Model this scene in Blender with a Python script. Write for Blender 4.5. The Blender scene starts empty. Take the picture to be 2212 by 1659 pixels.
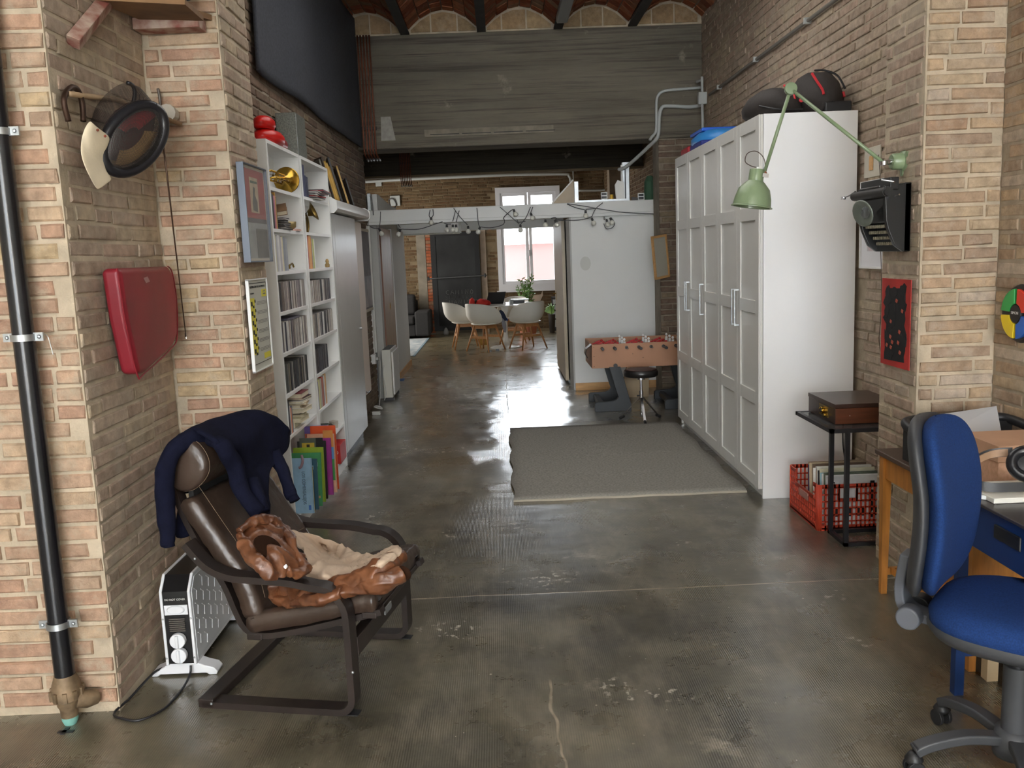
import bpy, bmesh, math, random
from mathutils import Vector, Matrix, Euler, noise
R = random.Random(7)
S = bpy.context.scene
COL = S.collection
PI = math.pi
# ---------------------------------------------------------------- camera
PITCH, ROLL, YAW = math.radians(8.5), math.radians(2.3), math.radians(0.5013)
Fw = Vector((math.sin(YAW)*math.cos(PITCH), math.cos(YAW)*math.cos(PITCH), -math.sin(PITCH)))
R0 = Vector((math.cos(YAW), -math.sin(YAW), 0)); U0 = R0.cross(Fw)
Rt = R0*math.cos(ROLL) - U0*math.sin(ROLL); Up = R0*math.sin(ROLL) + U0*math.cos(ROLL)
cd = bpy.data.cameras.new('camera'); cam = bpy.data.objects.new('camera', cd); COL.objects.link(cam)
m = Matrix.Identity(4)
for i in range(3):
    m[i][0], m[i][1], m[i][2] = Rt[i], Up[i], -Fw[i]
m[2][3] = 1.585
cam.matrix_world = m
cd.sensor_width = 36; cd.lens = 36*1900/2212; cd.clip_start = .05; cd.clip_end = 200
S.camera = cam
# ---------------------------------------------------------------- world, lights, exposure
w = bpy.data.worlds.new('world'); S.world = w; w.use_nodes = True
bg = w.node_tree.nodes['Background']; bg.inputs[0].default_value = (.86, .93, 1, 1); bg.inputs[1].default_value = 1.5
def area(name, loc, rot, sx, sy, power, col, portal=False, spread=PI):
    l = bpy.data.lights.new(name, 'AREA'); l.shape = 'RECTANGLE'; l.size = sx; l.size_y = sy; l.energy = power; l.color = col
    l.spread = spread
    if portal: l.cycles.is_portal = True
    o = bpy.data.objects.new(name, l); COL.objects.link(o); o.location = loc; o.rotation_euler = rot
    return o
area('window_daylight', (-.3, -9.0, 2.0), (math.radians(90), 0, PI), 5.6, 3.2, 1060, (1, .975, .93))
area('far_window_portal', (.62, 18.32, 1.93), (math.radians(-90), 0, 0), 1.3, 2.0, 1, (1, 1, 1), portal=True)
area('far_room_fill', (-3.1, 16.0, 1.6), (math.radians(90), 0, math.radians(-90)), 1.6, 2.4, 10, (1, .95, .88))  # unseen fill light added to brighten the far room; no door is built there
area('corridor_fill', (.35, 5.6, 3.78), (0, 0, 0), 2.4, 3.0, 5, (1, .97, .93))  # fill light added under the closed ceiling to lift the corridor and beam
area('behind_camera_fill', (-.2, -1.6, 3.72), (0, 0, 0), 3.0, 3.0, 20, (1, .98, .95))  # extra overhead fill added behind the camera; the ceiling has no opening
S.view_settings.view_transform = 'Standard'; S.view_settings.look = 'None'
S.view_settings.exposure = 3.32; S.view_settings.gamma = 1; S.view_settings.use_curve_mapping = False
S.cycles.max_bounces = 8; S.cycles.diffuse_bounces = 5; S.cycles.glossy_bounces = 3; S.cycles.transmission_bounces = 4
S.cycles.transparent_max_bounces = 8; S.cycles.caustics_reflective = False; S.cycles.caustics_refractive = False
S.cycles.sample_clamp_indirect = 4; S.cycles.use_denoising = True
# ---------------------------------------------------------------- helpers
def tag(o, label=None, cat=None, group=None, kind=None):
    if label: o['label'] = label
    if cat: o['category'] = cat
    if group: o['group'] = group
    if kind: o['kind'] = kind
    return o
def empty(name, label, cat, loc=(0, 0, 0), rz=0, group=None, rot=None):
    o = bpy.data.objects.new(name, None); COL.objects.link(o); o.location = loc
    o.rotation_euler = rot or (0, 0, rz); o.empty_display_size = .05
    return tag(o, label, cat, group)
def link(name, me, mat=None, parent=None):
    o = bpy.data.objects.new(name, me); COL.objects.link(o)
    if mat is not None and not len(me.materials): me.materials.append(mat)
    if parent is not None: o.parent = parent
    return o
def copy_tree(o, parent=None):
    c = o.copy(); COL.objects.link(c); c.parent = parent
    for ch in list(o.children): copy_tree(ch, c)
    return c
class MB:
    def __init__(s): s.b = bmesh.new()
    def poly(s, pts, faces):
        v = [s.b.verts.new(p) for p in pts]
        for f in faces:
            try: s.b.faces.new([v[i] for i in f])
            except ValueError: pass
        return s
    def box(s, x0, x1, y0, y1, z0, z1, M=None):
        p = [Vector((x, y, z)) for x in (x0, x1) for y in (y0, y1) for z in (z0, z1)]
        if M: p = [M @ q for q in p]
        return s.poly(p, [(0,1,3,2),(4,6,7,5),(0,4,5,1),(2,3,7,6),(0,2,6,4),(1,5,7,3)])
    def cbox(s, c, d, M=None):
        T = Matrix.Translation(c)
        if M: T = T @ M.to_4x4()
        return s.box(-d[0]/2, d[0]/2, -d[1]/2, d[1]/2, -d[2]/2, d[2]/2, T)
    def prism(s, pts, a0, a1, axis='y'):
        n = len(pts)
        f = {'y': lambda p, a: (p[0], a, p[1]), 'x': lambda p, a: (a, p[0], p[1]), 'z': lambda p, a: (p[0], p[1], a)}[axis]
        return s.poly([f(p, a0) for p in pts]+[f(p, a1) for p in pts],
                      [tuple(range(n)), tuple(range(2*n-1, n-1, -1))]+[(i, i+n, (i+1) % n+n, (i+1) % n) for i in range(n)])
    def tube(s, path, r, seg=8, caps=True):
        path = [Vector(p) for p in path]; n = len(path); rr = r if isinstance(r, (list, tuple)) else [r]*n
        t0 = (path[1]-path[0]).normalized(); a = t0.orthogonal().normalized(); rings = []
        for i, p in enumerate(path):
            t = (path[min(i+1, n-1)]-path[max(i-1, 0)])
            t = t.normalized() if t.length > 1e-9 else t0
            a = (a-t*a.dot(t)); a = a.normalized() if a.length > 1e-6 else t.orthogonal().normalized()
            b = t.cross(a)
            rings.append([s.b.verts.new(p+(a*math.cos(k*2*PI/seg)+b*math.sin(k*2*PI/seg))*rr[i]) for k in range(seg)])
        for i in range(n-1):
            for k in range(seg): s.b.faces.new((rings[i][k], rings[i][(k+1) % seg], rings[i+1][(k+1) % seg], rings[i+1][k]))
        if caps: s.b.faces.new(rings[0][::-1]); s.b.faces.new(rings[-1])
        return s
    def strip(s, path, side, w, t):
        """rectangular bar swept along path; w along side, t across"""
        path = [Vector(p) for p in path]; side = Vector(side).normalized(); n = len(path); rings = []
        for i, p in enumerate(path):
            tg = (path[min(i+1, n-1)]-path[max(i-1, 0)]).normalized(); nn = tg.cross(side).normalized()
            rings.append([s.b.verts.new(p+side*a*w/2+nn*b*t/2) for a, b in ((-1,-1),(1,-1),(1,1),(-1,1))])
        for i in range(n-1):
            for k in range(4): s.b.faces.new((rings[i][k], rings[i][(k+1) % 4], rings[i+1][(k+1) % 4], rings[i+1][k]))
        s.b.faces.new(rings[0][::-1]); s.b.faces.new(rings[-1]); return s
    def lathe(s, prof, c=(0,0,0), M=None, seg=24, sx=1, sy=1):
        T = Matrix.Translation(c)
        if M: T = T @ M.to_4x4()
        rings = []
        for r, z in prof:
            if r < 1e-6: rings.append([s.b.verts.new(T @ Vector((0, 0, z)))])
            else: rings.append([s.b.verts.new(T @ Vector((r*sx*math.cos(k*2*PI/seg), r*sy*math.sin(k*2*PI/seg), z))) for k in range(seg)])
        for a, b in zip(rings, rings[1:]):
            for k in range(seg):
                k2 = (k+1) % seg
                if len(a) == 1 and len(b) == 1: continue
                if len(a) == 1: s.b.faces.new((a[0], b[k2], b[k]))
                elif len(b) == 1: s.b.faces.new((a[k], a[k2], b[0]))
                else: s.b.faces.new((a[k], a[k2], b[k2], b[k]))
        return s
    def cyl(s, c, r, h, M=None, seg=20): return s.lathe([(0, 0), (r, 0), (r, h), (0, h)], c, M, seg)
    def grid(s, rows):
        vs = [[s.b.verts.new(p) for p in row] for row in rows]
        for a, b in zip(vs, vs[1:]):
            for i in range(len(a)-1): s.b.faces.new((a[i], a[i+1], b[i+1], b[i]))
        return s
    def xf(s, M): bmesh.ops.transform(s.b, matrix=M, verts=s.b.verts[:]); return s
    def build(s, name, mat, parent=None, bev=0, smooth=False, sub=0, solid=0, seg=2, auto=None):
        bmesh.ops.recalc_face_normals(s.b, faces=s.b.faces[:])
        me = bpy.data.meshes.new(name); s.b.to_mesh(me); s.b.free()
        o = link(name, me, mat, parent)
        if smooth or auto:
            me.polygons.foreach_set('use_smooth', [True]*len(me.polygons))
            if auto: me.set_sharp_from_angle(angle=math.radians(auto))
        if solid:
            q = o.modifiers.new('s', 'SOLIDIFY'); q.thickness = solid; q.offset = 0
        if bev:
            q = o.modifiers.new('b', 'BEVEL'); q.width = bev; q.segments = seg; q.limit_method = 'ANGLE'; q.angle_limit = .6
            me.polygons.foreach_set('use_smooth', [True]*len(me.polygons)); q.harden_normals = True
        if sub:
            q = o.modifiers.new('u', 'SUBSURF'); q.levels = q.render_levels = sub
        return o
def crom(pts, n=6, closed=False):
    """Catmull-Rom through the points"""
    P = [Vector(p) for p in pts]; out = []
    m_ = len(P)
    for i in range(m_ if closed else m_-1):
        if closed: a, b, c, d = P[i-1], P[i], P[(i+1) % m_], P[(i+2) % m_]
        else: a, b, c, d = P[max(i-1, 0)], P[i], P[i+1], P[min(i+2, m_-1)]
        for k in range(n):
            t = k/n
            out.append(.5*((2*b)+(c-a)*t+(2*a-5*b+4*c-d)*t*t+(3*b-a-3*c+d)*t**3))
    if not closed: out.append(P[-1])
    return out
def rotm(axis, deg): return Matrix.Rotation(math.radians(deg), 4, axis)
# ---------------------------------------------------------------- materials
def sl(c):
    return tuple((x/255/12.92 if x <= 10 else ((x/255+.055)/1.055)**2.4) for x in c)
MATS = {}
def mat(name, col, rough=.6, metal=0, var=0, vscale=8, bump=0, bscale=60, bdist=.002, coat=0, spec=.5, stretch=None, col2=None, trans=0, emit=0, objrand=0, sheen=0, islerand=0, bdetail=4, alpha=1):
    """col given in sRGB 0-255"""
    if name in MATS: return MATS[name]
    M = bpy.data.materials.new(name); M.use_nodes = True; nt = M.node_tree; N = nt.nodes; L = nt.links
    P = N['Principled BSDF']; c = sl(col)
    P.inputs['Base Color'].default_value = (*c, 1); P.inputs['Roughness'].default_value = rough; P.inputs['Metallic'].default_value = metal
    P.inputs['Specular IOR Level'].default_value = spec; P.inputs['Coat Weight'].default_value = coat; P.inputs['Coat Roughness'].default_value = .15
    P.inputs['Sheen Weight'].default_value = sheen; P.inputs['Transmission Weight'].default_value = trans; P.inputs['Alpha'].default_value = alpha
    if emit: P.inputs['Emission Color'].default_value = (*c, 1); P.inputs['Emission Strength'].default_value = emit
    tc = N.new('ShaderNodeTexCoord'); src = tc.outputs['Object']
    if stretch:
        mp = N.new('ShaderNodeMapping'); mp.inputs['Scale'].default_value = stretch; L.new(src, mp.inputs[0]); src = mp.outputs[0]
    if var or col2:
        nz = N.new('ShaderNodeTexNoise'); nz.inputs['Scale'].default_value = vscale; nz.inputs['Detail'].default_value = 6; L.new(src, nz.inputs['Vector'])
        rp = N.new('ShaderNodeValToRGB'); L.new(nz.outputs['Fac'], rp.inputs[0])
        c2 = sl(col2) if col2 else tuple(min(1, x*(1+var)) for x in c); c1 = c if col2 else tuple(x*(1-var) for x in c)
        rp.color_ramp.elements[0].position = .35; rp.color_ramp.elements[1].position = .65
        rp.color_ramp.elements[0].color = (*c1, 1); rp.color_ramp.elements[1].color = (*c2, 1)
        out = rp.outputs[0]
        if objrand or islerand:
            out = randmix(nt, out, objrand or islerand)
        L.new(out, P.inputs['Base Color'])
    if bump:
        nb = N.new('ShaderNodeTexNoise'); nb.inputs['Scale'].default_value = bscale; nb.inputs['Detail'].default_value = bdetail; L.new(src, nb.inputs['Vector'])
        bp = N.new('ShaderNodeBump'); bp.inputs['Strength'].default_value = bump; bp.inputs['Distance'].default_value = bdist
        L.new(nb.outputs['Fac'], bp.inputs['Height']); L.new(bp.outputs[0], P.inputs['Normal'])
    MATS[name] = M
    return M
def randmix(nt, sock, amt):
    N, L = nt.nodes, nt.links
    oi = N.new('ShaderNodeObjectInfo'); ge = N.new('ShaderNodeNewGeometry'); ad = N.new('ShaderNodeMath'); ad.operation = 'ADD'
    L.new(oi.outputs['Random'], ad.inputs[0]); L.new(ge.outputs['Random Per Island'], ad.inputs[1])
    fr = N.new('ShaderNodeMath'); fr.operation = 'FRACT'; L.new(ad.outputs[0], fr.inputs[0])
    mr = N.new('ShaderNodeMapRange'); L.new(fr.outputs[0], mr.inputs[0]); mr.inputs[3].default_value = 1-amt; mr.inputs[4].default_value = 1+amt
    hs = N.new('ShaderNodeHueSaturation'); L.new(mr.outputs[0], hs.inputs['Value']); L.new(sock, hs.inputs['Color'])
    return hs.outputs[0]
def brickmat(name, pal, bump=1.0, dirt=(150, 140, 122), dirtamt=.35, rough=.9):
    """brick: a colour picked per brick from pal, mottled, with lime smears"""
    M = bpy.data.materials.new(name); M.use_nodes = True; nt = M.node_tree; N = nt.nodes; L = nt.links; P = N['Principled BSDF']
    P.inputs['Roughness'].default_value = rough; P.inputs['Specular IOR Level'].default_value = .2
    oi = N.new('ShaderNodeObjectInfo'); ge = N.new('ShaderNodeNewGeometry'); ad = N.new('ShaderNodeMath'); ad.operation = 'ADD'
    L.new(oi.outputs['Random'], ad.inputs[0]); L.new(ge.outputs['Random Per Island'], ad.inputs[1])
    fr = N.new('ShaderNodeMath'); fr.operation = 'FRACT'; L.new(ad.outputs[0], fr.inputs[0])
    rp = N.new('ShaderNodeValToRGB'); L.new(fr.outputs[0], rp.inputs[0]); cr = rp.color_ramp
    while len(cr.elements) < len(pal): cr.elements.new(.5)
    for i, c in enumerate(pal): cr.elements[i].position = i/len(pal)+.01; cr.elements[i].color = (*sl(c), 1)
    cr.interpolation = 'CONSTANT'
    gp = ge.outputs['Position']
    n1 = N.new('ShaderNodeTexNoise'); n1.inputs['Scale'].default_value = 18; n1.inputs['Detail'].default_value = 8; n1.inputs['Roughness'].default_value = .65; L.new(gp, n1.inputs['Vector'])
    r1 = N.new('ShaderNodeMapRange'); r1.inputs[1].default_value = .3; r1.inputs[2].default_value = .7; r1.inputs[3].default_value = .72; r1.inputs[4].default_value = 1.28; L.new(n1.outputs[0], r1.inputs[0])
    mx = N.new('ShaderNodeMix'); mx.data_type = 'RGBA'; mx.blend_type = 'MULTIPLY'; mx.inputs[0].default_value = 1
    L.new(rp.outputs[0], mx.inputs[6]); L.new(r1.outputs[0], mx.inputs[7])
    n2 = N.new('ShaderNodeTexNoise'); n2.inputs['Scale'].default_value = 7; n2.inputs['Detail'].default_value = 9; n2.inputs['Roughness'].default_value = .7; L.new(gp, n2.inputs['Vector'])
    r2 = N.new('ShaderNodeMapRange'); r2.inputs[1].default_value = .5; r2.inputs[2].default_value = .68; r2.inputs[3].default_value = 0; r2.inputs[4].default_value = dirtamt*2; L.new(n2.outputs[0], r2.inputs[0])
    m2 = N.new('ShaderNodeMix'); m2.data_type = 'RGBA'; L.new(r2.outputs[0], m2.inputs[0]); L.new(mx.outputs[2], m2.inputs[6]); m2.inputs[7].default_value = (*sl(dirt), 1)
    L.new(m2.outputs[2], P.inputs['Base Color'])
    nb = N.new('ShaderNodeTexNoise'); nb.inputs['Scale'].default_value = 45; nb.inputs['Detail'].default_value = 6; nb.inputs['Roughness'].default_value = .7; L.new(gp, nb.inputs['Vector'])
    bp = N.new('ShaderNodeBump'); bp.inputs['Strength'].default_value = bump; bp.inputs['Distance'].default_value = .006
    L.new(nb.outputs[0], bp.inputs['Height']); L.new(bp.outputs[0], P.inputs['Normal'])
    return M
# ================================================================ structure
brick_front = brickmat('brick_front', [(178,150,127),(172,143,121),(182,158,132),(172,140,118),(178,152,129),(182,160,128),(168,136,115),(182,148,124)], dirt=(180,166,145), dirtamt=.5)
brick_pale = brickmat('brick_pale', [(176,156,132),(168,144,120),(180,160,134),(166,138,114),(178,152,126),(182,158,130),(160,138,118),(186,170,152)], dirt=(184,167,148), dirtamt=.5)
brick_side = brickmat('brick_side', [(172,154,137),(166,146,129),(176,158,140),(162,144,127),(170,148,131),(176,160,138)], dirt=(170,158,142), dirtamt=.4)
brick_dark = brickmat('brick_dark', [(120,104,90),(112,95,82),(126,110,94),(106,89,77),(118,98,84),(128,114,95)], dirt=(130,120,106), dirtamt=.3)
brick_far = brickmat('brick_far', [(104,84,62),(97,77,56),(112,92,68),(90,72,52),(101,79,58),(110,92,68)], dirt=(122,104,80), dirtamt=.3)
tile_red = brickmat('tile_red', [(150,86,58),(136,74,50),(160,100,70),(128,84,60),(146,110,84),(120,66,46)], dirt=(150,128,108), dirtamt=.25)
tymp_m = brickmat('tympanum_brick', [(168,144,110),(158,132,100),(172,150,118),(150,128,98)], dirt=(180,162,136), dirtamt=.3)
mortar = mat('mortar', (184, 170, 148), .95, var=.16, vscale=9, bump=.9, bscale=70, bdist=.004)
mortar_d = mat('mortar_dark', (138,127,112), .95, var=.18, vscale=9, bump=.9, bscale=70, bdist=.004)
plaster_w = mat('white_plaster', (226, 222, 214), .9)
mortar_s = mat('mortar_side', (166, 152, 132), .95, var=.14, vscale=9, bump=.9, bscale=70, bdist=.004)
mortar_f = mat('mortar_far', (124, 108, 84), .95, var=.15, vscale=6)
VARS = {}
def brick_mesh(l, h, k, m_):
    """one irregular brick, front at +y... local: x along, z up, y outwards"""
    key = (round(l, 2), round(h, 3), k, m_.name)
    if key in VARS: return VARS[key]
    r = random.Random(hash((round(l*100), round(h*1000), k)))
    j = lambda a: r.uniform(-a, a)
    ch = h*.1
    out = []
    for d, ins in ((-.012, 0), (.003, 0), (.009, ch)):
        out.append([(-l/2+ins+j(.003), d, -h/2+ins+j(.0025)), (l/2-ins+j(.003), d+j(.0015), -h/2+ins+j(.0025)),
                    (l/2-ins+j(.003), d+j(.0015), h/2-ins+j(.0025)), (-l/2+ins+j(.003), d, h/2-ins+j(.0025))])
    v = out[0]+out[1]+out[2]; f = []
    for a in (0, 4):
        for k_ in range(4): f.append((a+k_, a+(k_+1) % 4, a+4+(k_+1) % 4, a+4+k_))
    f.append((8, 9, 10, 11))
    me = bpy.data.meshes.new('brick'); me.from_pydata(v, [], f)
    b = bmesh.new(); b.from_mesh(me); bmesh.ops.recalc_face_normals(b, faces=b.faces[:]); 
    for fc in b.faces:
        if fc.calc_center_median().y > .006 and fc.normal.y < 0: bmesh.ops.reverse_faces(b, faces=b.faces[:]); break
    b.to_mesh(me); b.free(); me.materials.append(m_)
    VARS[key] = me; return me
def brick_face(parent, o, ang, L, z0, z1, m_, cap=260, pitch=.061, bh=.046, bl=.285, hole=None, seedv=1, joint=.014, wav=0, name='brick', minl=.05, jit=.0025, dp=1.0):
    """bricks on a vertical face. o=(x,y) start, ang = direction of run in degrees; faces to the right-hand... outward normal = run rotated -90"""
    r = random.Random(seedv); d = Vector((math.cos(math.radians(ang)), math.sin(math.radians(ang)), 0)); n = Vector((d.y, -d.x, 0))
    items = []; row = 0; z = z0+pitch/2
    while z < z1:
        u = -r.uniform(0, bl) if row % 2 else -r.uniform(0, bl*.5)
        while u < L:
            l = bl*r.uniform(.9, 1.06) if r.random() > .28 else bl*.5*r.uniform(.85, 1.05)
            a, b = max(u, 0), min(u+l, L); u += l+joint
            if b-a < minl: continue
            uc = (a+b)/2
            if hole and hole(uc, z): continue
            zz = z+r.uniform(-jit, jit)+(wav*math.sin(uc*2.3+z) if wav else 0)
            p = Vector((o[0], o[1], zz))+d*uc+n*r.uniform(-.002, .005)
            items.append((p, b-a, r.randrange(3), r.uniform(-.5, .5), r.uniform(-.8, .8)))
        z += pitch; row += 1
    items.sort(key=lambda t: (t[0]-Vector((0, 0, 1.585))).length)
    Rz = Matrix.Rotation(math.atan2(n.y, n.x)-PI/2, 4, 'Z')
    rest = []
    q = .02
    for i, (p, l, k, t1, t2) in enumerate(items):
        M = Matrix.Translation(p) @ Rz @ rotm('Y', t1) @ rotm('Z', t2)
        lq = max(q, round(l/q)*q)
        me = brick_mesh(lq, bh, k, m_)
        if i < cap:
            ob = bpy.data.objects.new(name, me); COL.objects.link(ob); ob.parent = parent
            ob.matrix_world = M @ Matrix.Diagonal((l/lq, dp, 1, 1))
        else: rest.append((M @ Matrix.Diagonal((l/lq, dp, 1, 1)), me))
    if rest:
        vv, ff = [], []
        for M, me in rest:
            b0 = len(vv); vv += [tuple(M @ v.co) for v in me.vertices]; ff += [tuple(b0+i for i in p.vertices) for p in me.polygons]
        me = bpy.data.meshes.new('brickwork'); me.from_pydata(vv, [], ff); me.materials.append(m_)
        o_ = link('brickwork', me, None, parent); o_['kind'] = 'stuff'
def struct(name, mb, m_, **k):
    o = mb.build(name, m_, **k); o['kind'] = 'structure'; return o
XL, XR = -1.42, 2.17           # side walls
# ---- floor
def floor_mat():
    M = bpy.data.materials.new('polished_concrete'); M.use_nodes = True; nt = M.node_tree; N = nt.nodes; L = nt.links; P = N['Principled BSDF']
    ge = N.new('ShaderNodeNewGeometry'); gp = ge.outputs['Position']
    def nz(scale, det=6, rough=.6, vec=gp, st=None, w=0):
        if st:
            mp = N.new('ShaderNodeMapping'); mp.inputs['Scale'].default_value = st; mp.inputs['Location'].default_value = (w, w*.7, 0); L.new(vec, mp.inputs[0]); vec = mp.outputs[0]
        n = N.new('ShaderNodeTexNoise'); n.inputs['Scale'].default_value = scale; n.inputs['Detail'].default_value = det; n.inputs['Roughness'].default_value = rough; L.new(vec, n.inputs['Vector']); return n.outputs[0]
    def mr(s, a, b, c, d):
        m_ = N.new('ShaderNodeMapRange'); m_.inputs[1].default_value = a; m_.inputs[2].default_value = b; m_.inputs[3].default_value = c; m_.inputs[4].default_value = d; L.new(s, m_.inputs[0]); return m_.outputs[0]
    def mix(f, a, b, bt='MIX'):
        m_ = N.new('ShaderNodeMix'); m_.data_type = 'RGBA'; m_.blend_type = bt
        for i, v in ((0, f), (6, a), (7, b)):
            if isinstance(v, (int, float)): m_.inputs[i].default_value = v
            elif isinstance(v, tuple): m_.inputs[i].default_value = (*v, 1)
            else: L.new(v, m_.inputs[i])
        return m_.outputs[2]
    def math_(op, a, b=None):
        m_ = N.new('ShaderNodeMath'); m_.operation = op
        for i, v in ((0, a), (1, b)):
            if v is None: continue
            if isinstance(v, (int, float)): m_.inputs[i].default_value = v
            else: L.new(v, m_.inputs[i])
        return m_.outputs[0]
    base = mix(mr(nz(1.1, 8, .65), .35, .66, 0, 1), sl((58, 54, 46)), sl((108, 102, 84)))
    base = mix(mr(nz(5, 9, .7, st=(1, .35, 1), w=3), .48, .7, 0, .6), base, sl((140, 130, 112)))
    base = mix(mr(nz(2.3, 8, .7, st=(1, 1.4, 1), w=9), .55, .72, 0, .65), base, sl((54, 50, 46)))
    sx = N.new('ShaderNodeSeparateXYZ'); L.new(gp, sx.inputs[0]); X, Y = sx.outputs[0], sx.outputs[1]
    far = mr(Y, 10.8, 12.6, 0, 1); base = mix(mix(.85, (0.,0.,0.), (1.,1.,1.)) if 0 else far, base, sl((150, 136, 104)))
    vo = N.new('ShaderNodeTexVoronoi'); vo.inputs['Scale'].default_value = 9; L.new(gp, vo.inputs['Vector'])
    spk = mr(vo.outputs['Distance'], .03, .05, 1, 0); spk = math_('MULTIPLY', spk, mr(nz(3, 2, .5, w=2, st=(1,1,1)), .5, .56, 0, 1)); base = mix(spk, base, sl((196, 186, 166)))
    # slab joints: one across at y 3.87, one lengthwise, thin and worn
    wob = mr(nz(2.2, 3, .5), 0, 1, -.035, .035)
    def line(c, pos, w_, s=1): return mr(math_('ABSOLUTE', math_('SUBTRACT', math_('ADD', c, math_('MULTIPLY', wob, s)), pos)), w_*.4, w_, 1, 0)
    j1 = line(Y, 3.93, .007, .5); j2 = math_('MULTIPLY', line(X, .02, .008, .7), mr(Y, 8.5, 9, 0, 1)); j3 = math_('MULTIPLY', line(X, .13, .007, 2.0), mr(Y, 3.05, 3.1, 1, 0))
    jj = math_('MAXIMUM', j1, math_('MAXIMUM', j2, j3))
    base = mix(math_('MULTIPLY', jj, mr(nz(7, 4), .35, .6, .3, 1)), base, sl((168, 154, 132)))
    st = mr(nz(1.6, 8, .7, st=(1, 1, 1), w=21), .63, .74, 0, .8); base = mix(st, base, sl((168, 158, 140)))
    # ribbed trowel marks along the room
    wv = N.new('ShaderNodeTexWave'); wv.bands_direction = 'X'; wv.inputs['Scale'].default_value = 38; wv.inputs['Distortion'].default_value = 1.4; wv.inputs['Detail'].default_value = 3; wv.inputs['Detail Scale'].default_value = .25
    L.new(gp, wv.inputs['Vector'])
    rib = math_('MULTIPLY', wv.outputs['Fac'], mr(nz(1.7, 4, .6, st=(1.6, .8, 1)), .38, .62, .15, 1))
    ribc = math_('MULTIPLY', math_('POWER', wv.outputs['Fac'], 3), mr(nz(2.1, 5, .6, st=(.7, 1.6, 1), w=13), .53, .68, 0, .42))
    base = mix(ribc, base, sl((172, 162, 136)))
    dust = mr(nz(1.3, 6, .65, w=31), .5, .8, 0, .5); base = mix(dust, base, sl((124, 118, 98)))
    v2 = N.new('ShaderNodeTexVoronoi'); v2.inputs['Scale'].default_value = 23; L.new(gp, v2.inputs['Vector']); spk2 = math_('MULTIPLY', mr(v2.outputs['Distance'], .035, .06, 1, 0), mr(nz(5, 2, .5, w=41), .52, .58, 0, 1)); base = mix(spk2, base, sl((214, 206, 190)))
    chip = math_('MULTIPLY', mr(nz(26, 4, .6, w=51), .56, .62, 0, 1), mr(nz(1.9, 2, .5, w=61), .62, .68, 0, 1)); base = mix(chip, base, sl((190, 182, 166)))
    L.new(base, P.inputs['Base Color'])
    hgt = math_('ADD', math_('MULTIPLY', rib, .5), math_('ADD', math_('MULTIPLY', nz(3.2, 3, .5, st=(.55, 1.9, 1), w=5), 2.6), math_('MULTIPLY', nz(40, 5, .6), .35)))
    hgt = math_('SUBTRACT', hgt, math_('MULTIPLY', jj, .8))
    bp = N.new('ShaderNodeBump'); bp.inputs['Strength'].default_value = .5; bp.inputs['Distance'].default_value = .0022; L.new(hgt, bp.inputs['Height']); L.new(bp.outputs[0], P.inputs['Normal'])
    L.new(mr(nz(2.6, 7, .65, w=4, st=(1, 1, 1)), .3, .7, .2, .42), P.inputs['Roughness'])
    P.inputs['Specular IOR Level'].default_value = .5; P.inputs['Coat Weight'].default_value = 1; P.inputs['Coat IOR'].default_value = 1.5; L.new(mr(nz(2.6, 7, .65, w=4, st=(1, 1, 1)), .3, .7, .06, .2), P.inputs['Coat Roughness']); L.new(bp.outputs[0], P.inputs['Coat Normal'])
    return M
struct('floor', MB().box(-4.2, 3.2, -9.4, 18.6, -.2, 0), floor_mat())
# ---- left: pier, niche wall, second pier, long wall
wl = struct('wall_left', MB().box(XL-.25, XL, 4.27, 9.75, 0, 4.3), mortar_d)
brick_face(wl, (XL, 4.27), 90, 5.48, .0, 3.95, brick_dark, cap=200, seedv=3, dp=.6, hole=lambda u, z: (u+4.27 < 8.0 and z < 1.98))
p1 = struct('wall_left_pier', MB().box(-4.2, -1.44, 3.0, 3.82, 0, 4.3), mortar)
brick_face(p1, (-2.1, 3.0), 0, .655, .03, 2.75, brick_front, cap=140, seedv=11, bh=.047, joint=.016, pitch=.0612)
brick_face(p1, (-1.44, 3.01), 90, .8, .03, 2.75, brick_side, cap=150, seedv=12, joint=.014, pitch=.0612, dp=.45)
p2 = struct('wall_left_pilaster', MB().box(-1.7, -1.12, 3.83, 4.26, 0, 4.3), mortar)
brick_face(p2, (-1.43, 3.83), 0, .305, .03, 2.9, brick_front, cap=110, seedv=13, pitch=.0612)
brick_face(p2, (-1.12, 3.84), 90, .41, .03, 2.95, brick_side, cap=130, seedv=14, pitch=.0612, dp=.45)
struct('wall_left_front', MB().box(-4.2, -4.0, -9.4, 3.0, 0, 4.3), plaster_w)
# ---- right
wr = struct('wall_right', MB().box(XR, XR+.25, 1.5, 9.75, 0, 4.3), mortar_s)
struct('wall_right_front', MB().box(XR, XR+.25, -9.4, 1.5, 0, 4.3), plaster_w)
brick_face(wr, (XR, 3.83), -90, 1.25, .0, 2.7, brick_pale, cap=0, seedv=24, dp=.5)
brick_face(wr, (XR, 9.4), -90, 9.4-3.84, .0, 3.95, brick_side, cap=290, seedv=21, dp=.6, hole=lambda u, z: (5.35 < 9.4-u < 7.75 and z < 2.25) or 3.86 < 9.4-u < 4.2 )
p3 = struct('wall_right_pilaster', MB().box(1.83, XR+.02, 3.84, 4.22, 0, 4.3), mortar)
brick_face(p3, (1.83, 4.21), -90, .36, .0, 2.9, brick_side, cap=130, seedv=22, pitch=.0612, dp=.4)
brick_face(p3, (1.84, 3.84), 0, .325, .0, 2.9, brick_pale, cap=130, seedv=23, pitch=.0612)
# pale plaster patch on the right wall by the camera and niche patches
plaster = mat('plaster', (176, 170, 156), .95, var=.12, vscale=6, bump=.6, bscale=40)
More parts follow.
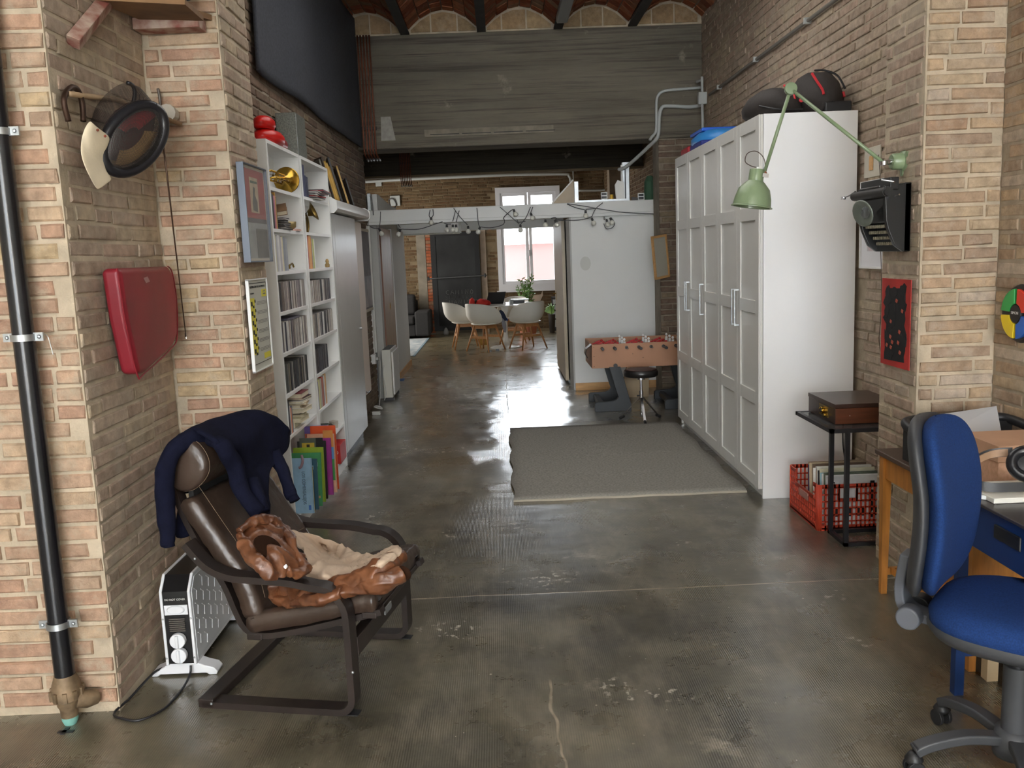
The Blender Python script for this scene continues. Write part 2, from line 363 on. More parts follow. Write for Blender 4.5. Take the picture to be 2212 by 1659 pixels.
# ---- back wall with the big window the daylight comes through (behind the camera)
bk = MB().box(-4.2, -3.15, -9.4, -9.1, 0, 4.3).box(2.1, 2.5, -9.4, -9.1, 0, 4.3).box(-3.15, 2.1, -9.4, -9.1, 0, .35).box(-3.15, 2.1, -9.4, -9.1, 3.65, 4.3)
struct('wall_back', bk, plaster_w)
# ---- ceiling: iron joists and shallow tile vaults
conc = None
def concrete(name, c1, c2, c3):
    M = bpy.data.materials.new(name); M.use_nodes = True; nt = M.node_tree; N = nt.nodes; L = nt.links; P = N['Principled BSDF']; P.inputs['Roughness'].default_value = .9
    P.inputs['Specular IOR Level'].default_value = .2
    ge = N.new('ShaderNodeNewGeometry')
    def nz(sc, st, det=7, lo=(0, 0, 0)):
        mp = N.new('ShaderNodeMapping'); mp.inputs['Scale'].default_value = st; mp.inputs['Location'].default_value = lo; L.new(ge.outputs['Position'], mp.inputs[0])
        n = N.new('ShaderNodeTexNoise'); n.inputs['Scale'].default_value = sc; n.inputs['Detail'].default_value = det; n.inputs['Roughness'].default_value = .65; L.new(mp.outputs[0], n.inputs['Vector']); return n.outputs[0]
    def rmp(s, a, b):
        m_ = N.new('ShaderNodeMapRange'); m_.inputs[1].default_value = a; m_.inputs[2].default_value = b; L.new(s, m_.inputs[0]); return m_.outputs[0]
    def mix(f, a, b):
        m_ = N.new('ShaderNodeMix'); m_.data_type = 'RGBA'; L.new(f, m_.inputs[0])
        for i, v in ((6, a), (7, b)):
            if isinstance(v, tuple): m_.inputs[i].default_value = (*v, 1)
            else: L.new(v, m_.inputs[i])
        return m_.outputs[2]
    c = mix(rmp(nz(1.2, (.5, 1, 3.2)), .35, .65), sl(c1), sl(c2))
    c = mix(rmp(nz(2.2, (.35, 1, 14), lo=(3, 0, 0)), .5, .66), c, sl(c3))
    c = mix(rmp(nz(3, (1, 1, 1), lo=(8, 2, 0)), .64, .74), c, sl((150, 142, 128)))
    L.new(c, P.inputs['Base Color'])
    nb = nz(6, (.25, 1, 9)); bp = N.new('ShaderNodeBump'); bp.inputs['Strength'].default_value = .8; bp.inputs['Distance'].default_value = .012; L.new(nb, bp.inputs['Height']); L.new(bp.outputs[0], P.inputs['Normal'])
    return M
conc = concrete('board_marked_concrete', (104, 98, 87), (124, 117, 104), (84, 79, 72))
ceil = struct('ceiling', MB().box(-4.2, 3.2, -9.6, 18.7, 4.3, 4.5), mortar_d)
JX = [-1.64, -.863, -.085, .695, 1.455, 2.23]
iron = mat('dark_iron', (52, 50, 48), .7, var=.2, vscale=5)
for i, x in enumerate(JX[1:-1]):
    b = MB().box(x-.045, x+.045, -9.1, 9.39, 3.815, 3.83).box(x-.012, x+.012, -9.1, 9.39, 3.83, 3.99).box(x-.045, x+.045, -9.1, 9.39, 3.99, 4.0)
    o = b.build('joist', iron, ceil)
def tile_at(xa, za, xb, zb, y0, y1, m_, parent, name='tile', th=.03, gap=.012):
    d = Vector((xb-xa, 0, zb-za)); l = d.length; d.normalize(); n = Vector((d.z, 0, -d.x))
    if n.z > 0: n = -n
    a = Vector((xa, 0, za))+d*gap/2; b_ = Vector((xb, 0, zb))-d*gap/2
    return a, b_, n
stuffv, stufff = [], []
NS = 6; RISE = .19
for vi in range(5):
    xa, xb = JX[vi]+.035, JX[vi+1]-.035
    arc = [(xa+(xb-xa)*k/NS, 3.86+RISE*(1-(2*k/NS-1)**2)) for k in range(NS+1)]
    y = 9.38; row = 0
    while y > 6.4:
        y0 = y-.135
        for k in range(NS):
            (ax, az), (bx, bz) = arc[k], arc[k+1]
            if bx < XL: continue
            a, b_, n = tile_at(ax, az, bx, bz, y0, y, None, None)
            j = R.uniform(0, .008)
            q = [a, b_, b_-n*.03, a-n*.03]; q = [p_+n*j for p_ in q]
            v = [(p_.x, yy, p_.z) for yy in (y0+.005, y-.005) for p_ in q]
            f = [(0,1,2,3),(7,6,5,4),(0,4,5,1),(1,5,6,2),(2,6,7,3),(3,7,4,0)]
            if y > 8.05:
                me = bpy.data.meshes.new('tile'); me.from_pydata(v, [], f); link('tile', me, tile_red, ceil)
            else:
                b0 = len(stuffv); stuffv += v; stufff += [tuple(b0+t for t in ff) for ff in f]
        y -= .135; row += 1
me = bpy.data.meshes.new('tilework'); me.from_pydata(stuffv, [], stufff); link('tilework', me, tile_red, ceil)['kind'] = 'stuff'
vb = MB()
for vi in range(5):
    xa, xb = JX[vi], JX[vi+1]
    arc = [(xa+(xb-xa)*k/NS, 3.875+RISE*(1-(2*k/NS-1)**2)) for k in range(NS+1)]
    for (ax, az), (bx, bz) in zip(arc, arc[1:]): vb.poly([(ax, -9.2, az), (bx, -9.2, bz), (bx, 9.4, bz), (ax, 9.4, az)], [(0, 1, 2, 3)])
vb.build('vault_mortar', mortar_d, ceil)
# tympanum above the beam
tb = struct('wall_tympanum', MB().box(-1.5, XR, 9.42, 9.7, 3.8, 4.3), mortar)
for vi in range(5):
    xa, xb = max(JX[vi]+.05, XL+.02), JX[vi+1]-.05
    xm = (JX[vi]+JX[vi+1])/2; hw = (JX[vi+1]-JX[vi])/2-.035
    x = xa-.05
    while x < xb-.03:
        x1 = min(x+R.uniform(.2, .3), xb); a = max(x, xa); 
        zt = lambda q: 3.85+RISE*(1-((q-xm)/hw)**2)
        if x1-a > .05:
            pts = [(a+.008, 3.84), (x1-.008, 3.84)]+[(q, max(zt(q)-.012, 3.85)) for q in (x1-.008, (a+x1)/2, a+.008)]
            MB().prism(pts, 9.405, 9.43).build('brick', tymp_m, tb)
        x = x1
# ---- beams
bm1 = MB().box(XL, XR, 9.4, 9.8, 2.72, 3.82)
beam1 = struct('beam_concrete', bm1, conc, bev=.01)
MB().box(XL, XR, 9.38, 9.4, 2.70, 2.72).box(XL, XR, 9.4, 9.8, 2.695, 2.72).build('ledge', conc, beam1)
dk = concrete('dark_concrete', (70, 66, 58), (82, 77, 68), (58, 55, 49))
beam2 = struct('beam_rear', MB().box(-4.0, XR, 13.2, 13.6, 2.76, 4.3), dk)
MB().box(-4.0, XR, 13.17, 13.2, 2.73, 2.76).build('ledge', mortar_f, beam2)
# cast print on the beam: a shallow panel with slots
b = MB().box(-.72, .62, 9.392, 9.4, 2.80, 2.875); pn = b.build('plaster_panel', mat('cast_panel', (128, 120, 106), .9, var=.15, vscale=14, bump=.8, bscale=60), beam1, bev=.003)
sb = MB()
for i in range(4): sb.box(-.66+i*.33, -.36+i*.33, 9.388, 9.394, 2.818, 2.826)
sb.build('slot', iron, beam1)
pc = MB().poly([(-1.17, 9.397, 2.78), (-1.02, 9.397, 2.78), (-1.06, 9.397, 3.02), (-1.16, 9.397, 3.02), (-1.17, 9.402, 2.78), (-1.02, 9.402, 2.78), (-1.06, 9.402, 3.02), (-1.16, 9.402, 3.02)], [(0,1,2,3),(7,6,5,4),(0,4,5,1),(1,5,6,2),(2,6,7,3),(3,7,4,0)])
pc.build('plaster_patch', mat('pale_cement', (158, 154, 146), .9, var=.12, vscale=20), beam1)
# ---- brick column right of the white panel (under the beam)
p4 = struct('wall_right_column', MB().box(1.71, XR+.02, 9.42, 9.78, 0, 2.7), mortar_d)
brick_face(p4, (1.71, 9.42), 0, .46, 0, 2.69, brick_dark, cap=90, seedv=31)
# ---- rear space
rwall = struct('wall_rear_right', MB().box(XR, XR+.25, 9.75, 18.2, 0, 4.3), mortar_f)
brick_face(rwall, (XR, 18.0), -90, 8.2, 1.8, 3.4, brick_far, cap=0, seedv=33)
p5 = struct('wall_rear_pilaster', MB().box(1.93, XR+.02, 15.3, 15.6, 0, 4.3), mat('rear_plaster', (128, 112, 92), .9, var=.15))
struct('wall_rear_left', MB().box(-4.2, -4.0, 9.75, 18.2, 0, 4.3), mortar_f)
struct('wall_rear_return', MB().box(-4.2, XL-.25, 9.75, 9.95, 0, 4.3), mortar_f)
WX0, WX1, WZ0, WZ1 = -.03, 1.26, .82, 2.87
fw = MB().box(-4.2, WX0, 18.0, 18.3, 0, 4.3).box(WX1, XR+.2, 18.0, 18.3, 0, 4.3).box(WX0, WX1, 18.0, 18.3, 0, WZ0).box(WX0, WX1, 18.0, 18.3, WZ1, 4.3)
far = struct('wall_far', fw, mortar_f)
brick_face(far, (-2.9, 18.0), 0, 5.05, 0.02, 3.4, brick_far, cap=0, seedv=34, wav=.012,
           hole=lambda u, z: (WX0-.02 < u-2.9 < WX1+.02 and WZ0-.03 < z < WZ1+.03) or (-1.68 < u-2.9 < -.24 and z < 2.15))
# plaster strips and red brick edging beside the blackboard
ps = mat('rough_grey_plaster', (134, 126, 112), .95, var=.15, vscale=5, bump=.8, bscale=30)
MB().box(-1.66, -1.48, 17.975, 18.0, 0, 2.16).build('plaster_strip', ps, far)
tr = MB()
for k in range(33): tr.box(-1.47, -1.36+R.uniform(-.015, .02), 17.97, 18.0, .02+k*.0645, .075+k*.0645)
tr.build('brickwork', brickmat('red_brick', [(168, 92, 60), (158, 84, 56), (150, 110, 84), (130, 84, 62)]), far)['kind'] = 'stuff'
MB().box(-.37, -.26, 17.98, 18.0, 0, 2.14).build('plaster_strip', mat('pink_plaster', (196, 178, 160), .9, var=.1), far)
MB().box(-1.5, -.3, 17.98, 18.0, 0, .07).build('plaster_strip', ps, far)
MB().prism([(.62, .7), (.82, .72), (.86, .8), (.86, .7), (.8, .58), (.72, .56), (.64, .62)], 17.985, 17.998).build('plaster_patch', mat('pink_plaster', (1, 1, 1)), far)
# ================================================================ common materials / pixel helper (a point at a real, given depth)
CAMP = Vector((0, 0, 1.585))
def ray(px, py): return Fw+Rt*((px-1106)/1900)-Up*((py-829.5)/1900)
def at(px, py, X=None, Y=None, Z=None):
    d = ray(px, py)
    t = X/d.x if X is not None else (Y/d.y if Y is not None else (Z-1.585)/d.z)
    return CAMP+d*t
black = mat('black_plastic', (34, 34, 36), .45)
blackm = mat('black_metal', (28, 28, 32), .4, spec=.6)
chrome = mat('chrome', (215, 215, 218), .18, metal=1)
steel = mat('galvanised_steel', (176, 180, 182), .4, metal=.9, var=.1, vscale=20)
white_l = mat('white_laminate', (232, 233, 232), .35)
white_p = mat('white_paint', (226, 226, 222), .5)
wall_w = mat('white_wall_paint', (222, 223, 221), .85, var=.02, vscale=2, bump=.15, bscale=40)
brass = mat('brass', (200, 160, 70), .22, metal=1)
brass_o = mat('dull_brass', (140, 118, 66), .38, metal=1, var=.25, vscale=14)
dark_ink = mat('dark_ink', (24, 24, 26), .8)
gold = mat('gilt_wood', (172, 132, 62), .4, metal=.5, var=.15)
pine = mat('pine_wood', (206, 160, 104), .5, var=.1, vscale=6, stretch=(1, 8, 8))
oak = mat('oak_wood', (176, 124, 76), .5, var=.12, vscale=6, stretch=(8, 8, 1))
paper = mat('paper', (228, 222, 208), .8)
def flatfont(s, size, name, m_, parent, M, align='CENTER', ext=.0004, sx=1):
    c = bpy.data.curves.new(name, 'FONT'); c.body = s; c.size = size; c.extrude = ext; c.align_x = align; c.align_y = 'CENTER'
    o = bpy.data.objects.new('tmp', c); COL.objects.link(o)
    dg = bpy.context.evaluated_depsgraph_get(); me = bpy.data.meshes.new_from_object(o.evaluated_get(dg))
    bpy.data.objects.remove(o); me.materials.clear(); me.materials.append(m_)
    for v in me.vertices: v.co.x *= sx
    o = link(name, me, None, parent); o.matrix_local = M; return o
def facing(n, up=(0, 0, 1), loc=(0, 0, 0)):
    """matrix whose local z looks along n, y along up"""
    n = Vector(n).normalized(); u = Vector(up); x = u.cross(n).normalized(); y = n.cross(x)
    M = Matrix.Identity(4)
    for i in range(3): M[i][0], M[i][1], M[i][2], M[i][3] = x[i], y[i], n[i], loc[i]
    return M
def plane_patch(M, x0, x1, y0, y1, name, m_, parent, t=.0006):
    return MB().box(x0, x1, y0, y1, 0, t, M).build(name, m_, parent)
def screw(mb, p, n, r=.004): mb.lathe([(0, 0), (r, 0), (r*.7, r*.6), (0, r*.8)], p, facing(n).to_3x3(), 8)
# ---------------------------------------------------------------- drain pipe
t = empty('drain_pipe', 'thick glossy black vertical pipe clamped to the left brick pier', 'pipe', (-1.583, 2.925, 0))
MB().cyl((0, 0, .15), .034, 3.6, seg=28).build('pipe', mat('glossy_black_pipe', (20, 20, 24), .22, var=.2, bump=.15, bscale=30), t, auto=40)
for z in (2.02, 1.36, .36):
    b = MB().lathe([(.0355, 0), (.040, 0), (.040, .022), (.0355, .022), (.0355, 0)], (0, 0, z), seg=28).box(.034, .066, -.004, .004, z-.002, z+.026).box(-.066, -.034, -.004, .004, z-.002, z+.026)
    c = b.build('pipe_clamp', steel, t, auto=40)
    s = MB(); screw(s, (.053, -.005, z+.012), (0, -1, 0), .007); screw(s, (-.053, -.005, z+.012), (0, -1, 0), .007); s.build('screw', steel, c)
MB().tube(crom([(.07, 0, 1.38), (.085, -.01, 1.37), (.088, -.005, 1.34), (.09, 0, 1.31)], 4), .0013, 5).build('wire', steel, t)
fit = mat('corroded_fitting', (128, 108, 84), .6, metal=.4, var=.3, vscale=25, bump=.5, bscale=50)
c = MB().lathe([(.0, .0), (.028, .0), (.03, .03), (.036, .045), (.036, .06), (.05, .068), (.052, .1), (.047, .108), (.047, .12), (.035, .155), (0, .155)], (0, 0, .03), seg=20).build('valve_body', fit, t, auto=40)
lg = MB()
for k in range(10):
    a = k*PI/5; lg.cbox((math.cos(a)*.052, math.sin(a)*.052, .118), (.01, .014, .034), Matrix.Rotation(a, 3, 'Z'))
lg.build('grip_rib', fit, c)
MB().tube([(.03, 0, .09), (.06, .02, .08), (.075, .045, .075)], [.03, .032, .028], 12).build('elbow', fit, t, auto=50)
MB().lathe([(0, 0), (.02, 0), (.028, .02), (.026, .035), (0, .035)], (0, 0, .0), seg=16).build('end_plug', mat('verdigris', (120, 176, 166), .6, var=.1), t, auto=40)
# ---------------------------------------------------------------- old wooden bracket shelf, top left
redw = mat('worn_red_paint', (138, 78, 66), .8, col2=(190, 168, 152), vscale=16, stretch=(1, 1, 1), bump=.4, bscale=50)
oldw = mat('old_board', (128, 96, 66), .85, var=.25, vscale=5, bump=.4, bscale=30)
t = empty('bracket_shelf', 'old board shelf with worn red painted bracket arms, top left in the brick niche', 'shelf', (-1.3, 3.5, 2.6))
T = Matrix.Translation((1.3, -3.5, -2.6))
p0, p1_ = at(158, 92, Y=3.15), at(232, 0, Y=3.5)
dv = (p1_-p0).normalized()
MB().strip([p0-dv*.0, p0+dv*.6], (.35, -.7, .3), .06, .045).xf(T).build('bracket_arm', redw, t, bev=.003)
MB().box(-1.43, -1.165, 3.72, 3.815, 2.53, 2.575).xf(T).build('bracket_arm', redw, t, bev=.003)
bp_ = MB().poly([(-1.43, 3.2, 2.6), (-1.14, 3.82, 2.6), (-1.43, 3.82, 2.6), (-1.43, 3.2, 2.578), (-1.14, 3.82, 2.578), (-1.43, 3.82, 2.578)], [(0,1,2),(5,4,3),(0,3,4,1),(1,4,5,2),(2,5,3,0)])
bp_.xf(T).build('board', oldw, t)
g = MB().poly([tuple(at(a, b, Y=y)) for a, b, y in ((200, 0, 3.4), (300, 42, 3.72), (440, 45, 3.72), (400, 10, 3.45))]+[tuple(at(a, b, Y=y)+Vector((0, 0, .02))) for a, b, y in ((200, 0, 3.4), (300, 42, 3.72), (440, 45, 3.72), (400, 10, 3.45))],
              [(3,2,1,0),(4,5,6,7),(0,1,5,4),(1,2,6,5),(2,3,7,6),(3,0,4,7)])
g.xf(T).build('board', oldw, t)
o = MB().lathe([(0, 0), (.04, 0), (.055, .03), (.055, .1), (.03, .14), (0, .14)], (-1.19, 3.6, 2.605), seg=16, sx=1, sy=1).build('small_bag', mat('blue_black_cloth', (46, 66, 88), .7, var=.3), smooth=True)
tag(o, 'small dark blue and black bundle lying on the old board shelf', 'bag')
# ---------------------------------------------------------------- horseshoe, rod, hook, mask, long pointer
o = MB().tube(crom([tuple(at(a, b, X=-1.41)) for a, b in ((148, 262), (138, 215), (152, 190), (168, 195), (178, 225), (180, 262))], 6), .010, 8).build('horseshoe', mat('rusty_iron', (66, 46, 34), .5, metal=.6, var=.3), smooth=True)
tag(o, 'dark rusty horseshoe hanging on the end of the wooden rod in the niche', 'horseshoe')
o = MB().tube([tuple(at(150, 203, X=-1.40)), tuple(at(250, 215, Y=3.5)), tuple(at(390, 268, Y=3.79))], .0095, 10).build('wooden_rod', mat('pale_dowel', (160, 134, 104), .6, var=.15), smooth=True)
tag(o, 'pale wooden rod set across the niche corner, carrying the mask', 'rod')
h = at(345, 232, Y=3.79)
o = MB().tube(crom([h+Vector((.0, -.0, .075)), h+Vector((.004, 0, .03)), h+Vector((0, -.01, -.02)), h+Vector((-.03, -.02, -.015)), h+Vector((-.035, -.02, 0))], 5), .006, 8).build('iron_hook', mat('grey_iron', (104, 98, 92), .5, metal=.7), smooth=True)
tag(o, 'grey iron hook fixed in the brick corner above the mask', 'hook')
def wire_mesh_mat(name, col, scale=330, dens=.5):
    M = bpy.data.materials.new(name); M.use_nodes = True; nt = M.node_tree; N = nt.nodes; L = nt.links; P = N['Principled BSDF']
    P.inputs['Base Color'].default_value = (*sl(col), 1); P.inputs['Metallic'].default_value = .6; P.inputs['Roughness'].default_value = .45
    tc = N.new('ShaderNodeTexCoord'); outs = []
    for d in ('X', 'Y', 'Z'):
        wv = N.new('ShaderNodeTexWave'); wv.bands_direction = d; wv.inputs['Scale'].default_value = scale/20; L.new(tc.outputs['Object'], wv.inputs[0]); outs.append(wv.outputs['Fac'])
    mx = N.new('ShaderNodeMath'); mx.operation = 'MAXIMUM'; L.new(outs[0], mx.inputs[0]); L.new(outs[2], mx.inputs[1])
    m2 = N.new('ShaderNodeMath'); m2.operation = 'MAXIMUM'; L.new(mx.outputs[0], m2.inputs[0]); L.new(outs[1], m2.inputs[1])
    r = N.new('ShaderNodeMapRange'); r.inputs[1].default_value = 1-dens; r.inputs[2].default_value = 1-dens+.12; L.new(m2.outputs[0], r.inputs[0]); L.new(r.outputs[0], P.inputs['Alpha']); return M
wmesh = wire_mesh_mat('wire_mesh', (66, 62, 60), 330*7, .22)
mt = empty('fencing_mask', 'black fencing mask with red lining and cream bib hanging in the brick niche', 'mask', (-1.27, 3.3, 2.05))
T = Matrix.Translation((1.27, -3.3, -2.05))
rc = at(290, 300, Y=3.27)
ea = (at(330, 222, Y=3.33)-at(238, 372, Y=3.21))/2; eb = (at(352, 330, Y=3.36)-at(225, 275, Y=3.18))/2*.86
nn = ea.cross(eb).normalized(); nn = nn if nn.y < 0 else -nn           # towards the room
ax = Vector((-.50, .42, .55)).normalized()
leather_b = mat('black_leather', (26, 26, 30), .28, bump=.3, bscale=60)
ring = [rc+ea*math.cos(a)*.93+eb*math.sin(a)*.93 for a in [k*2*PI/40 for k in range(41)]]
MB().tube(ring, .019, 12, caps=False).xf(T).build('padded_rim', leather_b, mt, smooth=True)
def dome(scale, depth, rings=8, seg=28, a0=0, a1=2*PI, s0=1.0, dirv=None, off=0):
    rows = []
    for i in range(rings+1):
        u = i/rings*PI/2; rad = math.cos(u)*scale; dd = math.sin(u)*depth+off
        rows.append([rc+(ea*math.cos(a)+eb*math.sin(a))*rad+(dirv or ax)*dd for a in [a0+(a1-a0)*k/seg for k in range(seg+1)]])
    return rows
MB().grid(dome(.94, .035, dirv=nn)).xf(T).build('face_mesh', wmesh, mt, smooth=True)
rows = []
for i in range(9):
    u = i/8; k = 1-.12*u-.5*max(0, u-.75)
    rows.append([rc+(ea*math.cos(a)+eb*math.sin(a))*.97*k+ax*.18*u+Vector((0, 0, .03))*math.sin(a+.4)*u for a in [j*2*PI/32 for j in range(33)]])
MB().grid(rows).xf(T).build('head_cage', wmesh, mt, smooth=True)
MB().tube(rows[-1][:20], .008, 8).xf(T).build('cage_rim', leather_b, mt, smooth=True)
tan = mat('tan_lining', (152, 118, 72), .8, var=.15); redl = mat('red_lining', (158, 30, 38), .6, var=.2)
def slab(rows, name, m_, th=.004): return MB().grid(rows).xf(T).build(name, m_, mt, smooth=True, solid=th)
slab([[rc+(ea*math.cos(a)+eb*math.sin(a))*r_*.93+ax*(.03+.03*(1-r_)) for a in [1.2+k*.2 for k in range(10)]] for r_ in (.93, .75, .55)], 'lining', tan)
slab([[rc+(ea*math.cos(a)+eb*math.sin(a))*r_*.93+ax*(.02) for a in [-1.5+k*.25 for k in range(9)]] for r_ in (.95, .7, .45, .25)], 'lining', redl)
slab([[rc+(ea*math.cos(a)+eb*math.sin(a))*r_*.93+ax*.05 for a in [k*2*PI/16 for k in range(17)]] for r_ in (.9, .6, .3, .02)], 'lining', mat('dark_red_lining', (70, 34, 34), .8))
slab([[rc+(ea*math.cos(a)+eb*math.sin(a))*.9*k+ax*s_ for a in [1.6+q*.2 for q in range(12)]] for k, s_ in ((.95, .03), (.9, .08), (.86, .12))], 'lining', tan)
bib = [[(188, 258), (205, 270), (222, 283), (238, 297)], [(176, 275), (198, 295), (215, 305), (232, 320)], [(168, 300), (188, 320), (205, 335), (222, 345)],
       [(171, 335), (190, 350), (210, 365), (228, 368)], [(179, 368), (198, 380), (216, 388), (236, 384)], [(203, 412), (212, 411), (224, 403), (236, 388)]]
bo = [[.0, .02, .03, .0], [0, .03, .01, .02], [0, .01, .045, .0], [.01, .04, .0, .02], [0, .02, .035, 0], [.0, .01, .01, 0]]
cream = mat('cream_canvas', (226, 212, 184), .85, var=.06, vscale=6, bump=.2, bscale=90)
b_ = MB().grid([[at(px, py, Y=3.06+.045*j)+Vector((.01, -bo[i][j]*1.5, 0)) for j, (px, py) in enumerate(r_)] for i, r_ in enumerate(bib)])
b_.xf(T).build('bib', cream, mt, smooth=True, sub=2, solid=.004)
rv = MB()
for px, py in ((194, 270), (211, 281), (227, 294)): rv.lathe([(0, 0), (.005, 0), (.003, .003), (0, .004)], at(px, py, Y=3.09), facing((.1, -1, 0)).to_3x3(), 8)
rv.xf(T).build('rivet', mat('rust', (120, 56, 36), .8), mt)
a, b2 = at(352, 305, Y=3.42), at(402, 730, Y=3.8)
o = MB().tube([a, a.lerp(b2, .25), b2], [.004, .0032, .0022], 8).build('pointer_rod', mat('brown_steel', (86, 64, 50), .35, metal=.6), smooth=True)
tag(o, 'long thin rod with a silver tip hanging down from the mask', 'rod')
MB().tube([b2+Vector((0, 0, .022)), b2-Vector((0, 0, .004))], .005, 8).build('metal_tip', chrome, o)
MB().lathe([(0, 0), (.03, .0), (.035, .06), (0, .07)], (0, 0, 0), seg=12).xf(Matrix.Translation(at(372, 248, Y=3.8)) @ rotm('X', 90)).build('plaster_lump', mat('old_white_plaster', (196, 190, 178), .9, var=.1), p2)
# ---------------------------------------------------------------- red vinyl pad
vin = mat('red_vinyl', (128, 28, 40), .42, var=.18, vscale=4, bump=.12, bscale=25)
cs = [(3.16, 1.585), (3.18, 1.40), (3.235, 1.195), (3.30, 1.19), (3.60, 1.255), (3.67, 1.30), (3.70, 1.45), (3.68, 1.56), (3.64, 1.585)]
cb = MB(); 
prof = [(q[0], q[1]) for q in cs]
cb.prism(prof, -1.415, -1.345, axis='x')
o = cb.build('seat_pad', vin, bev=.022, seg=4); tag(o, 'worn dark red vinyl seat pad hung on the niche bricks', 'cushion')
MB().tube([(-1.352, p[0], p[1]) for p in crom([(0,)+q for q in cs], 3) for p in [(p.y, p.z)]], .003, 5).build('piping', vin, o)
MB().poly([(-1.3435, 3.36, 1.545), (-1.3435, 3.40, 1.55), (-1.3435, 3.42, 1.53), (-1.3435, 3.38, 1.525)], [(0, 1, 2, 3)]).build('worn_patch', mat('torn_grey', (168, 130, 128), .8), o)
# ---------------------------------------------------------------- framed print on the pilaster side
def picture(name, label, cat, X, y0, y1, z0, z1, depth, fm, fw_, mount, side=1, mw=.025, frontmat=None):
    """frame hung on an X wall; side=+1 faces +x"""
    t = empty(name, label, cat, (X, (y0+y1)/2, z0)); W, Hh = y1-y0, z1-z0; s = side
    f = MB()
    xs = sorted((0, s*depth))
    f.box(xs[0], xs[1], -W/2, -W/2+fw_, 0, Hh).box(xs[0], xs[1], W/2-fw_, W/2, 0, Hh).box(xs[0], xs[1], -W/2+fw_, W/2-fw_, 0, fw_).box(xs[0], xs[1], -W/2+fw_, W/2-fw_, Hh-fw_, Hh)
    f.build('frame', fm, t, bev=.0015)
    xs = sorted((0, s*depth*.55)); MB().box(xs[0], xs[1], -W/2+fw_, W/2-fw_, fw_, Hh-fw_).build('mount', mount, t)
    return t, s*depth*.55
def rect_yz(t, x, y0, y1, z0, z1, m_, name, th=.001): 
    xs = sorted((x, x+th)); return MB().box(xs[0], xs[1], y0, y1, z0, z1).build(name, m_, t)
bluegrey = mat('blue_grey_frame', (84, 92, 104), .35, metal=.3)
t, dx = picture('framed_print', 'narrow framed red and grey print on the dark brick pilaster side', 'picture', -1.108, 3.87, 4.25, 1.587, 2.015, .032, bluegrey, .006, mat('cream_mount', (206, 200, 184), .6))
rect_yz(t, dx, -.172, .172, .19, .41, mat('print_red', (150, 52, 42), .5, var=.2, vscale=10), 'print')
rect_yz(t, dx, -.172, .172, .018, .19, mat('print_grey', (142, 146, 142), .5, var=.2, vscale=10), 'print')
rect_yz(t, dx+.001, -.172, .172, .175, .195, mat('print_dark', (58, 44, 48), .5, var=.3, vscale=20), 'print')
rect_yz(t, dx+.0012, -.02, .17, .02, .15, mat('print_dark2', (82, 80, 72), .5, var=.3, vscale=20), 'print')
rect_yz(t, dx+.0012, -.07, .06, .22, .375, mat('print_tan', (176, 158, 128), .5, var=.15, vscale=20), 'print')
rect_yz(t, dx+.0022, -.06, .05, .35, .36, mat('print_green', (54, 74, 52), .5), 'print')
MB().prism([(-.04, .23), (.03, .225), (.035, .27), (.0, .3), (.01, .33), (-.02, .335), (-.03, .3), (-.045, .26)], dx+.0024, dx+.003, axis='x').build('print', mat('print_dark2', (0, 0, 0)), t)
gl = mat('picture_glass', (255, 255, 255), .03, alpha=.10, spec=1)
MB().box(.026, .028, -.18, .18, .008, .42).build('glass', gl, t)
# ---------------------------------------------------------------- first aid chart
t = empty('first_aid_chart', 'white framed yellow and grey instruction chart on the pilaster below the print', 'poster', (-1.108, 4.02, 1.105))
MB().box(0, .008, -.155, .155, 0, .405).build('backing', mat('chart_grey', (192, 192, 180), .5), t)
fr = MB()
for a in ((-.157, -.152, 0, .407), (.152, .157, 0, .407), (-.157, .157, -.002, .003), (-.157, .157, .404, .409)): fr.box(0, .014, *a)
fr.build('frame', white_l, t)
yel = mat('chart_yellow', (212, 202, 62), .6)
fi = [0]
def fp(y0, y1, z0, z1, m_, n='print'):
    fi[0] += 1; return rect_yz(t, .008+.00001*fi[0], y0, y1, z0, z1, m_, n)
for a in ((-.145, .145, .388, .391), (-.145, .145, .03, .032), (-.145, -.143, .03, .39), (.143, .145, .03, .39)): fp(*a, dark_ink)
fp(-.14, -.065, .075, .325, yel); fp(.06, .14, .325, .358, yel); fp(.03, .14, .042, .068, yel)
for k in range(6):
    z = .31-.042*k
    fp(-.125, -.1, z-.02, z, dark_ink); fp(-.1, -.075, z-.03, z-.018, dark_ink); MB().cyl((.009, -.06, z), .008, .001, rotm('Y', 90).to_3x3(), 12).build('print', dark_ink, t)
    for q in range(3): fp(-.03, .13, z-.006-.006*q, z-.004-.006*q, mat('fine_print', (130, 128, 126), .7))
flatfont('RESPIRACION DE SALVAMENTO', .014, 'lettering', dark_ink, t, facing((1, 0, 0), loc=(.0095, 0, .373)), sx=1.25)
flatfont('BOCA A BOCA', .008, 'lettering', dark_ink, t, facing((1, 0, 0), loc=(.0095, -.095, .345)))
for q in range(2): flatfont('METODO', .009, 'lettering', mat('fine_print', (0, 0, 0)), t, facing((1, 0, 0), loc=(.0105, .1, .35-.012*q)))
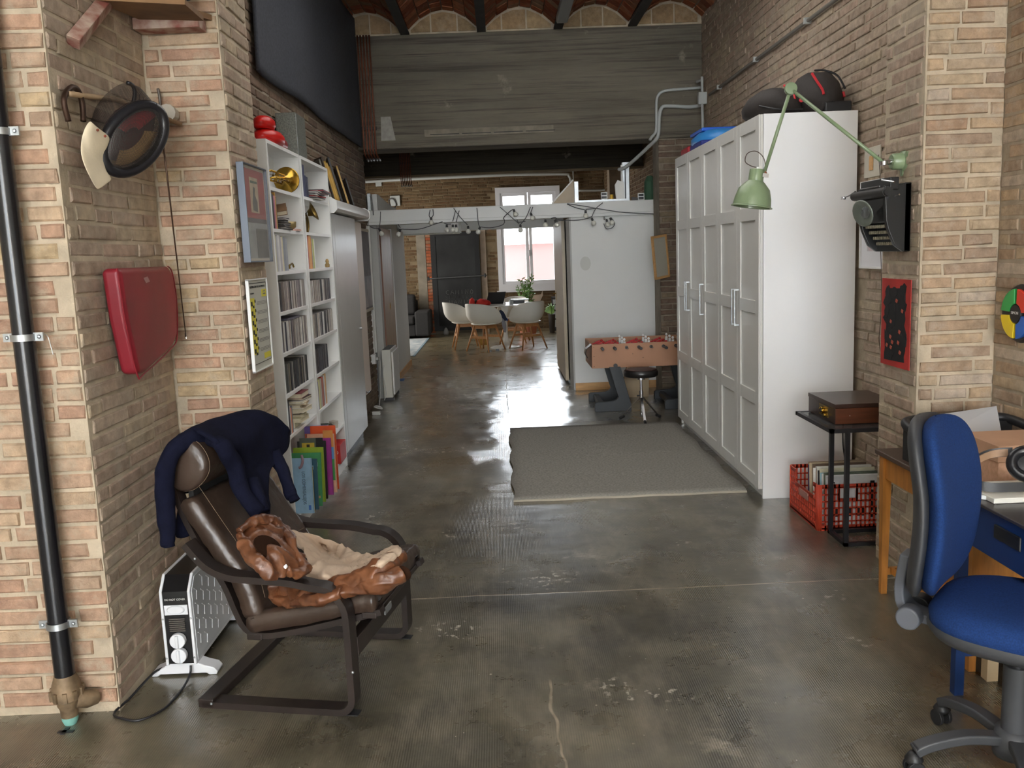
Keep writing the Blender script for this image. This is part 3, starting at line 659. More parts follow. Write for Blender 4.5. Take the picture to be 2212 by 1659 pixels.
# ================================================================ armchair (local x forward, y away from the camera)
CO = Vector((-.525, 3.214, 0)); CRZ = math.atan2(-.2, .98)
chair_m = Matrix.Translation(CO) @ Matrix.Rotation(CRZ, 4, 'Z'); chair_i = chair_m.inverted()
t = empty('lounge_armchair', 'low bentwood armchair with dark brown leather cushion beside the white heater', 'armchair', CO, CRZ)
bent = mat('black_brown_bentwood', (40, 32, 29), .38, var=.25, vscale=7, stretch=(1, 1, 1), bump=.1, bscale=40)
def arc_(cx, cz, r, a0, a1, n=7): return [(cx+r*math.cos(math.radians(a0+(a1-a0)*k/n)), cz+r*math.sin(math.radians(a0+(a1-a0)*k/n))) for k in range(n+1)]
armp = [(-.572, .612)]+[tuple(q) for q in []]
armp = [(p.x, p.y) for p in crom([(-.572, .612, 0), (-.50, .532, 0), (-.42, .497, 0), (-.32, .489, 0), (-.2, .484, 0), (-.1, .467, 0)], 5)]+arc_(-.095, .36, .108, 78, 0)+[(.015, .25)]+arc_(-.035, .063, .05, 0, -90)+[(-.2, .012), (-.56, .012)]
for s in (-1, 1):
    MB().strip([(x, s*.31, z) for x, z in armp], (0, 1, 0), .06, .024).build('side_frame', bent, t, auto=30)
    sf = [(p.x, p.y) for p in crom([(-.655, .93, 0), (-.645, .84, 0), (-.61, .70, 0), (-.55, .57, 0), (-.475, .44, 0), (-.44, .345, 0), (-.405, .275, 0), (-.335, .252, 0), (-.2, .275, 0), (-.03, .32, 0), (.115, .36, 0)], 4)]
    MB().strip([(x, s*.245, z) for x, z in sf], (0, 1, 0), .045, .022).build('seat_frame', bent, t, auto=30)
MB().box(-.575, -.515, -.34, .34, 0, .034).build('cross_rail', bent, t, bev=.004)
MB().box(-.012, .03, -.28, .28, .2, .27).build('cross_rail', bent, t, bev=.004)
MB().box(-.40, -.34, -.27, .27, .235, .26).build('cross_rail', bent, t, bev=.004)
MB().box(.045, .10, -.27, .27, .335, .358).build('cross_rail', bent, t, bev=.004)
sb = MB()
for k in range(5): MB().box(-.63+.03*k, -.61+.03*k, -.23, .23, .82-.07*k, .87-.07*k).build('back_slat', mat('black_webbing', (18, 18, 18), .8), t)
MB().box(.108, .112, -.21, -.14, .325, .35).build('label_tag', mat('grey_tag', (120, 122, 124), .7), t)
for s in (-1, 1): MB().box(-.03, .03, s*.31-.02, s*.31+.02, 0, .003).build('foot_pad', black, t)
sc = MB()
for x, z in ((-.53, .565), (.028, .17), (-.52, .02)): screw(sc, (x, -.342, z), (0, -1, 0), .006)
sc.build('bolt', steel, t)
lea = mat('brown_leather', (62, 49, 41), .33, var=.16, vscale=5, bump=.6, bscale=15, bdist=.009, spec=.55, bdetail=3)
def pad_mesh(center, y0, y1, th, name, parent):
    """upholstered pad swept along a centre line in the x-z plane"""
    P = [Vector((p.x, 0, p.y)) for p in crom([(x, z, 0) for x, z in center], 6)]; n = len(P); rows = []
    ny = 22
    for i, p in enumerate(P):
        tg = (P[min(i+1, n-1)]-P[max(i-1, 0)]).normalized(); nn = Vector((-tg.z, 0, tg.x)); nn = nn if nn.dot(Vector((1, 0, 1))) > 0 else -nn
        e = min(1, min(i, n-1-i)/2.5); e = math.sin(e*PI/2)**.6 if e < 1 else 1
        ring = []
        sec = []
        for k in range(ny+1):
            u = k/ny; y = y0+(y1-y0)*u; ed = min(u, 1-u)*(y1-y0); h = .8+.2*min(1, ed/.03)**.5
            puff = .006*math.sin(u*PI)+.0012*noise.noise(Vector((i*.25, y*9, 0)))
            seam = -.006 if abs(abs(y-(y0+y1)/2)-((y1-y0)/2-.055)) < .008 else 0
            sec.append((y, (th/2*h)*e+puff*e+seam))
        ring = [p+nn*h_+Vector((0, y, 0)) for y, h_ in sec]+[p-nn*(h_*.8)+Vector((0, y, 0)) for y, h_ in reversed(sec)]
        rows.append(ring+[ring[0]])
    b = MB().grid(rows); b.b.faces.new([b.b.verts[i] for i in range(0)]) if 0 else None
    bmesh.ops.remove_doubles(b.b, verts=b.b.verts[:], dist=1e-5)
    bmesh.ops.holes_fill(b.b, edges=b.b.edges[:], sides=0)
    return b.build(name, lea, parent, smooth=True)
bc = pad_mesh([(-.60, .755), (-.545, .665), (-.475, .555), (-.415, .46), (-.385, .365), (-.375, .315)], -.27, .27, .085, 'back_cushion', t)
sc_ = pad_mesh([(-.395, .285), (-.33, .30), (-.2, .325), (-.05, .362), (.05, .385), (.10, .388)], -.27, .27, .085, 'seat_cushion', t)
hd = MB(); prof = [(-.60, .985), (-.565, .98), (-.525, .955), (-.497, .905), (-.50, .855), (-.535, .81), (-.58, .785), (-.63, .79), (-.648, .83), (-.628, .88), (-.632, .93), (-.625, .97)]
pp = [(p.x, p.y) for p in crom([(x, z, 0) for x, z in prof], 3, closed=True)]; cx_, cz_ = -.572, .88
rows = []
for y, k in ((-.275, .0), (-.275, .55), (-.272, .85), (-.262, .98), (-.25, 1), (-.24, .985), (-.1, 1), (0, 1.01), (.1, 1), (.24, .985), (.25, 1), (.262, .98), (.272, .85), (.275, .55), (.275, 0)):
    rows.append([(cx_+(x-cx_)*k, y, cz_+(z-cz_)*k) for x, z in pp+[pp[0]]])
b = MB().grid(rows); bmesh.ops.remove_doubles(b.b, verts=b.b.verts[:], dist=1e-5); b.build('headrest', lea, t, smooth=True)
stt = mat('pale_stitching', (118, 98, 80), .7)
st = MB()
st.tube([(x+(x-cx_)*.01, -.25, z+(z-cz_)*.01) for x, z in pp+[pp[0]]], .0011, 5, caps=False)
st.build('stitching', stt, t)
st = MB().tube(crom([(-.562, -.222, .795), (-.50, -.222, .695), (-.43, -.222, .585), (-.365, -.222, .49), (-.34, -.222, .38)], 5), .0011, 5)
st.tube(crom([(-.30, -.222, .355), (-.2, -.222, .374), (-.05, -.222, .412), (.05, -.222, .435), (.09, -.222, .436)], 5), .0011, 5)
st.tube(crom([(-.375, -.22, .50), (-.372, 0, .512), (-.375, .22, .50)], 6), .0011, 5).tube(crom([(-.362, -.22, .482), (-.36, 0, .494), (-.362, .22, .482)], 6), .0011, 5)
st.build('stitching', stt, t)
# ---- pixel on to a surface of the chair
def chx(z): return -.485 if z > .8 else (-.485+(.8-z)*.62)
def onfront(px, py, off=0):
    d = ray(px, py); lo, hi = 2.0, 5.0
    for _ in range(40):
        mid = (lo+hi)/2; q = chair_i @ (CAMP+d*mid)
        if q.x < chx(q.z)+off: hi = mid
        else: lo = mid
    # rays go towards -x relative to the chair: march from the camera until behind the surface
    return chair_i @ (CAMP+d*lo)
def onseat(px, py, h=0):
    d = ray(px, py); lo, hi = 1.5, 5.0
    for _ in range(40):
        mid = (lo+hi)/2; q = chair_i @ (CAMP+d*mid)
        if q.z < .40+.27*(q.x+.1)*(1 if q.x > -.3 else 0)+h: hi = mid
        else: lo = mid
    return chair_i @ (CAMP+d*lo)
def aty(px, py, y):
    d = ray(px, py); o = chair_i @ CAMP; dd = chair_i.to_3x3() @ d; tt = (y-o.y)/dd.y; return o+dd*tt
def rough(o, amp, sc, seed=0):
    for v in o.data.vertices:
        n_ = noise.noise_vector(v.co*sc+Vector((seed, 0, 0)))*amp+noise.noise_vector(v.co*sc*2.7+Vector((seed, 4, 0)))*amp*.45
        v.co += n_
def wrinkle(o, amp, sc, seed=0, st=(1, 1, 1)):
    me = o.data; ns = [v.normal.copy() for v in me.vertices]
    for v, n_ in zip(me.vertices, ns):
        p = Vector((v.co.x*st[0], v.co.y*st[1], v.co.z*st[2]))*sc+Vector((seed, seed*.3, 0)); p += noise.noise_vector(p*.5)*.5
        q = 1-abs(noise.noise(p))*1.6; q2 = 1-abs(noise.noise(p*2.3+Vector((7, 1, 2))))*1.6
        v.co += n_*amp*(max(0, q)**2.5-.4+.13*(max(0, q2)**2-.4))
def finegrid(rows, n=4):
    rows = [crom([Vector(p) for p in r_], n) for r_ in rows]; cols = list(zip(*rows)); cols = [crom(list(c), n) for c in cols]; return [list(r_) for r_ in zip(*cols)]
wrinkle(bc, .004, 26, 1, (1, .5, 1)); wrinkle(sc_, .004, 26, 2, (1, .5, 1))
knit = mat('navy_knit', (19, 21, 38), .95, var=.15, vscale=30, bump=.5, bscale=160, bdist=.002, spec=.1)
t = empty('sweater', 'navy blue knitted sweater draped over the armchair headrest', 'sweater', CO, CRZ)
r0 = [(-.16, -.60, .985), (-.03, -.60, .99), (.15, -.58, 1.03), (.29, -.56, 1.0)]
def yz(px, py, off): q = onfront(px, py, off); return (q.x, q.y, q.z)
rowsS = [[(-.70, -.17, .74), (-.71, -.03, .72), (-.70, .15, .74), (-.68, .30, .78)], [(-.68, -.17, .90), (-.68, -.03, .91), (-.67, .15, .93), (-.66, .30, .92)],
         [(-.585, -.215, 1.0), (-.58, -.04, 1.003), aty(566, 888, .17), aty(612, 925, .29)]]
for r_ in (((462, 952), (515, 945), (575, 922), (622, 938)), ((490, 985), (527, 985), (575, 965), (621, 962)), ((505, 1020), (532, 1015), (570, 1002), (606, 986)),
           ((512, 1050), (535, 1045), (560, 1035), (583, 1018)), ((520, 1080), (543, 1080), (562, 1070), (579, 1058)), ((545, 1110), (556, 1116), (568, 1119), (580, 1110))):
    rowsS.append([yz(a, b_, .025) for a, b_ in r_])
o = MB().grid(finegrid(rowsS, 5)).build('body', knit, t, smooth=True, solid=.014); rough(o, .008, 9, 3)
def sleeve(pts, rr, name='sleeve', flat=None, seed=0):
    o = MB().tube(crom(pts, 6), [r_ for r_ in [p.x for p in crom([(r_, 0, 0) for r_ in rr], 6)]], 14).build(name, knit, t, smooth=True); rough(o, .006, 14, seed); return o
sleeve([aty(470, 958, -.13), aty(430, 945, -.20), aty(392, 955, -.27), aty(365, 990, -.31), aty(356, 1040, -.32), aty(357, 1090, -.32), aty(361, 1140, -.32), aty(363, 1176, -.32)], [.04, .036, .032, .032, .032, .034, .029, .025], seed=1)
sleeve([aty(361, 1146, -.32), aty(362, 1162, -.32), aty(363, 1180, -.32)], [.024, .0225, .0245], 'cuff', seed=11)
sleeve([yz(627, 1062, .042), yz(632, 1070, .043), yz(637, 1081, .043)], [.021, .019, .022], 'cuff', seed=12)
sleeve([aty(405, 1080, -.20), aty(398, 1120, -.21), aty(398, 1155, -.21)], [.03, .03, .028], 'hem', seed=5)
sleeve([yz(590, 975, .02), yz(607, 1010, .03), yz(618, 1040, .035), yz(632, 1074, .04)], [.03, .028, .025, .022], seed=2)
sleeve([aty(445, 945, -.17), yz(478, 962, .03), yz(503, 1000, .035), yz(514, 1040, .035), yz(530, 1075, .035), yz(560, 1106, .035)], [.02, .03, .032, .03, .028, .03], 'rolled_edge', seed=7)
sleeve([yz(545, 1040, .03), yz(552, 1070, .035), yz(565, 1108, .035)], [.03, .036, .028], 'rolled_edge', seed=8)
# ---- leather jacket
jl = mat('tan_brown_leather', (126, 80, 52), .36, col2=(82, 48, 30), vscale=11, bump=.6, bscale=40, bdist=.004, bdetail=5, spec=.5)
lin = mat('beige_lining', (196, 174, 152), .85, var=.06, vscale=8, bump=.5, bscale=14, bdist=.012)
t = empty('leather_jacket', 'tan brown leather jacket with beige lining crumpled on the armchair seat', 'jacket', CO, CRZ)
hs = lambda px, py, h: onseat(px, py, h)
L_ = [[(622, 1148, .12), (690, 1158, .09), (735, 1176, .08), (780, 1200, .05), (830, 1192, .07), (862, 1181, .08)],
      [(645, 1175, .13), (700, 1190, .06), (745, 1212, .04), (790, 1212, .05), (835, 1202, .085), (866, 1190, .08)],
      [(662, 1205, .12), (708, 1218, .08), (750, 1232, .055), (790, 1228, .07), (830, 1213, .09), (862, 1202, .07)],
      [(668, 1240, .08), (700, 1246, .07), (730, 1252, .05), (765, 1243, .06), (800, 1230, .07), (845, 1214, .06)],
      [(672, 1262, .03), (700, 1264, .03), (730, 1268, .02), (765, 1260, .02), (800, 1248, .03), (850, 1228, .03)]]
o = MB().grid(finegrid([[hs(*p) for p in r_] for r_ in L_], 14)).build('lining', lin, t, smooth=True, solid=.006); rough(o, .006, 12, 4); wrinkle(o, .020, 8, 2.2, (.8, 1.3, 1))
def roll(pts, rr, name='shell', m_=jl, amp=.008, sc=18, seed=0, seg=40):
    o = MB().tube(crom(pts, 18), [p.x for p in crom([(r_, 0, 0) for r_ in rr], 18)], seg).build(name, m_, t, smooth=True); rough(o, amp, sc, seed); wrinkle(o, .011, 11, seed*3.1, (.55, 1.5, 1.5)); return o
roll([hs(700, 1268, .03), hs(745, 1262, .035), hs(790, 1245, .05), hs(830, 1226, .06), hs(868, 1200, .05)], [.028, .032, .036, .036, .026], seed=1)
roll([hs(730, 1284, .015), hs(780, 1268, .02), hs(825, 1256, .025), hs(870, 1238, .03)], [.024, .03, .034, .03], 'sleeve', seed=2)
roll([hs(870, 1238, .03), hs(872, 1236, .03)], [.026, .02], 'cuff', mat('dark_brown_inside', (44, 26, 16), .95, spec=.1), .001, 5)
# upper body: lies against the backrest, open collar facing the camera
U = [[(515, 1150, .05), (535, 1128, .06), (575, 1122, .06), (612, 1134, .07)], [(524, 1178, .08), (548, 1150, .10), (585, 1142, .11), (625, 1150, .11)],
     [(545, 1205, .10), (566, 1185, .14), (600, 1172, .15), (640, 1180, .13)], [(562, 1228, .12), (590, 1215, .17), (622, 1205, .17), (655, 1212, .14)], [(578, 1246, .10), (605, 1246, .14), (640, 1242, .15), (664, 1238, .11)]]
def sh(px, py, off):
    q1 = onfront(px, py, off); q2 = onseat(px, py, .02+off*.4)
    return q1 if q1.z > .47 else q2
o = MB().grid(finegrid([[onfront(p[0], p[1], p[2]) for p in r_] for r_ in U], 16)).build('shell', jl, t, smooth=True, solid=.012); rough(o, .007, 14, 9); wrinkle(o, .020, 9, 5.5, (1, 1.3, .8))
fr_ = lambda px, py, off: onfront(px, py, off)
roll([fr_(518, 1150, .07), fr_(545, 1128, .09), fr_(590, 1128, .11), fr_(618, 1150, .13), fr_(634, 1185, .16), fr_(656, 1225, .17), fr_(648, 1238, .17), fr_(618, 1232, .17)], [.012, .018, .02, .02, .018, .02, .018, .012], 'collar', seed=3, amp=.005)
roll([fr_(516, 1156, .07), fr_(530, 1185, .10), fr_(552, 1210, .13), fr_(575, 1232, .15), fr_(600, 1244, .16)], [.012, .02, .022, .022, .016], 'shell', seed=4)
# dark inside of the collar opening
M = [fr_(578+math.cos(k*PI/10)*30+math.sin(k*PI/10)*4, 1181+math.sin(k*PI/10)*24+math.cos(k*PI/10)*6, .155) for k in range(20)]
MB().poly(M, [tuple(range(20))]).build('opening', mat('dark_brown_inside', (0, 0, 0)), t, solid=.004)
MB().lathe([(0, 0), (.008, 0), (.006, .004), (0, .005)], fr_(617, 1224, .19), facing((.5, -1, .2)).to_3x3(), 12).build('snap_button', chrome, t)
roll([hs(588, 1268, .03), hs(600, 1292, .02), hs(640, 1300, .015), hs(690, 1296, .02), hs(735, 1284, .02)], [.016, .022, .02, .022, .018], 'shell', seed=6)
roll([hs(610, 1275, .04), hs(660, 1285, .03), hs(715, 1276, .03)], [.02, .022, .02], 'shell', seed=7)
o = MB().grid(finegrid([[hs(590, 1240, .08), hs(630, 1246, .09), hs(680, 1256, .06)], [hs(594, 1262, .05), hs(640, 1270, .06), hs(700, 1270, .04)], [hs(602, 1290, .02), hs(650, 1296, .025), hs(715, 1286, .02)]], 16)).build('shell', jl, t, smooth=True, solid=.01); rough(o, .006, 16, 12); wrinkle(o, .012, 11, 8.8, (.6, 1.5, 1))
# ================================================================ heater
t = empty('convector_heater', 'white panel heater with grey patterned front and black control end, by the niche wall', 'heater', (-1.30, 3.24, 0), 0)
hw = mat('heater_white', (226, 228, 232), .35); hg = mat('heater_grey', (208, 211, 215), .45); ctrl = mat('control_black', (18, 18, 20), .3)
prof = [(0, .05), (0, .35), (.05, .405), (.55, .405), (.60, .35), (.60, .10), (.55, .045), (.03, .045)]
def hprof(i): return [(y, z) for y, z in prof]
for x0, x1, n_ in ((-.06, -.048, 'rear_panel'), (.048, .06, 'front_panel')): MB().prism(prof, x0, x1, axis='x').build(n_, hw, t, bev=.004)
MB().prism([(.015, .065), (.015, .345), (.055, .39), (.545, .39), (.585, .345), (.585, .11), (.545, .06)], .0605, .0625, axis='x').build('panel_face', hg, t)
MB().prism([(.004, .055), (.004, .348), (.052, .4), (.548, .4), (.596, .348), (.596, .10), (.546, .05)], -.048, .048, axis='x').build('housing', ctrl, t)
cv = MB(); lt = MB()
for i in range(8):
    for j in range(6):
        y, z = .05+.07*i, .32-.06*j+(.03 if i % 2 else 0)
        if z > .36 or z < .10 or (y > .48 and z < .13): continue
        q = [(.0635, y-.014, z+.026), (.0635, y+.014, z+.008), (.0635, y+.006, z-.026)]
        MB().strip(q, (1, 0, 0), .002, .0028).build('raised_chevron', hw, t)
MB().box(-.045, .045, -.001, .004, .255, .295).build('handle_recess', hw, t, bev=.002)
MB().lathe([(0, 0), (.036, 0), (.03, .006), (0, .007)], (0, -.0005, .277), rotm('X', 90).to_3x3(), 20, sx=1, sy=.5).build('handle', hw, t, auto=40)
vg = MB()
for k in range(7): vg.box(-.03, .03, -.003, .003, .19+.008*k, .193+.008*k)
vg.build('vent', mat('vent_grey', (96, 90, 84), .5), t)
for z in (.155, .095):
    k = MB().cyl((0, .002, z), .03, .022, rotm('X', 90).to_3x3(), 24).cbox((0, -.022, z), (.012, .012, .05)).build('knob', hw, t, bev=.003)
MB().cyl((0, .003, .062), .006, .004, rotm('X', 90).to_3x3(), 10).build('indicator', hw, t)
flatfont('DO NOT COVER', .0105, 'lettering', white_p, t, facing((0, -1, 0), loc=(0, -.0015, .318)))
sc = MB()
for x in (-.054, .054):
    for z in (.24, .08): screw(sc, (x, -.001, z), (0, -1, 0), .004)
sc.build('screw', steel, t)
for y in (.03, .53):
    MB().prism([(-.125, 0), (-.12, .02), (-.08, .035), (-.05, .055), (.05, .055), (.085, .04), (.12, .03), (.135, .012), (.13, 0), (.1, 0), (.09, .008), (-.09, .008), (-.1, 0)], y-.02, y+.05).build('foot', hw, t, bev=.005)
cp = [(-1.285, 3.235, .045), (-1.275, 3.2, .02), (-1.272, 3.08, .006), (-1.29, 2.955, .006), (-1.354, 2.913, .006), (-1.40, 2.94, .006), (-1.425, 2.985, .007), (-1.425, 3.1, .007), (-1.418, 3.2, .008), (-1.395, 3.26, .012), (-1.37, 3.285, .03)]
cp = [(-1.262, 3.235, .05), (-1.262, 3.215, .02), (-1.263, 3.12, .006), (-1.278, 2.985, .006), (-1.335, 2.915, .006), (-1.40, 2.93, .006), (-1.45, 2.972, .006), (-1.425, 3.05, .02), (-1.41, 3.16, .03), (-1.40, 3.24, .03), (-1.37, 3.275, .03)]
MB().tube(crom([(x+1.30, y-3.24, z) for x, y, z in cp], 8), .0045, 8).build('power_cable', blackm, t, smooth=True)
o = MB().box(-1.60, -1.545, 2.86, 2.875, 0, .003).box(-1.585, -1.57, 2.85, 2.895, 0, .003).build('twisted_scrap', black); tag(o, 'tiny dark scrap lying on the floor below the black pipe', 'scrap')
# ================================================================ bookcases
XB, XF = -1.405, -1.245
SH = [2.00, 1.77, 1.53, 1.30, 1.065, .825, .585, .335]
def bookcase(y0, y1, label):
    t = empty('bookcase', label, 'bookcase', (XB, (y0+y1)/2, 0), 0, 'pair of tall white bookcases')
    T = Matrix.Translation((-XB, -(y0+y1)/2, 0))
    for a in (y0, y1-.028): MB().box(XB, XF, a, a+.028, 0, 2.252).xf(T).build('side_panel', white_l, t, bev=.001)
    MB().box(XB, XF, y0+.028, y1-.028, 2.232, 2.252).xf(T).build('top_panel', white_l, t)
    MB().box(XB-.006, XB+.002, y0, y1, .02, 2.25).xf(T).build('back_panel', white_l, t)
    for z in (SH[:7] if y0 < 5.5 else SH)+[.085]: MB().box(XB+.002, XF-.004, y0+.028, y1-.028, z-.02, z).xf(T).build('shelf', white_l, t, bev=.001)
    MB().box(XF-.02, XF-.004, y0+.028, y1-.028, 0, .065).xf(T).build('plinth', white_l, t)
    return t
bookcase(4.955, 5.76, 'near tall white bookcase, books and discs on its shelves, behind the armchair')
bookcase(5.795, 6.70, 'far tall white bookcase standing between the near bookcase and the grey door')
BM = {}
def bmat(col):
    k = tuple(col)
    if k not in BM: BM[k] = mat('cover_%02x%02x%02x' % k, k, .45, var=.08, vscale=20)
    return BM[k]
page = mat('page_edges', (222, 214, 190), .9, var=.08, vscale=60, stretch=(1, 1, 6))
CN = {}
ORD = ['first', 'second', 'third', 'fourth', 'fifth', 'sixth', 'seventh', 'eighth', 'ninth', 'tenth', 'eleventh', 'twelfth', 'thirteenth', 'fourteenth', 'fifteenth', 'sixteenth']
def book(y, z, th, h, dep, col, label, group, lean=0, x=None, out=0, spine=True, name='book', cat='book'):
    """upright book, spine to the room; y = near side"""
    xf = (XF if x is None else x)-.012+out
    o = empty(name, label, cat, (xf, y+th/2, z), 0, group); o.rotation_euler = (math.radians(lean), 0, 0)
    c = bmat(col)
    cv = MB().box(-dep, 0, -th/2, -th/2+.0016, 0, h).box(-dep, 0, th/2-.0016, th/2, 0, h).box(-.0018, .0005, -th/2, th/2, 0, h)
    cv.build('cover', c, o)
    MB().box(-dep+.003, -.002, -th/2+.0016, th/2-.0016, .003, h-.003).build('pages', page, o)
    return o
UN = [('near', 4.985, 5.730), ('far', 5.825, 6.670)]
def colname(c):
    r_, g_, b_ = c; mx, mn = max(c), min(c)
    if mx < 60: return 'black'
    if mx-mn < 22: return 'white' if mx > 205 else ('pale grey' if mx > 150 else ('grey' if mx > 95 else 'dark grey'))
    if b_ == mx and b_ > r_+20: return 'navy' if mx < 110 else ('purple' if r_ > g_+15 else ('light blue' if mx > 185 else 'blue'))
    if g_ == mx and g_ > r_+8: return 'green'
    if r_ > 190 and g_ > 185 and b_ < 150: return 'pale yellow' if b_ > 100 else 'yellow'
    if r_ > 200 and g_ > 120 and b_ < 110: return 'orange'
    if r_ > 195 and g_ > 175: return 'cream'
    if r_ > 190 and g_ < 150 and b_ > 110: return 'pink'
    if r_ > 140 and g_ < 90: return 'red'
    return 'tan' if mx > 150 else 'brown'
def row(u, si, specs, what='book', start=None, dep=.13, desc=''):
    """specs: (thickness, height, colour[, lean])"""
    un, ya, yb = UN[u]; y = ya+.004 if start is None else start; z = SH[si]+.0005 if si < 8 else .0855
    used = {}
    for i, s_ in enumerate(specs):
        th, h, c = s_[:3]; lean = s_[3] if len(s_) > 3 else 0
        cn = colname(c); used[cn] = used.get(cn, 0)+1
        ordn = ORD[used[cn]-1] if used[cn]-1 < 16 else 'late'
        lab = '%s %s, %s upright one from the near end, %s shelf, %s bookcase' % (cn, what, ORD[i], ['top', 'second', 'third', 'fourth', 'fifth', 'sixth', 'seventh', 'lowest but one'][si] if si < 8 else 'bottom', un)
        book(y, z, th, h, min(dep, .14), c, lab, '%ss on the %s shelf of the %s bookcase' % (what, ORD[si], un), lean)
        y += th+.0012+(abs(math.sin(math.radians(lean)))*h*.02)
    return y
# near unit, shelf 1 (z=2.0): trombone only. shelf 2 (z 1.77)
row(0, 1, [(.022, .205, (30, 30, 34)), (.018, .20, (40, 46, 50)), (.016, .195, (24, 24, 26)), (.02, .19, (44, 30, 34)), (.03, .185, (190, 110, 130)), (.018, .205, (206, 160, 80)), (.012, .18, (120, 84, 60))])
row(0, 2, [(.012, .165, (176, 120, 100)), (.02, .21, (214, 206, 160)), (.022, .205, (206, 204, 168)), (.03, .20, (176, 176, 178)), (.028, .205, (206, 206, 208)), (.016, .205, (232, 232, 230)), (.02, .20, (190, 188, 190)), (.018, .20, (170, 168, 172)), (.02, .195, (222, 214, 206)), (.024, .2, (214, 208, 172)), (.05, .195, (132, 138, 148)), (.05, .19, (150, 154, 162))])
def ordw(n):
    T = ['', '', 'twenty', 'thirty', 'forty', 'fifty', 'sixty']; O1 = ORD+['seventeenth', 'eighteenth', 'nineteenth']
    if n < 20: return O1[n-1]
    return (T[n//10][:-1]+'ieth') if n % 10 == 0 else T[n//10]+'-'+O1[n % 10-1]
def discs(u, si, n, h=.128, w=.0105, cols=None, seed=0, dep=.135, extra=None):
    un, ya, yb = UN[u]; r = random.Random(seed); y = ya+.003; z = SH[si]+.0005; i = 0
    pal = cols or [(70, 66, 68), (120, 112, 108), (206, 204, 202), (156, 150, 148), (92, 84, 84), (60, 60, 72), (190, 184, 176), (112, 100, 96), (140, 128, 132), (44, 44, 48), (170, 160, 150), (220, 218, 214)]
    while y+w < yb and i < n:
        hh = h+r.choice((0, 0, 0, .001, -.001)); ci = r.randrange(len(pal)); c = bmat(pal[ci])
        o = MB().box(-dep, 0, -w/2, w/2, 0, hh).build('disc_case', c); o.location = (XF-.018+r.uniform(-.004, .004), y+w/2, z)
        tag(o, '%s disc case, %s from the near end, %s shelf, %s bookcase' % (colname(pal[ci]), ordw(i+1), ORD[si], un), 'disc case', 'disc cases on the %s shelf of the %s bookcase' % (['top', 'second', 'third', 'fourth', 'fifth', 'sixth', 'seventh'][si], un))
        y += w+.0009; i += 1
    return y
discs(0, 3, 60, h=.168, w=.0118, seed=1, dep=.14); discs(0, 4, 60, h=.172, w=.0118, seed=2, dep=.14)
o = MB().box(-.14, 0, -.16, .16, 0, .012).build('disc_case', bmat((92, 88, 104))); o.location = (XF-.015, 5.36, SH[4]+.1745)
tag(o, 'flat grey violet case lying on top of the discs, fifth shelf of the near bookcase', 'disc case')
discs(1, 3, 60, h=.15, w=.0118, seed=3, dep=.14); discs(1, 4, 60, h=.16, w=.0118, seed=4, dep=.14)
discs(0, 5, 40, h=.165, w=.0155, seed=5, dep=.14, cols=[(40, 44, 44), (28, 30, 30), (88, 88, 84), (120, 112, 96), (196, 190, 182), (52, 54, 56), (70, 74, 70), (44, 40, 42), (26, 26, 30)])
discs(1, 5, 30, h=.165, w=.0155, seed=6, dep=.14, cols=[(60, 60, 74), (86, 76, 72), (70, 60, 58), (44, 46, 56), (100, 98, 100), (36, 36, 44)])
row(1, 2, [(.02, .20, (196, 170, 164)), (.016, .21, (150, 118, 110)), (.03, .215, (178, 32, 36)), (.034, .215, (224, 150, 60)), (.034, .22, (232, 160, 66)), (.026, .215, (226, 152, 60)), (.012, .20, (60, 50, 44)), (.014, .2, (206, 204, 170)), (.03, .2, (176, 184, 90)), (.02, .195, (196, 204, 130)), (.024, .2, (238, 238, 236))], desc='')
row(1, 6, [(.014, .18, (60, 44, 60)), (.02, .185, (196, 170, 180)), (.026, .19, (56, 50, 120)), (.05, .20, (206, 204, 140)), (.022, .20, (170, 160, 140)), (.02, .2, (206, 196, 176)), (.016, .195, (150, 132, 120)), (.022, .205, (172, 56, 44)), (.02, .2, (196, 120, 90)), (.02, .2, (120, 40, 36)), (.036, .205, (226, 224, 220)), (.05, .21, (220, 176, 120))])
row(0, 6, [(.04, .205, (32, 38, 96)), (.03, .195, (16, 18, 40)), (.02, .165, (196, 196, 200)), (.024, .15, (224, 142, 92)), (.02, .16, (120, 124, 140))])
# flat stack on the seventh shelf of the near bookcase
stk = [((226, 220, 190), .028, .17), ((206, 198, 160), .018, .16), ((60, 44, 40), .012, .15), ((222, 214, 196), .026, .18), ((232, 230, 226), .016, .175), ((196, 170, 130), .016, .17), ((240, 238, 232), .012, .19), ((40, 28, 34), .014, .16), ((112, 40, 44), .03, .18)]
z = SH[6]+.035
o = MB().box(-.11, .0, -.09, .09, 0, .034).build('book', bmat((220, 214, 190))); o.location = (XF-.03, 5.33, SH[6]+.0005); tag(o, 'thick cream book at the foot of the flat stack, seventh shelf of the near bookcase', 'book', 'flat stack of books')
for i, (c, h, l) in enumerate(stk):
    o = empty('book', '%s book lying flat, %s above the thick cream one, near bookcase stack' % (colname(c), ORD[i]), 'book', (XF-.055+R.uniform(-.01, .03), 5.33+R.uniform(-.02, .02), z), R.uniform(-.12, .12), 'flat stack of books')
    MB().box(-.065, .065, -l/2, l/2, 0, .002).box(-.065, .065, -l/2, l/2, h-.002, h).box(-.065, -.063, -l/2, l/2, 0, h).build('cover', bmat(c), o)
    MB().box(-.062, .062, -l/2+.003, l/2-.003, .002, h-.002).build('pages', page, o); z += h+.0006
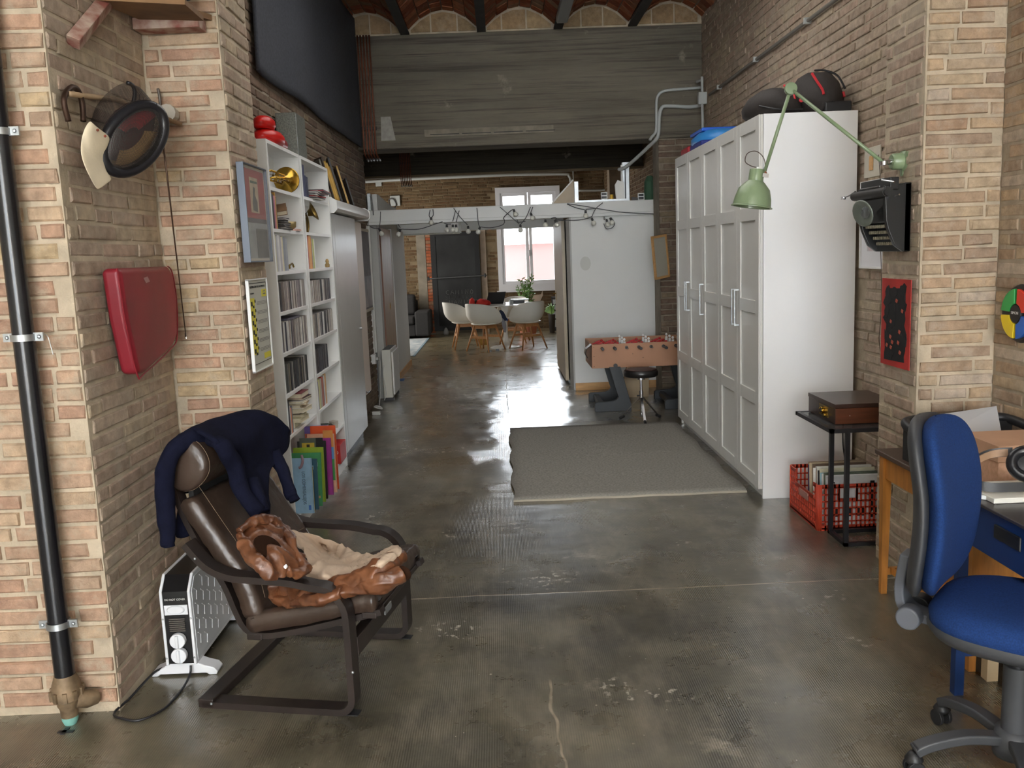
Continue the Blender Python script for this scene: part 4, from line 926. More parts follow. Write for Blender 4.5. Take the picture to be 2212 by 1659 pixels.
# things on second shelf of the near bookcase: magazines, bowl, tan box, small red book
def flatstack(x, y, z, specs, group, where, name='magazine', rz=.0):
    for i, (c, h, l, w_) in enumerate(specs):
        o = MB().box(-w_/2, w_/2, -l/2, l/2, 0, h).build(name, bmat(c)); o.location = (x+R.uniform(-.008, .012), y+R.uniform(-.015, .015), z); o.rotation_euler = (0, 0, rz+R.uniform(-.12, .12))
        tag(o, '%s %s, %s from the bottom in the stack %s' % (colname(c), name, ORD[i] if i < 16 else 'last', where), name, group); z += h+.0005
    return z
z = flatstack(XF-.07, 5.32, SH[1]+.0005, [((70, 68, 66), .006, .2, .14), ((150, 146, 140), .005, .19, .14), ((60, 56, 54), .006, .2, .13), ((110, 104, 100), .007, .17, .13), ((46, 46, 44), .006, .18, .14), ((130, 126, 122), .005, .16, .12), ((64, 60, 56), .007, .17, .12), ((96, 92, 90), .006, .14, .12), ((52, 50, 50), .006, .15, .12), ((188, 184, 180), .005, .15, .12), ((70, 66, 70), .006, .12, .11)], 'magazines beside the pink book', 'beside the pink book')
o = MB().lathe([(0, 0), (.04, 0), (.055, .012), (.058, .045), (.054, .045), (.05, .014), (0, .006)], (XF-.062, 5.56, SH[1]+.012), seg=24).build('bowl', mat('olive_brass_bowl', (150, 134, 92), .4, metal=.5), smooth=True); tag(o, 'low olive metal bowl on the second shelf of the near bookcase', 'bowl')
o = MB().box(-.055, .055, -.06, .05, 0, .011).build('booklet', bmat((222, 180, 168))); o.location = (XF-.05, 5.60, SH[1]+.0005); tag(o, 'thin pink and white booklet under the bowl in the near bookcase', 'booklet')
o = empty('book', 'brown clothbound book leaning open above the magazine stack in the near bookcase', 'book', (XF-.06, 5.33, z+.03), .25); o.rotation_euler = (.3, -.15, .2)
MB().box(-.06, .06, -.08, .10, 0, .003).box(-.06, .06, -.08, .10, .024, .027).build('cover', bmat((120, 90, 62)), o); MB().box(-.056, .056, -.076, .096, .003, .024).build('pages', page, o)
o = MB().box(-.02, .02, -.03, .03, 0, .1).build('card_box', white_l); o.location = (XB+.03, 5.55, SH[1]+.0005); tag(o, 'plain white card box behind the bowl in the near bookcase', 'box')
# toy car and small figures
o = MB().tube(crom([(-.02, -.05, 0.012), (-.02, -.05, .03), (-.02, -.01, .036), (-.02, .03, .04), (-.02, .055, .02)], 5), .006, 8).build('metal_clip', brass_o, smooth=True); o.location = (XF, 5.42, SH[2]+.0); tag(o, 'small brass coloured mechanism in front of the books, third shelf of near bookcase', 'ornament')
o = MB().lathe([(0, 0), (.016, 0), (.018, .02), (.01, .032), (.014, .045), (.008, .06), (0, .062)], (XF-.03, 6.60, SH[2]+.0005), seg=14).build('figurine', mat('tan_ceramic', (160, 132, 84), .4, var=.3, vscale=30), smooth=True); tag(o, 'tiny tan figurine at the end of the orange books, far bookcase', 'figurine')
# top compartment of the far bookcase: navy files and magazines spilling on to the cabinet
for i, (y, c, h, th) in enumerate(((5.83, (70, 72, 92), .20, .05), (5.885, (54, 58, 96), .205, .05), (5.94, (48, 52, 84), .14, .045), (5.995, (60, 62, 86), .135, .04))):
    book(y, SH[0]+.0005, th, h, .14, c, ['grey violet file box at the near end', 'tall navy file box second', 'short navy file third from the near end', 'last short navy file, beside the magazines'][i]+' on the top shelf of the far bookcase', 'file boxes on the top shelf', name='file_box', cat='file')
flatstack(XF-.06, 6.25, SH[0]+.0005, [((196, 190, 180), .005, .24, .15), ((60, 56, 56), .006, .25, .16), ((206, 200, 190), .005, .24, .15), ((150, 40, 46), .006, .27, .15), ((222, 216, 206), .005, .25, .15), ((52, 50, 54), .006, .26, .14), ((190, 186, 180), .006, .23, .15), ((70, 70, 66), .006, .24, .14), ((212, 208, 204), .005, .23, .15)], 'magazines on the top shelf of the far bookcase', 'beside the navy files')
flatstack(XF-.04, 6.56, 2.047, [((120, 30, 40), .005, .26, .17), ((44, 40, 42), .006, .27, .18), ((160, 36, 48), .006, .25, .16), ((60, 54, 54), .006, .26, .19), ((138, 30, 38), .005, .24, .16), ((50, 46, 48), .006, .25, .18)], 'dark red magazines', 'spilling on to the white casing', rz=.3) if 0 else None
flatstack(XF-.05, 6.46, SH[0]+.052, [((120, 30, 40), .005, .30, .15), ((44, 40, 42), .006, .32, .16), ((160, 36, 48), .006, .28, .15), ((60, 54, 54), .006, .30, .16)], 'dark red magazines', 'nearest the white casing', rz=.1)
# small shelf of the far bookcase (8th row): books, clutter
row(1, 7, [(.018, .19, (206, 196, 70)), (.012, .18, (190, 190, 160))], start=5.83)
flatstack(XF-.06, 6.02, SH[7]+.0005, [((60, 56, 52), .012, .17, .13), ((120, 118, 104), .01, .16, .12), ((44, 44, 42), .02, .18, .13), ((180, 172, 150), .02, .17, .12), ((150, 140, 110), .02, .16, .12), ((62, 76, 70), .03, .17, .12)], 'books on the lowest but one shelf of the far bookcase', 'above the red box', name='book')
o = MB().lathe([(0, 0), (.05, 0), (.06, .02), (.03, .05), (0, .055)], (XF-.07, 6.38, SH[7]+.0005), seg=14, sy=1.6).build('crumpled_cloth', mat('dark_cloth', (66, 58, 50), .9, var=.4, vscale=30, bump=.8)); rough(o, .012, 22); tag(o, 'crumpled dark brown cloth beside the flat books in the far bookcase', 'cloth')
o = MB().lathe([(0, 0), (.03, 0), (.034, .05), (0, .06)], (XF-.05, 6.52, SH[7]+.0005), seg=14).build('jar', mat('frosted_plastic', (190, 184, 174), .4)); tag(o, 'pale frosted pot at the far end of the lower shelf, far bookcase', 'jar')
# bottom: big picture books standing face out on the floor shelf and in front of it
def bigbook(name, label, px, py, yy, w_, h, th, col, yaw, tilt=0, lean=0):
    """picture book standing on its lower edge, cover facing the camera side; origin = lower spine corner; w_ across, h up"""
    p = at(px, py, Y=yy); o = empty(name, label, 'book', (p.x, p.y, p.z), 0, 'large picture books on the bottom shelf'); o.rotation_euler = (math.radians(lean), math.radians(tilt), math.radians(yaw))
    MB().box(-w_, 0, 0, .003, 0, h).box(-w_, 0, th-.003, th, 0, h).box(-.003, 0.0005, 0, th, 0, h).build('cover', bmat(col), o)
    MB().box(-w_+.002, -.003, .003, th-.003, .003, h-.003).build('pages', page, o); return o
def deco(o, x0, x1, z0, z1, col, k=1, n='print'): return MB().box(x0, x1, -.0004*k, .0002, z0, z1).build(n, bmat(col), o)
zb = .0865
b1 = bigbook('picture_book', 'light blue picture book, nearest on the bottom shelf behind the armchair', 0, 0, 1, .165, .335, .012, (150, 186, 214), 0); b1.location = (-1.172, 5.12, zb); b1.rotation_euler = (math.radians(-3), 0, math.radians(-4))
flatfont('LOS COMENSALEJOS', .027, 'lettering', bmat((70, 86, 110)), b1, Matrix.Translation((-.052, -.0012, .155)) @ rotm('Y', 90) @ rotm('X', 90) , sx=.8)
deco(b1, -.165, -.14, .18, .25, (206, 190, 150)); deco(b1, -.16, -.12, .03, .16, (214, 196, 150)); deco(b1, -.15, -.125, .27, .275, (110, 130, 156)); deco(b1, -.15, -.125, .285, .29, (110, 130, 156)); deco(b1, -.15, -.125, .3, .305, (110, 130, 156))
MB().tube(crom([(-.055, -.002, .355), (-.05, -.002, .32), (-.062, -.002, .285), (-.075, -.002, .278)], 5),   .008, 8).build('print', bmat((150, 120, 130)), b1)
deco(b1, -.03, -.015, .02, .05, (60, 110, 190))
L3 = [('teal picture book with leaping figures, second from the front of the bottom shelf', 5.195, .175, .34, .014, (52, 92, 112), -6),
      ('green and white picture book leaning behind the teal one', 5.27, .19, .36, .012, (70, 150, 96), -8),
      ('lime green and black album standing behind the teal books', 5.36, .19, .38, .012, (150, 176, 50), -5),
      ('black framed album with yellow plate, behind the light blue book', 5.43, .18, .41, .014, (34, 34, 34), -6),
      ('magenta picture book in the middle of the bottom shelf', 5.52, .165, .40, .012, (160, 56, 140), -3),
      ('colourful picture book with blue and green panels on the bottom shelf', 5.58, .175, .42, .014, (224, 178, 150), -2),
      ('tall orange book standing highest at the back of the bottom shelf', 5.66, .165, .46, .012, (226, 92, 44), -1)]
bb = []
for i, (lab, y, w_, h, th, c, ln) in enumerate(L3):
    o = bigbook('picture_book', lab, 0, 0, 1, w_, (.31, .33, .345, .37, .37, .385, .425)[i], th, c, 0); o.location = ((-1.16, -1.152, -1.15, -1.15, -1.13, -1.118, -1.12)[i], y, zb); o.rotation_euler = (math.radians(ln), 0, math.radians(-3)); bb.append(o)
r = random.Random(3)
for o in bb[:2]:
    for k in range(16): 
        x, z = -r.uniform(.02, .15), r.uniform(.03, .27); deco(o, x-.01, x+.012, z-.007, z+.008, r.choice([(200, 160, 110), (226, 222, 210), (40, 60, 70), (90, 170, 90)]), 2)
    deco(o, -.16, -.02, .245, .27, (160, 190, 196))
deco(bb[2], -.06, -.02, .18, .31, (232, 232, 226), 2)
deco(bb[3], -.165, -.02, .31, .39, (84, 92, 84)); deco(bb[3], -.15, -.07, .32, .36, (196, 168, 60), 2); deco(bb[3], -.12, -.10, .332, .35, (40, 40, 36), 3); deco(bb[3], -.06, -.015, .02, .39, (16, 16, 16), 2)
deco(bb[5], -.07, -.005, .22, .30, (96, 160, 214)); deco(bb[5], -.07, -.005, .08, .22, (70, 160, 84), 2); deco(bb[5], -.07, -.005, .30, .41, (216, 150, 80), 2); deco(bb[5], -.06, -.02, .01, .06, (236, 226, 220), 3); deco(bb[5], -.05, -.03, .02, .04, (190, 40, 80), 4)
o = bigbook('album_sleeve', 'orange record sleeve with a dark round portrait, leaning against the tall orange book', 0, 0, 1, .16, .355, .006, (206, 110, 78), 0); o.location = (-1.15, 5.61, zb+.03); o.rotation_euler = (math.radians(-3), 0, 0)
MB().lathe([(0, 0), (.055, 0), (.055, .001), (0, .001)], (-.08, -.001, .275), rotm('X', 90).to_3x3(), 24).build('print', bmat((34, 28, 28)), o)
deco(o, -.15, -.01, .335, .352, (30, 26, 26), 3); deco(o, -.11, -.09, .338, .349, (180, 170, 160), 4); deco(o, -.07, -.05, .338, .349, (180, 170, 160), 4)
for i, (y, c, h, lab) in enumerate(((5.695, (130, 110, 190), .42, 'lilac book behind the tall orange one'), (5.84, (200, 200, 196), .36, 'white book beside the purple one'), (5.875, (58, 30, 130), .34, 'deep purple book standing on the bottom shelf'))):
    book(y, zb, .026, h-.02*(i > 0), .15, c, lab+' of the bookcases', 'large picture books on the bottom shelf', name='picture_book', out=.08)
o = MB().box(-.14, 0, -.12, .12, 0, .14).build('red_box', bmat((190, 32, 30)), bev=.003); o.location = (XF+.012, 6.50, .0855); tag(o, 'red box on the bottom shelf of the far bookcase', 'box')
flatfont('rdo', .05, 'lettering', paper, o, facing((0, -1, 0), loc=(-.05, -.121, .09)))
for i, (y, c) in enumerate(((5.11, (120, 84, 60)), (5.124, (222, 200, 60)), (5.138, (30, 30, 34)))):
    o = MB().box(-.13, .0, -.005, .005, 0, .27).build('picture_book', bmat(c)); o.location = (-1.175, y+.03, zb); o.rotation_euler = (math.radians(-4), 0, 0); tag(o, ['brown', 'yellow', 'black'][i]+' thin book wedged between the light blue and teal picture books', 'book', 'large picture books on the bottom shelf')
# ---------------------------------------------------------------- brass instruments
def trombone(loc, rz):
    t = empty('trombone', 'brass slide trombone lying on the top shelf of the near bookcase', 'trombone', loc, rz)
    prof = [(.006, -.30), (.007, -.16), (.012, -.08), (.02, -.03), (.034, .0), (.055, .018), (.075, .026), (.079, .027), (.075, .0255), (.054, .016), (.03, -.004), (.01, -.08)]
    MB().lathe(prof, (0, 0, .075), rotm('Y', 0).to_3x3() @ Matrix.Rotation(0, 3, 'X'), 28).xf(Matrix.Translation((0, 0, .075)) @ rotm('X', -90) @ Matrix.Translation((0, 0, -.075))).build('bell', brass, t, smooth=True)
    b = MB()
    for x, z in ((-.02, .05), (.025, .06), (-.045, .09), (.0, .1)): b.tube([(x, -.33, z), (x, -.02, z)], .006, 8)
    b.tube(crom([(-.02, -.33, .05), (0, -.36, .055), (.025, -.33, .06)], 5), .006, 8).tube(crom([(-.045, -.33, .09), (-.02, -.36, .095), (0, -.33, .1)], 5), .006, 8)
    b.build('slide_tube', brass, t, smooth=True)
    b = MB()
    for y in (-.28, -.12, -.05): b.tube([(-.045, y, .09), (.03, y, .06)], .004, 6).tube([(-.02, y, .05), (.0, y, .1)], .004, 6)
    b.build('stay', chrome, t)
    return t
trombone((XF-.035, 5.50, SH[0]+.002), 0)
t = empty('cornet', 'tarnished brass cornet standing bell up on the second shelf of the far bookcase', 'cornet', (XF-.07, 6.16, SH[1]))
MB().lathe([(.006, .0), (.012, .06), (.03, .1), (.062, .118), (.066, .119), (.06, .116), (.028, .096), (.008, .05)], (0, 0, .055), rotm('Y', 68).to_3x3(), 24).xf(Matrix.Translation((-.05, 0, .05))).build('bell', brass_o, t, smooth=True)
b = MB()
for k in range(3): b.cyl((-.01+.0*k, -.03+.03*k, .0), .012, .11)
b.tube(crom([(0, -.05, .02), (0, -.07, .06), (0, -.04, .12), (0, .04, .12), (0, .07, .05), (0, .03, .01)], 5), .007, 8); b.build('valves', brass_o, t, auto=40)
MB().lathe([(.006, 0), (.014, .004), (.016, .012), (.01, .012), (.005, .004)], (.012, -.03, .13), rotm('Y', 90).to_3x3(), 14).build('mouthpiece', chrome, t, smooth=True)
# ---------------------------------------------------------------- on top of the bookcases
redp = mat('glossy_red_plastic', (196, 26, 22), .3)
t = empty('red_drum', 'glossy red round plastic toy case on top of the near bookcase', 'case', (-1.31, 5.26, 2.2525))
MB().lathe([(0, 0), (.085, 0), (.105, .02), (.108, .05), (.085, .075), (.05, .085), (0, .087)], (0, .02, .0), rotm('Y', 0).to_3x3(), 26, sx=.8, sy=1.7).build('lower_shell', redp, t, smooth=True)
MB().lathe([(0, 0), (.06, 0), (.075, .02), (.072, .05), (.045, .07), (0, .075)], (0, -.05, .082), seg=24, sx=.8, sy=1.5).build('upper_shell', redp, t, smooth=True)
MB().box(.05, .065, .02, .045, 0, .055).build('latch', white_l, t)
t = empty('red_tube', 'dark red shiny cylinder lying behind the red case on the near bookcase', 'cylinder', (-1.34, 5.55, 2.2525)); MB().cyl((0, -.12, .05), .048, .26, rotm('X', -90).to_3x3(), 24).build('shell', mat('dark_red_gloss', (130, 22, 28), .25), t, auto=40)
sp = mat('speckled_grey_metal', (92, 94, 88), .5, metal=.4, col2=(128, 130, 122), vscale=120)
o = MB().box(-1.40, -1.27, 5.86, 6.14, 2.2525, 2.53).build('amplifier_box', sp, bev=.003); tag(o, 'tall grey speckled metal box on top of the far bookcase', 'box')
MB().box(-1.272, -1.268, 5.865, 5.872, 2.26, 2.52).build('trim', steel, o)
# art print board and painted card behind
o = MB().box(-1.412, -1.405, 6.36, 6.58, 2.2525, 2.43).build('small_painting', mat('blue_orange_paint', (62, 74, 120), .7, col2=(196, 130, 60), vscale=5)); tag(o, 'small blue and orange painted card leaning on the wall over the far bookcase', 'painting')
# frames leaning on the wall over the white casing
fs = [(6.93, .30, .012, (120, 118, 110)), (7.05, .33, .010, (60, 50, 42)), (7.10, .30, .012, (186, 150, 70)), (7.155, .31, .012, (176, 138, 60)), (7.215, .30, .014, (190, 156, 80)), (7.28, .28, .012, (150, 116, 54)), (7.55, .38, .014, (30, 30, 32)), (7.86, .34, .014, (186, 150, 78)), (8.15, .26, .01, (40, 38, 38))]
lb = ['grey edged frame, nearest', 'thin dark brown frame second', 'gilt frame third', 'gilt frame fourth', 'pale gilt frame fifth', 'short bronze frame sixth', 'large black frame seventh', 'tall gilt frame eighth', 'small black frame last']
for i, (y, h, th, c) in enumerate(fs):
    o = empty('framed_picture', lb[i]+' from the near end, leaning above the white casing', 'frame', (-1.30, y, 2.046), 0, 'frames leaning above the casing'); o.rotation_euler = (0, math.radians(-14), math.radians(28 if i < 6 else 14))
    w_ = .22 if i < 6 else .30; fm = bmat(c)
    MB().box(-th, 0, -w_/2, -w_/2+.014, 0, h).box(-th, 0, w_/2-.014, w_/2, 0, h).box(-th, 0, -w_/2, w_/2, 0, .014).box(-th, 0, -w_/2, w_/2, h-.014, h).build('frame', fm, o)
    MB().box(-th, -.004, -w_/2+.01, w_/2-.01, .01, h-.01).build('backing', bmat((122, 112, 100) if i % 2 else (96, 92, 86)), o)
# ---------------------------------------------------------------- white casing, grey door, wall box
o = MB().prism([(-1.40, 2.045), (-1.25, 2.045), (-1.215, 2.03), (-1.20, 2.0), (-1.20, 1.965), (-1.215, 1.945), (-1.40, 1.935)], 6.72, 8.42).build('white_casing', white_l, bev=.004); tag(o, 'long white casing running along the wall from the far bookcase to the white beam', 'casing')
for i, y in enumerate((6.72, 8.42)): MB().prism([(-1.40, 2.05), (-1.24, 2.05), (-1.195, 2.02), (-1.195, 1.955), (-1.22, 1.93), (-1.40, 1.93)], y-.006, y+.006).build('end_cap', white_l, o)
gd = mat('satin_grey_lacquer', (178, 178, 174), .38, metal=.0, coat=.05, var=.02)
t = empty('tall_cabinet', 'tall flat grey satin cabinet with one door after the far bookcase', 'cabinet', (-1.33, 7.3, 0))
MB().box(-.07, .06, -.56, .53, .09, 1.93).build('body', mat('cabinet_grey', (180, 180, 178), .5), t, bev=.002)
MB().box(.062, .082, -.46, .53, .085, 1.93).build('door', gd, t, bev=.002)
MB().box(.062, .082, -.56, -.47, .085, 1.93).build('side_strip', gd, t, bev=.002)
MB().box(-.05, .04, -.54, .50, 0, .09).build('plinth', black, t)
MB().cyl((.082, .44, .98), .012, .02, rotm('Y', 90).to_3x3(), 16).build('lock', chrome, t, bev=.001)
t = empty('wall_box', 'tall narrow white box hung on the wall past the grey cabinet, clear of the floor', 'cabinet', (-1.34, 8.2, .32))
MB().box(-.07, .06, -.22, .2, 0, 1.6).build('body', mat('warm_white_panel', (222, 208, 196), .5), t, bev=.02, seg=4)
MB().tube(crom([(.0, -.22, .06), (.04, -.2, .07), (.065, -.1, .03), (.065, .05, .02)], 5), .005, 6).build('cable', black, t)
# ---------------------------------------------------------------- small dark poster, trunking, socket, radiator
t = empty('dark_poster', 'tall dark weathered photo poster on the bricks beside the white wall box', 'poster', (XL+.02, 9.33, 1.06))
MB().box(0, .006, -.28, .28, 0, .8).build('sheet', mat('weathered_photo', (66, 62, 62), .7, col2=(116, 106, 102), vscale=7, stretch=(1, 9, 1)), t)
MB().box(0, .008, -.3, .3, .801, .83).box(0, .008, -.3, .3, -.03, 0).build('batten', mat('batten_beige', (186, 176, 158), .8), t)
MB().box(.006, .0075, -.26, .26, .02, .34).build('print', mat('weathered_photo2', (92, 88, 90), .6, col2=(150, 138, 130), vscale=4), t)
tk = mat('trunking_white', (206, 206, 202), .5)
o = MB().box(XL, XL+.03, 9.70, 9.735, .55, 1.93).box(XL, XL+.02, 9.60, 9.62, .5, 1.93).build('cable_trunking', tk); tag(o, 'white cable trunking running down the brick edge to the socket', 'trunking')
t = empty('socket', 'white surface wall socket with a plug at the trunking foot', 'socket', (XL, 9.42, .46))
MB().box(0, .05, -.045, .045, 0, .1).build('box', white_l, t, bev=.004); MB().cyl((.05, -.0, .05), .02, .03, rotm('Y', 90).to_3x3(), 14).build('plug', mat('grey_plug', (170, 170, 170), .5), t, bev=.002)
MB().tube(crom([(.08, 0, .05), (.09, .02, 0), (.07, .1, -.2), (.06, .06, -.38), (.07, -.1, -.44)], 6), .004, 6).build('lead', tk, t, smooth=True)
cz_p = []
for k in range(26): a = k*.75; cz_p.append((XL+.10+.04*math.cos(a), 9.0+.05*math.sin(a)+k*.002, .03+.03*abs(math.sin(a*.5))))
o = MB().tube(crom(cz_p, 3), .0045, 6).build('coiled_cable', tk, smooth=True); tag(o, 'small tangle of white cable on the floor by the brick wall', 'cable')
o_ = MB().box(XL+.06, XL+.14, 8.84, 8.89, 0, .035).build('plug_block', tk, bev=.004); tag(o_, 'white plug adaptor lying on the floor by the cable tangle', 'plug')
t = empty('radiator', 'slim white electric radiator standing end on by the left partition', 'radiator', (-1.29, 9.95, 0))
MB().box(-.06, .04, -.22, .35, .03, .57).build('body', mat('radiator_white', (214, 212, 202), .5), t, bev=.006)
gr = MB()
for k in range(12): gr.box(-.05, .03, -.2+.044*k, -.185+.044*k, .568, .575)
gr.build('grille', mat('grille_shadow', (90, 90, 88), .6), t)
MB().box(.042, .062, -.18, .33, .06, .54).build('front_plate', white_p, t, bev=.004)
for y in (-.2, .3): MB().box(-.05, .05, y-.02, y+.02, 0, .035).build('foot', black, t)
MB().tube(crom([(-.04, -.22, .4), (-.05, -.26, .3), (-.03, -.24, .1), (-.05, -.3, .02)], 6), .004, 6).build('lead', tk, t)
# ---------------------------------------------------------------- dark felt hanging + copper pipes
felt = mat('charcoal_felt', (56, 59, 67), .95, var=.18, vscale=60, bump=.4, bscale=90)
ys = [5.43, 5.6, 6.0, 6.4, 6.9, 7.3, 7.8, 8.3, 8.8, 9.2, 9.34]
rows = []
for i, y in enumerate(ys):
    zb_ = 2.71+ (0.0 if i == 0 else .012*math.sin(y*3)); x = XL+.055+.012*math.sin(y*4.1)
    rows.append([(x-.01, y+(.08 if i == 0 else 0)*(z-2.7), z) for z in (zb_, 2.95, 3.3, 3.7, 3.98)])
o = MB().grid(finegrid(rows, 3)).build('felt_hanging', felt, smooth=True, solid=.02); tag(o, 'large charcoal felt blanket hung high on the left wall', 'wall hanging')
rust = mat('rusty_copper', (112, 64, 44), .5, metal=.6, var=.25, vscale=10)
def pipes(name, label, x0, Y, n, dx, ztop, zbot, ext, r=.009, bend=True):
    t = empty(name, label, 'pipes', (x0, Y, zbot))
    for k in range(n):
        x = dx*k; MB().tube(crom([(x, 0, ztop-zbot), (x, 0, .12), (x, 0, .03)]+([(x+ext*.3, -.02, -.02), (x+ext, -.10, -.07)] if bend else []), 4), r, 8).build('pipe', rust, t, smooth=True)
        if bend: MB().tube([(x+ext*.75, -.072, -.052), (x+ext*1.05, -.108, -.075)], r*1.15, 8).build('bright_tip', steel, t, smooth=True)
    MB().box(-.02, dx*(n-1)+.02, -.004, .018, .25, .28).build('bracket', iron, t)
pipes('copper_pipes', 'bundle of rusty copper pipes down the left end of the concrete beam', -1.345, 9.36, 5, .03, 3.82, 2.64, .05)
pipes('copper_pipes', 'thin rusty copper pipes hanging on the dark rear beam', -1.38, 13.12, 7, .024, 4.2, 2.66, .02, r=.007)
# ================================================================ partition: white beam, white panel, sliding doors
pb = struct('trim_1', MB().box(-1.42, 1.785, 9.86, 10.0, 1.975, 2.10), wall_w, bev=.004)
MB().prism([(-1.42, 1.94), (1.77, 1.94), (1.77, 1.975), (-1.42, 1.975)], 9.84, 10.0).build('lower_flange', wall_w, pb, bev=.004)
struct('wall_white_panel', MB().box(.81, 1.765, 9.9, 10.0, 0, 1.94), wall_w)
struct('baseboard_front', MB().box(.81, 1.765, 9.885, 9.9, 0, .085), pine, bev=.003)
MB().lathe([(0, 0), (.055, 0), (.06, .001), (0, .0015)], (.96, 9.899, 1.43), rotm('X', 90).to_3x3(), 18, sx=1, sy=1.3).build('scuff', mat('faint_stain', (204, 205, 200), .9), bpy.data.objects['wall_white_panel'])
# right side return wall with brown sliding door in it
pr = struct('wall_partition_right', MB().box(.81, .93, 10.0, 12.9, 0, 1.94), wall_w)
struct('trim_2', MB().box(.79, .812, 9.9, 10.4, 0, 1.94), mat('trim_grey', (178, 178, 174), .6), bev=.003)
MB().box(.795, .81, 12.05, 12.9, 0, .085).build('baseboard', pine, pr)
dl = mat('door_laminate', (176, 160, 134), .4, var=.06)
t = empty('sliding_door', 'right hand beige sliding door leaf with brass pull beside the white wall', 'door', (.762, 11.4, 0))
MB().box(-.02, .02, -.9, .6, .03, 1.93).build('leaf', dl, t, bev=.002)
MB().box(-.024, -.02, .36, .42, .93, 1.05).build('pull', brass, t, bev=.002)
MB().tube([(-.025, .39, 1.02), (-.06, .39, 1.02)], .006, 8).build('handle', brass, t)
# left side
struct('trim_3', MB().box(-1.42, -1.34, 9.9, 10.06, 0, 1.94), mat('trim_grey', (1, 1, 1)), bev=.003)
pl = struct('wall_partition_left', MB().box(-1.75, -1.45, 9.98, 12.9, 0, 2.28), wall_w)
struct('wall_partition_left_end', MB().box(-1.47, -1.365, 11.45, 12.9, 0, 1.94), wall_w)
MB().box(-1.366, -1.35, 11.46, 12.92, 0, .085).build('baseboard', pine, pl)
t = empty('sliding_door', 'left hand brown wooden sliding door leaf with oval brass pull by the radiator', 'door', (-1.385, 10.9, 0))
MB().box(-.035, .005, -.42, .54, .02, 1.93).build('leaf', mat('brown_door_wood', (164, 134, 98), .5, var=.2, vscale=5, stretch=(6, 6, .6)), t, bev=.002)
MB().box(-.035, .008, -.44, -.42, .02, 1.93).build('edge_strip', mat('reddish_edge', (150, 110, 90), .6), t)
MB().lathe([(.018, 0), (.026, 0), (.026, .004), (.018, .004), (.018, 0)], (.005, .1, .985), rotm('Y', 90).to_3x3(), 18, sx=1.8).build('pull', brass, t)
o = MB().box(-1.40, -1.30, 11.30, 11.42, .0, .012).build('floor_guide', mat('blue_plastic', (70, 110, 170), .5)); tag(o, 'small blue strip on the floor at the foot of the brown sliding door', 'guide')
# rear soffit of the partition and the screen case under it
struct('trim_4', MB().box(-1.47, .95, 12.9, 13.0, 1.925, 2.10), wall_w, bev=.003)
t = empty('projector_screen', 'long white rolled projection screen case under the rear white beam', 'screen', (-.93, 12.86, 1.90))
MB().box(-.49, .38, -.04, .035, 0, .16).build('case', white_l, t, bev=.012, seg=3)
MB().cyl((-.48, -.01, -.008), .009, .86, rotm('Y', 90).to_3x3(), 10).build('bottom_bar', white_p, t, auto=40)
MB().box(.38, .40, -.042, .037, -.01, .165).build('end_cap', white_p, t)
# upper drywall upstand left, metal stud boxes, panel pieces above the beam
gal = mat('galvanised_steel', (1, 1, 1))
struct('trim_5', MB().prism([(9.99, 2.10), (9.99, 2.285), (10.15, 2.285), (13.0, 2.12), (13.0, 2.10)], -1.38, -1.33, axis='x'), wall_w)
o = MB().box(-1.42, -1.385, 9.86, 10.0, 2.101, 2.285).build('steel_stud', gal, bev=.002); tag(o, 'shiny steel stud standing on the left end of the white beam', 'stud')
MB().tube(crom([(-1.385, 9.85, 2.26), (-1.37, 9.85, 2.22), (-1.362, 9.85, 2.12), (-1.36, 9.85, 2.05)], 4), .006, 6).build('cable', mat('grey_cable', (120, 120, 122), .6), o)
o = MB().box(.86, .905, 9.9, 10.0, 2.101, 2.33).build('steel_stud', gal, bev=.002); tag(o, 'shiny steel stud standing on the middle of the white beam right of the window', 'stud')
t = empty('plasterboard_piece', 'triangular cut plasterboard piece leaning at the window side of the steel stud', 'board', (.75, 9.95, 2.10))
MB().prism([(-.13, 0), (.11, 0), (.11, .245), (.095, .245)], 0, .04).build('board', mat('raw_board', (186, 172, 152), .9, var=.08), t)
MB().strip([(-.14, .0, .005), (.10, .0, .25)], (0, 1, 0), .05, .014).build('white_edge', white_p, t)
o = MB().box(.91, 1.42, 9.93, 9.99, 2.101, 2.125).build('steel_channel', gal); tag(o, 'flat steel channel lying on the white beam right of the stud', 'channel')
for i, (x, lab) in enumerate(((1.19, 'small black and white clamp block on the white beam beside the yellow spool'), (1.60, 'white framed double clamp block at the right end of the white beam'))):
    t = empty('clamp_block', lab, 'clamp', (x, 9.93, 2.126 if i == 0 else 2.101))
    b = MB(); 
    for z in (0, .035, .07): b.box(-.035, .035, -.01, .01, z, z+.008)
    for x_ in (-.035, .03): b.box(x_, x_+.006, -.01, .01, 0, .078)
    b.build('frame', white_l, t); MB().box(-.028, .028, -.004, .012, .012, .068).build('core', black, t)
o = MB().cyl((1.275, 9.95, 2.126), .02, .05).build('spool', mat('yellow_spool', (200, 160, 40), .5)); tag(o, 'yellow spool between the clamp block and the white board on the beam', 'spool')
o = MB().prism([(1.33, 2.101), (1.42, 2.101), (1.42, 2.30), (1.345, 2.33), (1.315, 2.28)], 9.94, 9.98).build('board_offcut', white_p); tag(o, 'upright white board offcut on the beam beside the yellow spool', 'board')
t = empty('duct_unit', 'tall narrow metal and white duct unit rising above the white beam', 'duct', (1.44, 10.02, 2.101))
MB().box(-.03, .05, 0, .06, 0, .43).build('body', gal, t, bev=.006)
MB().box(-.045, -.028, -.01, .03, .12, .40).build('white_side', white_p, t, bev=.004); MB().box(-.005, .008, -.003, 0, .03, .36).build('slot', black, t)
